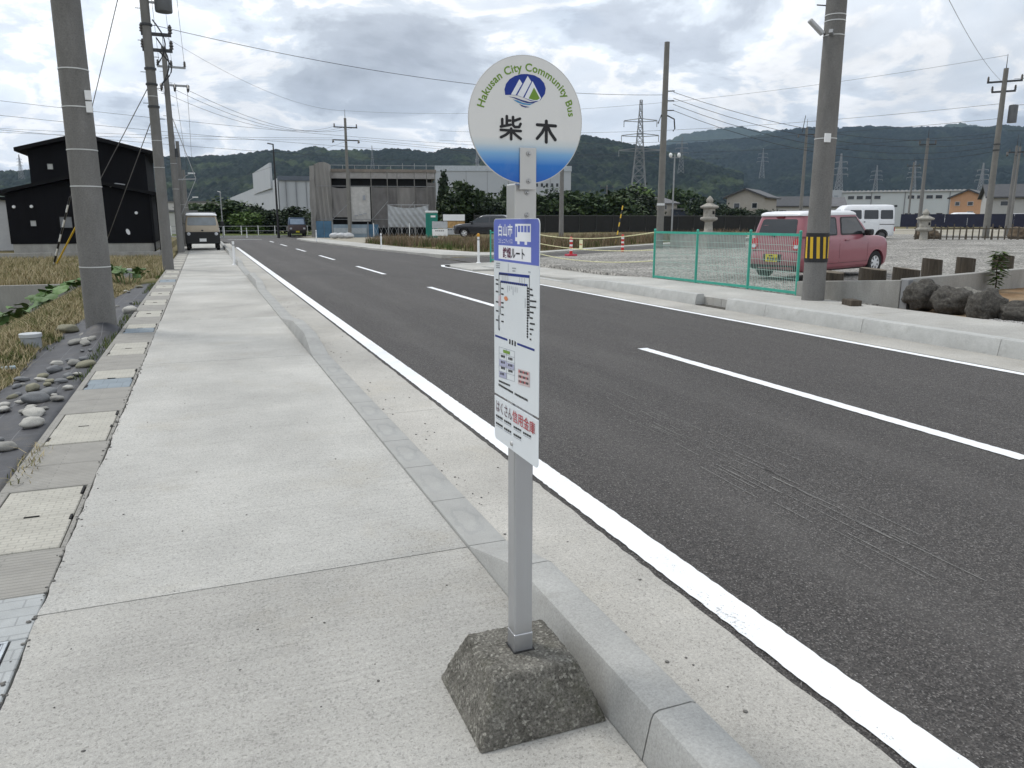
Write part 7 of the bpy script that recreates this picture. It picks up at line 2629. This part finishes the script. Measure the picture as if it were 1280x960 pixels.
# white warehouse on the right
WH = thing('white_warehouse', 'long white warehouse with a row of small high windows', 'warehouse', (168.97, 156.04, 1.09), R(-44), None, 1.77)
MB().box(-7.0, 9.9, 0, 10, -0.5, 4.5).build('wall', clad_w, WH)
MB().box(-10.2, -7.0, -0.3, 9, -0.5, 4.9).build('wing', clad, WH)
MB().box(-7.1, 10.1, -0.25, 10.3, 4.5, 4.72).build('roof', M('roof_metal', (0.45, 0.47, 0.49), 0.5, metal=0.3), WH)
for k in range(30):
    MB().box(-7.0 + k * 0.57, -6.72 + k * 0.57, -0.32, -0.25, 4.52, 4.78).build('roof_rib', fr_w, WH)
for x in (-5.7, -4.5, -3.3, -2.1, 2.4, 3.6, 4.8, 6.0):
    window(WH, x, 3.45, 0.95, 0.6, 0.0, fr_w, glass_d)
for x in (2.2, 3.5, 4.7, 6.3):
    window(WH, x, 0.5, 0.9, 1.0, 0.0, fr_w, glass_d)
for x in (-2.9, 1.6, 7.4):
    MB().cyl((x, -0.06, 0), (x, -0.06, 4.5), 0.05, 0.05, 8).build('downpipe', M('pipe_grey', (0.2, 0.2, 0.21), 0.5), WH)
for k in range(3):
    MB().box(-0.9 + k * 0.6, -0.5 + k * 0.6, -0.03, -0.005, 2.35, 2.62).build('lettering', ink_black, WH)
for x in (-9.4, -8.6, -7.8):
    MB().box(x - 0.3, x + 0.3, -0.33, -0.302, 3.6, 4.1).build('window', M('pane_pale', (0.25, 0.28, 0.30), 0.3), WH)
t = thing('navy_fence', 'long low navy fence before the white warehouse', 'fence', (63.02, 57.04, 1.20), R(-42))
for k in range(6):
    MB().box(k * 1.9 + 0.01, k * 1.9 + 1.88, 0, 0.06, -0.2, 1.0).build('panel', M('fence_navy', (0.012, 0.014, 0.034), 0.6, var=0.2), t)

# factory on the left beyond the trees, and its long part behind the site
FA = thing('factory', 'large grey factory with a stepped front behind the trees on the left', 'factory', (13.5, 149.4, 1.2))
MB().prism([(0, 0), (6.3, -0.4), (6.3, 14), (0.4, 14)], -1.5, 8.2).build('wall', clad, FA)
MB().prism([(-0.15, 0.05), (0.3, 14), (-3.4, 127), (-4.2, 127)], -1.5, 7.9).build('wall', clad, FA)
MB().prism([(-0.75, 8), (-0.35, 8), (-1.3, 44), (-1.7, 44)], 6.5, 11.2).build('sign_wall', clad, FA)
for k in range(5):
    MB().prism([(-0.87 - 0.135 * k, 15 + 4.6 * k), (-0.83 - 0.135 * k, 15 + 4.6 * k), (-0.92 - 0.135 * k, 18.4 + 4.6 * k), (-0.96 - 0.135 * k, 18.4 + 4.6 * k)], 9.0, 10.4).build('sign_letter', ink_black, FA)
for k in range(6):
    MB().prism([(-0.62 - 0.27 * k, 18 + 9.5 * k), (-0.50 - 0.27 * k, 18 + 9.5 * k), (-0.58 - 0.27 * k, 21 + 9.5 * k), (-0.70 - 0.27 * k, 21 + 9.5 * k)], 4.2, 5.8).build('window', glass_d, FA)
MB().prism([(-0.2, -0.3), (6.4, -0.7), (6.4, -0.42), (-0.2, -0.02)], 7.6, 8.4).build('fascia', M('fascia_dark', (0.10, 0.12, 0.15), 0.5), FA)
for k in range(3):
    MB().box(1.2 + 1.8 * k, 1.26 + 1.8 * k, -0.48, -0.1, 0, 7.6).build('panel_joint', M('joint_line', (0.2, 0.21, 0.23), 0.6), FA)
FB = thing('factory', 'long low factory hall behind the round tree', 'factory', (47.00, 163.38, 4.02), R(-19))
MB().box(0, 29, 0, 20, -2, 8.0).build('wall', clad, FB)
MB().box(-0.1, 29.1, -0.15, 20.1, 8.0, 9.1).build('roof_band', M('roof_band', (0.42, 0.46, 0.50), 0.5), FB)
for k in range(10):
    MB().box(17 + k * 1.1, 17.5 + k * 1.1, -0.05, 0.0, 4.8, 5.5).build('window', glass_d, FB)
for k in range(6):
    MB().box(2 + 4.5 * k, 2.08 + 4.5 * k, -0.04, 0.0, 0, 8).build('panel_joint', M('joint_line', (0.2, 0.21, 0.23), 0.6), FB)

# black slatted fence along the far lot
t = thing('black_fence', 'long black mesh fence in front of the trees and houses', 'fence', (24.0, 70.5, 0.40), R(-7.5))
fb_m = M('fence_black', (0.014, 0.014, 0.013), 0.7, var=0.2)
for k in range(20):
    MB().box(k * 1.75 + 0.03, k * 1.75 + 1.70, 0, 0.05, 0.05, 1.62).build('panel', fb_m, t)
    MB().bar((k * 1.75, -0.03, 0), (k * 1.75, -0.03, 1.85), 0.07).build('post', M('fence_post_dark', (0.03, 0.03, 0.03), 0.6), t)
MB().bar((0, -0.02, 1.66), (35, -0.02, 1.66), 0.05).build('rail', M('fence_rail', (0.10, 0.10, 0.10), 0.5), t)

# low bamboo fence and planting by the van
bam = M('bamboo', (0.085, 0.07, 0.052), 0.8, var=0.3, scale=4)
BFn = thing('bamboo_fence', 'low brown post and rail fence beyond the gravel lot', 'fence', (34.3, 30.0, 0.55), R(-38))
for k in range(38):
    x = k * 0.29
    MB().cyl((x, 0, 0), (x, 0, 0.72 + 0.12 * (k % 3 == 0) + random.uniform(-0.04, 0.04)), 0.035 if k % 4 else 0.06, 0.03, 6).build('picket', bam, BFn)
for z in (0.18, 0.6):
    MB().cyl((-0.1, 0.02, z), (10.9, 0.02, z), 0.03, 0.03, 6).build('rail', bam, BFn)
MB().box(5.6, 10.5, 2.2, 2.5, -0.1, 0.95).build('stone_base', granite, BFn)
for (x, y, s, sd, lab) in ((35.8, 30.6, 0.55, 31, 'brown boulder behind the low fence next to the lantern'), (40.3, 28.6, 0.65, 32, 'dark boulder behind the right part of the low fence')):
    rock(lab, (x, y, 0.75), s * 1.2, s, s * 0.8, sd, M('boulder_brown', (0.10, 0.075, 0.05), 0.9, var=0.3, scale=3, bump=0.6, bscale=10))
t = thing('garden_pine', 'bare branched garden tree at the right edge behind the low fence', 'tree', (42.6, 28.6, 0.5))
m = MB()
for k in range(9):
    a = k * 0.75
    m.tube([(0, 0, 0.2 + 0.05 * k), (math.cos(a) * 0.7, math.sin(a) * 0.7, 0.7 + 0.1 * k), (math.cos(a) * 1.3, math.sin(a) * 1.2, 1.0 + 0.16 * k)], [0.07, 0.045, 0.015], 5)
m.build('trunk', bark, t, smooth=60)
o = bpy.data.objects.new('crown', SHRUB)
col.objects.link(o)
SHRUB.materials.append(leaf_b)
o.parent = t
o.location = (0, 0, 1.0)
o.scale = (1.1, 1.1, 0.55)

# ------------------------------------------------------------------ trees
TG = 'trees behind the road and the site'
tree('round_tree', 'large round green tree right of the building site', (27.52, 83.59, 0.10), 3.1, 5.6, leaf_a, 0.12, 0, 0.3, TG)
tree('pine_tree', 'dark conifer at the left shoulder of the round tree', (27.23, 91.01, 0.46), 1.4, 7.0, leaf_b, 0.1, CROWN_CONE, 0.9, TG)
tree('pine_tree', 'pointed conifer left of the bus stop post', (33.19, 85.81, 0.49), 1.7, 5.2, leaf_a, 0.05, CROWN_CONE, 0.2, TG)
tree('round_tree', 'low bushy tree under the pointed conifer', (29.30, 80.86, 0.38), 2.0, 3.4, leaf_b, 0.08, 1, 1.2, TG)
for k, (px, D, rx, h, lab) in enumerate(((676, 100, 3.4, 5.0, 'dark tree in the row right of the bus stop post, first from the left'), (700, 112, 4.2, 6.0, 'dark tree in the row behind the plain pole'), (722, 104, 3.8, 5.4, 'dark tree in the row, third from the left'), (742, 118, 4.4, 6.2, 'dark tree in the row, left of the small pole in the trees'), (764, 108, 4.0, 5.8, 'dark tree in the row, right of the small pole in the trees'), (786, 118, 4.2, 6.6, 'dark tree in the row, last before the cream house'), (655, 108, 3.6, 5.6, 'dark tree showing just beside the timetable board'))):
    d = {676: (40.13, 91.60, 0.80), 700: (47.43, 101.46, 0.83), 722: (46.14, 93.21, 0.78), 742: (54.47, 104.68, 0.80), 764: (51.97, 94.68, 0.75), 786: (59.04, 102.17, 0.80), 655: (41.21, 99.83, 0.75)}[px]
    tree('broadleaf_tree', lab, (d[0], d[1], 0.3), rx, h * 0.9, leaf_b if k % 2 else leaf_a, 0.08, k, k * 0.8, TG)
for k, (p, rx, h, mt, lab) in enumerate((((102.46, 171.76, 0.52), 5.5, 9.6, leaf_c, 'bright green tree behind the cream house'), ((112.89, 171.12, 0.50), 5.5, 9.0, leaf_a, 'green tree behind the tall bare topped pole'))):
    tree('broadleaf_tree', lab, (p[0], p[1], 0.3), rx, h, mt, 0.08, k + 1, k * 1.8, TG)
tree('shrub', 'round shrub in front of the cream house', (78.25, 127.97, 0.47), 2.0, 3.9, leaf_b, 0.05, SHRUB, 0.5, None, 'shrub')
tree('shrub', 'dark bush right behind the tall stone lantern', (83.35, 118.65, 0.52), 2.9, 5.0, leaf_b, 0.05, 2, 0.5, None, 'shrub')
tree('shrub', 'dark bush in front of the beige gable house', (87.26, 115.80, 0.66), 3.0, 3.9, leaf_b, 0.05, 3, 1.5, None, 'shrub')
for k, (p, rx, h, lab) in enumerate((((95.10, 116.00, 1.07), 3.6, 3.2, 'dark hedge left of the roof of the pink car'), ((97.53, 113.97, 1.08), 3.4, 2.9, 'dark hedge above the rear of the pink car'))):
    tree('hedge', lab, (p[0], p[1], 0.4), rx, h, leaf_b, 0.02, k, 0.4 * k, None, 'hedge')
for k, (p, rx, h, mt, lab) in enumerate((((0.84, 100.00, -0.27), 3.4, 3.4, leaf_a, 'green tree directly right of the beige truck'), ((3.13, 95.95, -0.22), 3.4, 3.8, leaf_a, 'green tree left of the factory wall'), ((4.85, 91.87, -0.16), 2.0, 2.4, leaf_c, 'lighter bush behind the white hatchback'), ((6.77, 93.76, -0.20), 2.4, 3.3, leaf_b, 'dark tree left of the tall black lamp'), ((8.69, 91.59, -0.18), 2.5, 3.0, leaf_b, 'dark tree right of the tall black lamp'), ((10.79, 95.39, -0.26), 2.0, 2.7, leaf_a, 'tree squeezed between the dark truck and the site'), ((-0.98, 105.00, -0.35), 2.8, 3.2, leaf_b, 'dark tree behind the roof of the beige truck'))):
    tree('broadleaf_tree', lab, (p[0], p[1], 0.1), rx, h, mt, 0.08, k, 0.7 * k, TG)
for k, (x, y, w, h, lab) in enumerate(((-4.0, 92.0, 7.0, 2.4, 'pale low building behind the left poles'), (-1.0, 128.0, 9.0, 4.2, 'white building far behind the beige truck'))):
    t = thing('far_building', lab, 'building', (x, y, 0.1))
    MB().box(-w / 2, w / 2, 0, 6, -0.3, h).build('wall', wall_white, t)
    MB().box(-w / 2 - 0.2, w / 2 + 0.2, -0.2, 6.2, h, h + 0.2).build('roof', tile_g, t)
    for j in range(3):
        window(t, -w / 3 + j * w / 3, h * 0.4, 0.9, 0.9, 0.0, fr_w, glass_d)

# ------------------------------------------------------------------ lattice pylons
pyl_m = M('pylon_steel', (0.22, 0.23, 0.24), 0.5, metal=0.3)


def pylon_mesh(name, thick):
    m = MB()
    hw = lambda z: 0.075 * (1 - z) ** 1.3 + 0.010
    zs = [0, 0.12, 0.23, 0.33, 0.42, 0.50, 0.57, 0.64, 0.70, 0.76, 0.82, 0.88, 0.94, 1.0]
    for a, b_ in zip(zs[:-1], zs[1:]):
        w0, w1 = hw(a), hw(b_)
        cs0 = [(-w0, -w0, a), (w0, -w0, a), (w0, w0, a), (-w0, w0, a)]
        cs1 = [(-w1, -w1, b_), (w1, -w1, b_), (w1, w1, b_), (-w1, w1, b_)]
        for i in range(4):
            j = (i + 1) % 4
            m.bar(cs0[i], cs1[i], thick)
            m.bar(cs0[i], cs1[j], thick * 0.7)
            m.bar(cs0[j], cs1[i], thick * 0.7)
            m.bar(cs1[i], cs1[j], thick * 0.6)
    for z, L in ((0.55, 0.19), (0.68, 0.17), (0.81, 0.15)):
        for s in (-1, 1):
            m.bar((0, 0, z + 0.03), (s * L, 0, z + 0.012), thick)
            m.bar((0, 0, z), (s * L, 0, z + 0.008), thick)
            m.bar((s * L, 0, z + 0.01), (s * L, 0, z - 0.045), thick)
    return m.mesh(name)


pm1, pm2 = pylon_mesh('lattice', 0.006), pylon_mesh('lattice', 0.007)
pm1.materials.append(pyl_m)
pm2.materials.append(M('pylon_pale', (0.24, 0.25, 0.26), 0.5))
for k, (p, h, me, lab) in enumerate((((152.75, 258.20, 5.91), 40.0, pm1, 'large lattice pylon rising from the trees on the right'),
                                     ((386.64, 583.53, 43.25), 30.0, pm2, 'small pylon on the hillside right of the tall bare topped pole'),
                                     ((723.54, 893.86, 60.92), 40.0, pm2, 'small pylon on the dark hillside above the beige house'),
                                     ((721.44, 692.48, 29.39), 36.0, pm2, 'small pylon on the hillside above the white van'),
                                     ((710.23, 630.93, 27.51), 38.0, pm2, 'pylon on the hillside above the warehouse'),
                                     ((624.61, 647.97, 23.75), 48.0, pm2, 'pylon right behind the thick hazard pole'),
                                     ((710.64, 552.26, 22.22), 36.0, pm2, 'pylon above the orange house'),
                                     ((261.28, 756.13, 22.87), 50.0, pm2, 'pylon below the left edge of the round sign'),
                                     ((161.36, 783.56, 49.54), 26.0, pm2, 'pylon just above the roof of the building site'),
                                     ((-140.54, 787.56, 38.37), 20.0, pm2, 'tiny pylon left of the black house'))):
    o = bpy.data.objects.new('lattice_pylon', me)
    col.objects.link(o)
    o.location = (p[0], p[1], min(p[2], 400) - 1)
    o.scale = (h, h, h)
    o.rotation_euler = (0, 0, R(-25 - 10 * k))
    tag(o, lab, 'pylon', 'lattice pylons')
# haze: one closed box of thin even air round everything
hz_mat = bpy.data.materials.new('haze_air')
hz_mat.use_nodes = True
hz_mat.node_tree.nodes.clear()
hv = hz_mat.node_tree.nodes.new('ShaderNodeVolumePrincipled')
hv.inputs['Color'].default_value = (0.55, 0.74, 1.0, 1)
hv.inputs['Density'].default_value = 0.00008
hv.inputs['Anisotropy'].default_value = 0.2
ho = hz_mat.node_tree.nodes.new('ShaderNodeOutputMaterial')
hz_mat.node_tree.links.new(hv.outputs[0], ho.inputs['Volume'])
haze = MB().box(-5600, 6400, -900, 5600, -4.0, 760.0).build('haze', hz_mat, kind='stuff')
haze['label'] = 'thin bluish air over the plain and hills'
